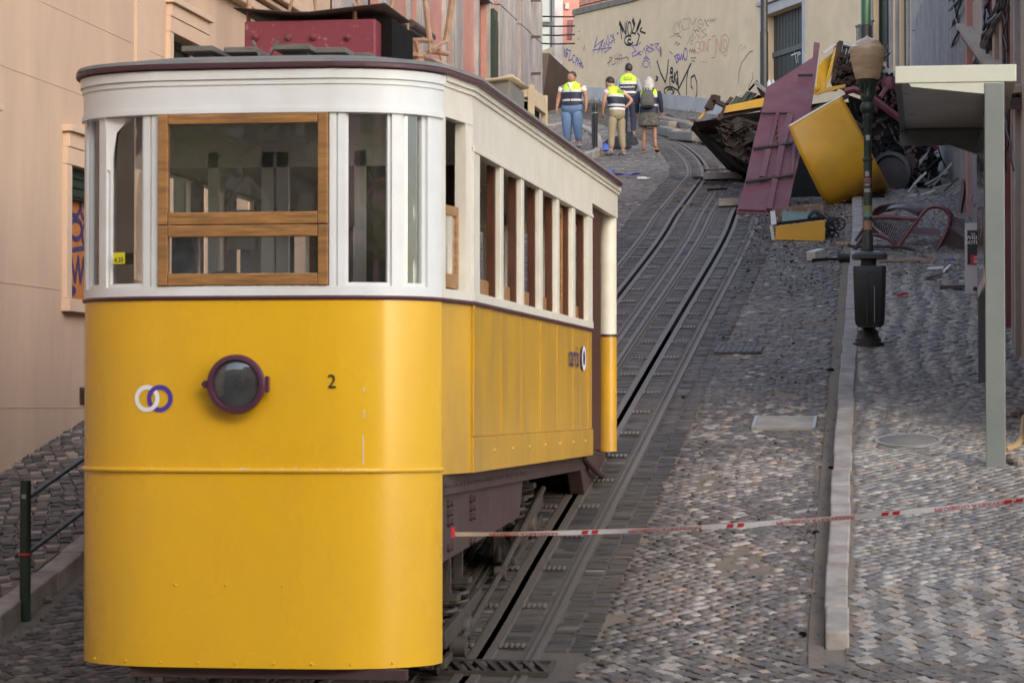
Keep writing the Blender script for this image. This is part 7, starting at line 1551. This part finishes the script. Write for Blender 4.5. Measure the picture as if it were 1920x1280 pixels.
person('woman in light blue jeans looking down, left of the bollards', base, facing(-.12, -1), dict(skull=(0, .045, 1.585, .075), crown=(0, .05, 1.66, .07), face=(.25, .85, -.3), lel=(-.27, -.01, 1.14, .05), rel=(.27, -.01, 1.14, .05), lwr=(-.29, .07, .92, .03), rwr=(.29, .05, .92, .03), lha=(-.29, .10, .86, (.035, .02)), rha=(.29, .07, .85, (.035, .02)), lsh=(-.2, 0, 1.41, .06), rsh=(.2, 0, 1.41, .06), lan=(-.13, -.01, .09, .04), lto=(-.18, .12, .035, .035), ran=(.09, -.01, .09, .04), rto=(.12, .12, .035, .035)), skA, p1, .99).scale = (1.18, 1.1, .99)
# 2: man in khaki trousers seen from behind left, hand on hip, looking down
def p2(root, S, limb):
    shell('trousers_waist', [(0, 0, .77, .08, .07), (0, 0, .83, .16, .12), (0, 0, .90, .17, .13), (0, .0, 1.0, .16, .12), (0, .01, 1.03, .155, .12)], M['khaki'], root)
    for s in 'lr': limb('trouser_leg', [s + 'hip', s + 'kn', s + 'an'], .03, M['khaki'], 1, {s + 'hip': (S[s + 'hip'][0], S[s + 'hip'][1], .86, .11), s + 'kn': (*S[s + 'kn'][:3], .08), s + 'an': (S[s + 'an'][0], S[s + 'an'][1], .13, .062)})
    shell('shirt_hem', [(0, 0, .97, .168, .13), (0, .01, 1.08, .162, .125)], M['tee'], root)
    for s in 'lr': limb('sleeve', [s + 'sh', s + 'el'], .0, M['pinktee'], 1, {s + 'sh': (*S[s + 'sh'][:3], .062), s + 'el': (*(Vector(S[s + 'sh'][:3]).lerp(Vector(S[s + 'el'][:3]), .45)), .055)})
    shell('vest', [(0, .01, 1.02, .175, .14), (0, .02, 1.12, .175, .14), (0, .05, 1.25, .19, .145), (0, .08, 1.36, .19, .135), (0, .10, 1.43, .16, .10), (0, .12, 1.49, .07, .075)], VM, root)
    head(root, S, M['hair'], skin=skB); shoe(root, S, M['shoe']); vtext(root, 'POLÍCIA', .05, .03, -.075, 1.39, M['ink']); vtext(root, 'MUNICIPAL', .04, .03, -.082, 1.35, M['ink'])
base = G(1157, 292)
person('man in khaki trousers with one hand on his hip, right of the bollards', base, facing(-.65, .55), dict(waist=(0, .02, 1.1, .1), chest=(0, .06, 1.32, .11), neck=(0, .13, 1.49, .055), skull=(0, .20, 1.56, .075), crown=(0, .24, 1.63, .07), face=(-.15, .8, -.5), lsh=(-.19, .09, 1.41, .05), rsh=(.19, .09, 1.41, .05), lel=(-.24, .12, 1.15, .042), lwr=(-.20, .20, .95, .028), lha=(-.17, .23, .89, (.035, .02)), rel=(.34, -.08, 1.20, .042), rwr=(.22, .0, 1.03, .03), rha=(.17, .05, 1.0, (.035, .02)), lan=(-.14, .02, .09, .04), lto=(-.17, .15, .03, .035), ran=(.13, -.04, .09, .04), rto=(.16, .09, .03, .035), lkn=(-.12, .03, .5, .06), rkn=(.12, .0, .5, .06)), skB, p2, 1.02).scale = (1.1, 1.1, 1.02)
# 3: taller man seen from behind, walking uphill
def p3(root, S, limb):
    shell('trousers_waist', [(0, 0, .77, .08, .07), (0, 0, .83, .155, .12), (0, 0, .90, .165, .13), (0, 0, 1.02, .155, .12)], M['djeans'], root)
    for s in 'lr': limb('trouser_leg', [s + 'hip', s + 'kn', s + 'an'], .03, M['djeans'], 1, {s + 'hip': (S[s + 'hip'][0], 0, .86, .10), s + 'kn': (*S[s + 'kn'][:3], .075), s + 'an': (S[s + 'an'][0], S[s + 'an'][1], S[s + 'an'][2] + .03, .055)})
    for s in 'lr': limb('sleeve', [s + 'sh', s + 'el', s + 'wr'], .018, M['plaid'])
    shell('vest', [(0, 0, .97, .19, .145), (0, 0, 1.10, .185, .14), (0, 0, 1.25, .20, .145), (0, 0, 1.37, .20, .135), (0, 0, 1.44, .165, .10), (0, .01, 1.50, .07, .075)], VM, root)
    shell('collar', [(0, .01, 1.49, .068, .07), (0, .015, 1.53, .06, .062)], M['plaid'], root)
    head(root, S, M['hair'], skin=skA); shoe(root, S, M['shoe'])
    vtext(root, 'POLÍCIA', .055, .02, -.142, 1.40, M['ink']); vtext(root, 'MUNICIPAL', .04, .02, -.147, 1.35, M['ink']); vtext(root, 'FISCALIZAÇÃO', .05, 0, -.152, 1.185, M['logow'])
base = G(1178, 262)
person('taller man with FISCALIZAÇÃO on the back of his vest, behind the man in khaki', base, facing(.05, 1), dict(face=(-.5, .8, -.1), skull=(0, .03, 1.60, .075), crown=(-.005, .03, 1.68, .07), rel=(.27, -.02, 1.14, .042), rwr=(.28, .03, .93, .028), rha=(.28, .05, .86, (.035, .02)), lan=(-.10, .12, .09, .04), lto=(-.12, .25, .03, .035), lkn=(-.10, .12, .5, .06), ran=(.14, -.16, .12, .04), rto=(.16, -.06, .03, .035), rkn=(.12, -.02, .49, .06)), skA, p3, 1.05).scale = (1.08, 1.05, 1.05)
# 4: grey haired woman with backpack and skirt, walking away
def p4(root, S, limb):
    shell('skirt', [(0, 0, .60, .215, .17), (0, 0, .64, .22, .175), (0, 0, .80, .21, .16), (0, 0, .95, .18, .135), (0, 0, 1.0, .165, .125)], M['skirt'], root)
    for s in 'lr': limb('sleeve', [s + 'sh', s + 'el', s + 'wr'], .02, M['djeans'])
    shell('vest', [(0, 0, .90, .20, .15), (0, 0, 1.05, .19, .145), (0, 0, 1.22, .19, .14), (0, 0, 1.35, .19, .13), (0, 0, 1.43, .155, .10), (0, .01, 1.49, .07, .07)], VM, root)
    shell('backpack', [(0, -.20, 1.00, .12, .07), (0, -.22, 1.03, .145, .09), (0, -.23, 1.15, .15, .10), (0, -.22, 1.30, .13, .09), (0, -.20, 1.39, .09, .06), (0, -.19, 1.41, .04, .03)], M['pack'], root)
    shell('backpack_pocket', [(0, -.30, 1.04, .11, .03), (0, -.315, 1.1, .12, .04), (0, -.31, 1.17, .11, .03)], M['pack'], root)
    mb = MB(); mb.tube([(-.04, -.24, 1.38), (-.03, -.26, 1.44), (.03, -.26, 1.44), (.04, -.24, 1.38)], .01, 6); o = mb.build('backpack_handle', M['black']); o.parent = root
    for s in (-1, 1): mb = MB(); mb.tube([(s * .09, -.16, 1.36), (s * .11, -.08, 1.46), (s * .11, .04, 1.46), (s * .12, .13, 1.36), (s * .13, .1, 1.15)], .02, 6); o = mb.build('strap', M['pack']); o.parent = root
    pt, blob = head(root, S, M['hairg'], skin=skA)
    mb = MB(); rows = []
    for z, rx, ry, cy in ((.09, .06, .06, -.02), (.05, .095, .10, -.03), (-.02, .105, .105, -.04), (-.10, .11, .085, -.06), (-.16, .10, .06, -.08), (-.20, .05, .03, -.09)): rows.append([pt(rx * math.cos(a), cy + ry * math.sin(a) * .8, z) for a in np.linspace(math.radians(165), math.radians(375), 14)])
    mb.grid(rows, 0, True); o = mb.build('long_hair', M['hairg'], solid=.015); o.parent = root
    for s in 'lr':
        a = Vector(S[s + 'an'][:3]); t = Vector(S[s + 'to'][:3]); mb = MB(); mb.box((a + t) / 2 + Vector((0, -.02, -.045)), (.085, .25, .022), Matrix.Rotation(math.atan2(t.z - a.z + .06, .14), 3, 'X')); o = mb.build('sandal', M['sandal']); o.parent = root
base = G(1217, 286)
person('grey haired woman in a dark skirt carrying a grey backpack, rightmost of the group', base, facing(0.05, 1), dict(skull=(0, .02, 1.585, .072), crown=(0, .02, 1.66, .068), lan=(-.12, .05, .09, .032), lto=(-.13, .18, .03, .03), ran=(.15, -.10, .13, .034), rto=(.20, -.0, .04, .03), lkn=(-.11, .04, .5, .05), rkn=(.12, .0, .5, .05), lhip=(-.1, 0, .88, .08), rhip=(.1, 0, .88, .08)), skA, p4, .97).scale = (1.06, 1.05, .97)
# cloths on the ground between them
def cloth(px, py, w_, d_, m, lab, h=.10, nm='cloth', cat='cloth'):
    p = G(px, py); rows = []; r = random.Random(px)
    f = [[r.uniform(0, 1) for _ in range(9)] for _ in range(7)]
    for i in range(7):
        rows.append([(p.x - w_ / 2 + w_ * j / 8, p.y + d_ * i / 6, gzf(p.y + d_ * i / 6) + .02 + h * f[i][j] * math.sin(math.pi * j / 8) * math.sin(math.pi * i / 6)) for j in range(9)])
    mb = MB(); mb.grid(rows, 0, True); return tag(mb.build(nm, m, solid=.012), lab, cat)
cloth(1150, 280, .75, .6, mk('black_cloth', (.02, .02, .026), .9), 'black crumpled bag or cloth on the ground behind the man in khaki', .38)
cloth(1180, 272, .35, .5, bpy.data.materials['black_cloth'], 'black bundle on the ground between the two standing men', .45)
cloth(1130, 283, .30, .4, M['blue'], 'bright blue cloth beside the near bollard', .20); cloth(1140, 276, .35, .3, mk('purple_cloth', (.05, .02, .07), .9), 'dark purple cloth behind the bollard', .2); cloth(1105, 277, .30, .12, M['blue'], 'thin light blue strip on the pavement left of the bollard', .04)
cloth(1137, 330, .22, .35, M['blue'], 'blue and black bag lying at the road edge above the tram roof end', .16)
# weeds at the wall foot
wr_ = MB()
for k in range(260):
    s = random.uniform(2, float(sEnd)); q = FG.p(s, 0, .06 + random.random() * .12); z = gzf(q.y); 
    if math.sin(s * 2.1) + math.sin(s * 5.3) < .6: continue
    a = random.uniform(0, 6.28); h = random.uniform(.04, .16); d = Vector((math.cos(a) * .03, math.sin(a) * .03, 0)); b_ = Vector((q.x, q.y, z)); wr_.add([b_ - d * .5, b_ + d * .5, b_ + d * random.uniform(-1, 1) + Vector((random.uniform(-.05, .05), 0, h))], [(0, 1, 2)])
o = wr_.build('weeds', M['leaf']); o['kind'] = 'stuff'; o['label'] = 'small weeds growing at the foot of the graffiti wall'
# ------------------------------------------------------------------ behind the camera: the square's trees that mirror in the glass, and unseen houses added for shade
def tree(x, y, h, cr, seed, lab):
    r = np.random.default_rng(seed); t = thing('plane_tree', lab, 'tree', (x, y, gzf(y)))
    z0 = gzf(y); mb = MB(); mb.tube([(x, y, z0 - .2), (x + .1, y, z0 + h * .35), (x - .1, y + .1, z0 + h * .6)], [.28, .2, .12], 10)
    for k in range(7): a = k * .9; mb.tube([(x, y, z0 + h * (.35 + .04 * k)), (x + math.cos(a) * cr * .5, y + math.sin(a) * cr * .5, z0 + h * (.55 + .04 * k)), (x + math.cos(a) * cr * .8, y + math.sin(a) * cr * .8, z0 + h * (.62 + .05 * k))], [.1, .06, .02], 6)
    mb.build('trunk', M['bark'], t)
    n = 5200; cl = r.normal(0, 1, (46, 3)); cl /= np.linalg.norm(cl, axis=1)[:, None]; cl *= r.uniform(.35, 1, (46, 1)) ** .6
    c = cl[r.integers(0, 46, n)] * np.array([cr, cr, h * .32]) + r.normal(0, .42, (n, 3)) + np.array([x, y, z0 + h * .66])
    d1 = r.normal(0, 1, (n, 3)); d1 /= np.linalg.norm(d1, axis=1)[:, None]; d2 = np.cross(d1, r.normal(0, 1, (n, 3))); d2 /= np.linalg.norm(d2, axis=1)[:, None]
    s = r.uniform(.09, .16, (n, 1)); V = np.stack([c - d1 * s, c + d2 * s * .6, c + d1 * s, c - d2 * s * .6], 1).reshape(-1, 3)
    me = bpy.data.meshes.new('crown'); me.from_pydata(V.tolist(), [], np.arange(n * 4).reshape(-1, 4).tolist()); me.materials.append(M['leaf']); o = bpy.data.objects.new('crown', me); C.objects.link(o); o.parent = t; o.matrix_parent_inverse = Matrix.Translation(-t.location)
TREES = [(-1.0, -14, 11, 3.2, 'leafy plane tree standing alone nearest behind the viewer'), (14.5, -9, 8.5, 4.4, 'low dark tree at the right end of the square behind the viewer'), (-11, -16, 12, 4.5, 'plane tree at the left side of the square behind the viewer')]
for k, (x, y, h, cr, lab) in enumerate(TREES): tree(x, y, h, cr, 40 + k, lab)
def shade_house(lab, x0, x1, top, m):  # out of view; height and distance set to shade the near street
    SQ = thing('shade_building', lab, 'building', ((x0 + x1) / 2, -25, -1.9)); FQ = Face((x1, -25, 0), (-1, 0, 0)); W = x1 - x0
    hs = [(float(s), float(s) + 1.3, float(z), float(z) + 2.1) for s in np.arange(1.5, W - 2, 3.6) for z in np.arange(1.5, min(top, 25) - 3, 3.6)]
    wall_holes(FQ, 0, W, -3, top, hs, m, SQ, depth=.3)
    for h in hs: simple_window(FQ, h, SQ)
shade_house('pale beige house at the left of the square behind the viewer', -34, -6.0, 19, M['beigew'])
shade_house('pink house across the square behind the viewer', -5.9, 40, 22, M['pinkw'])
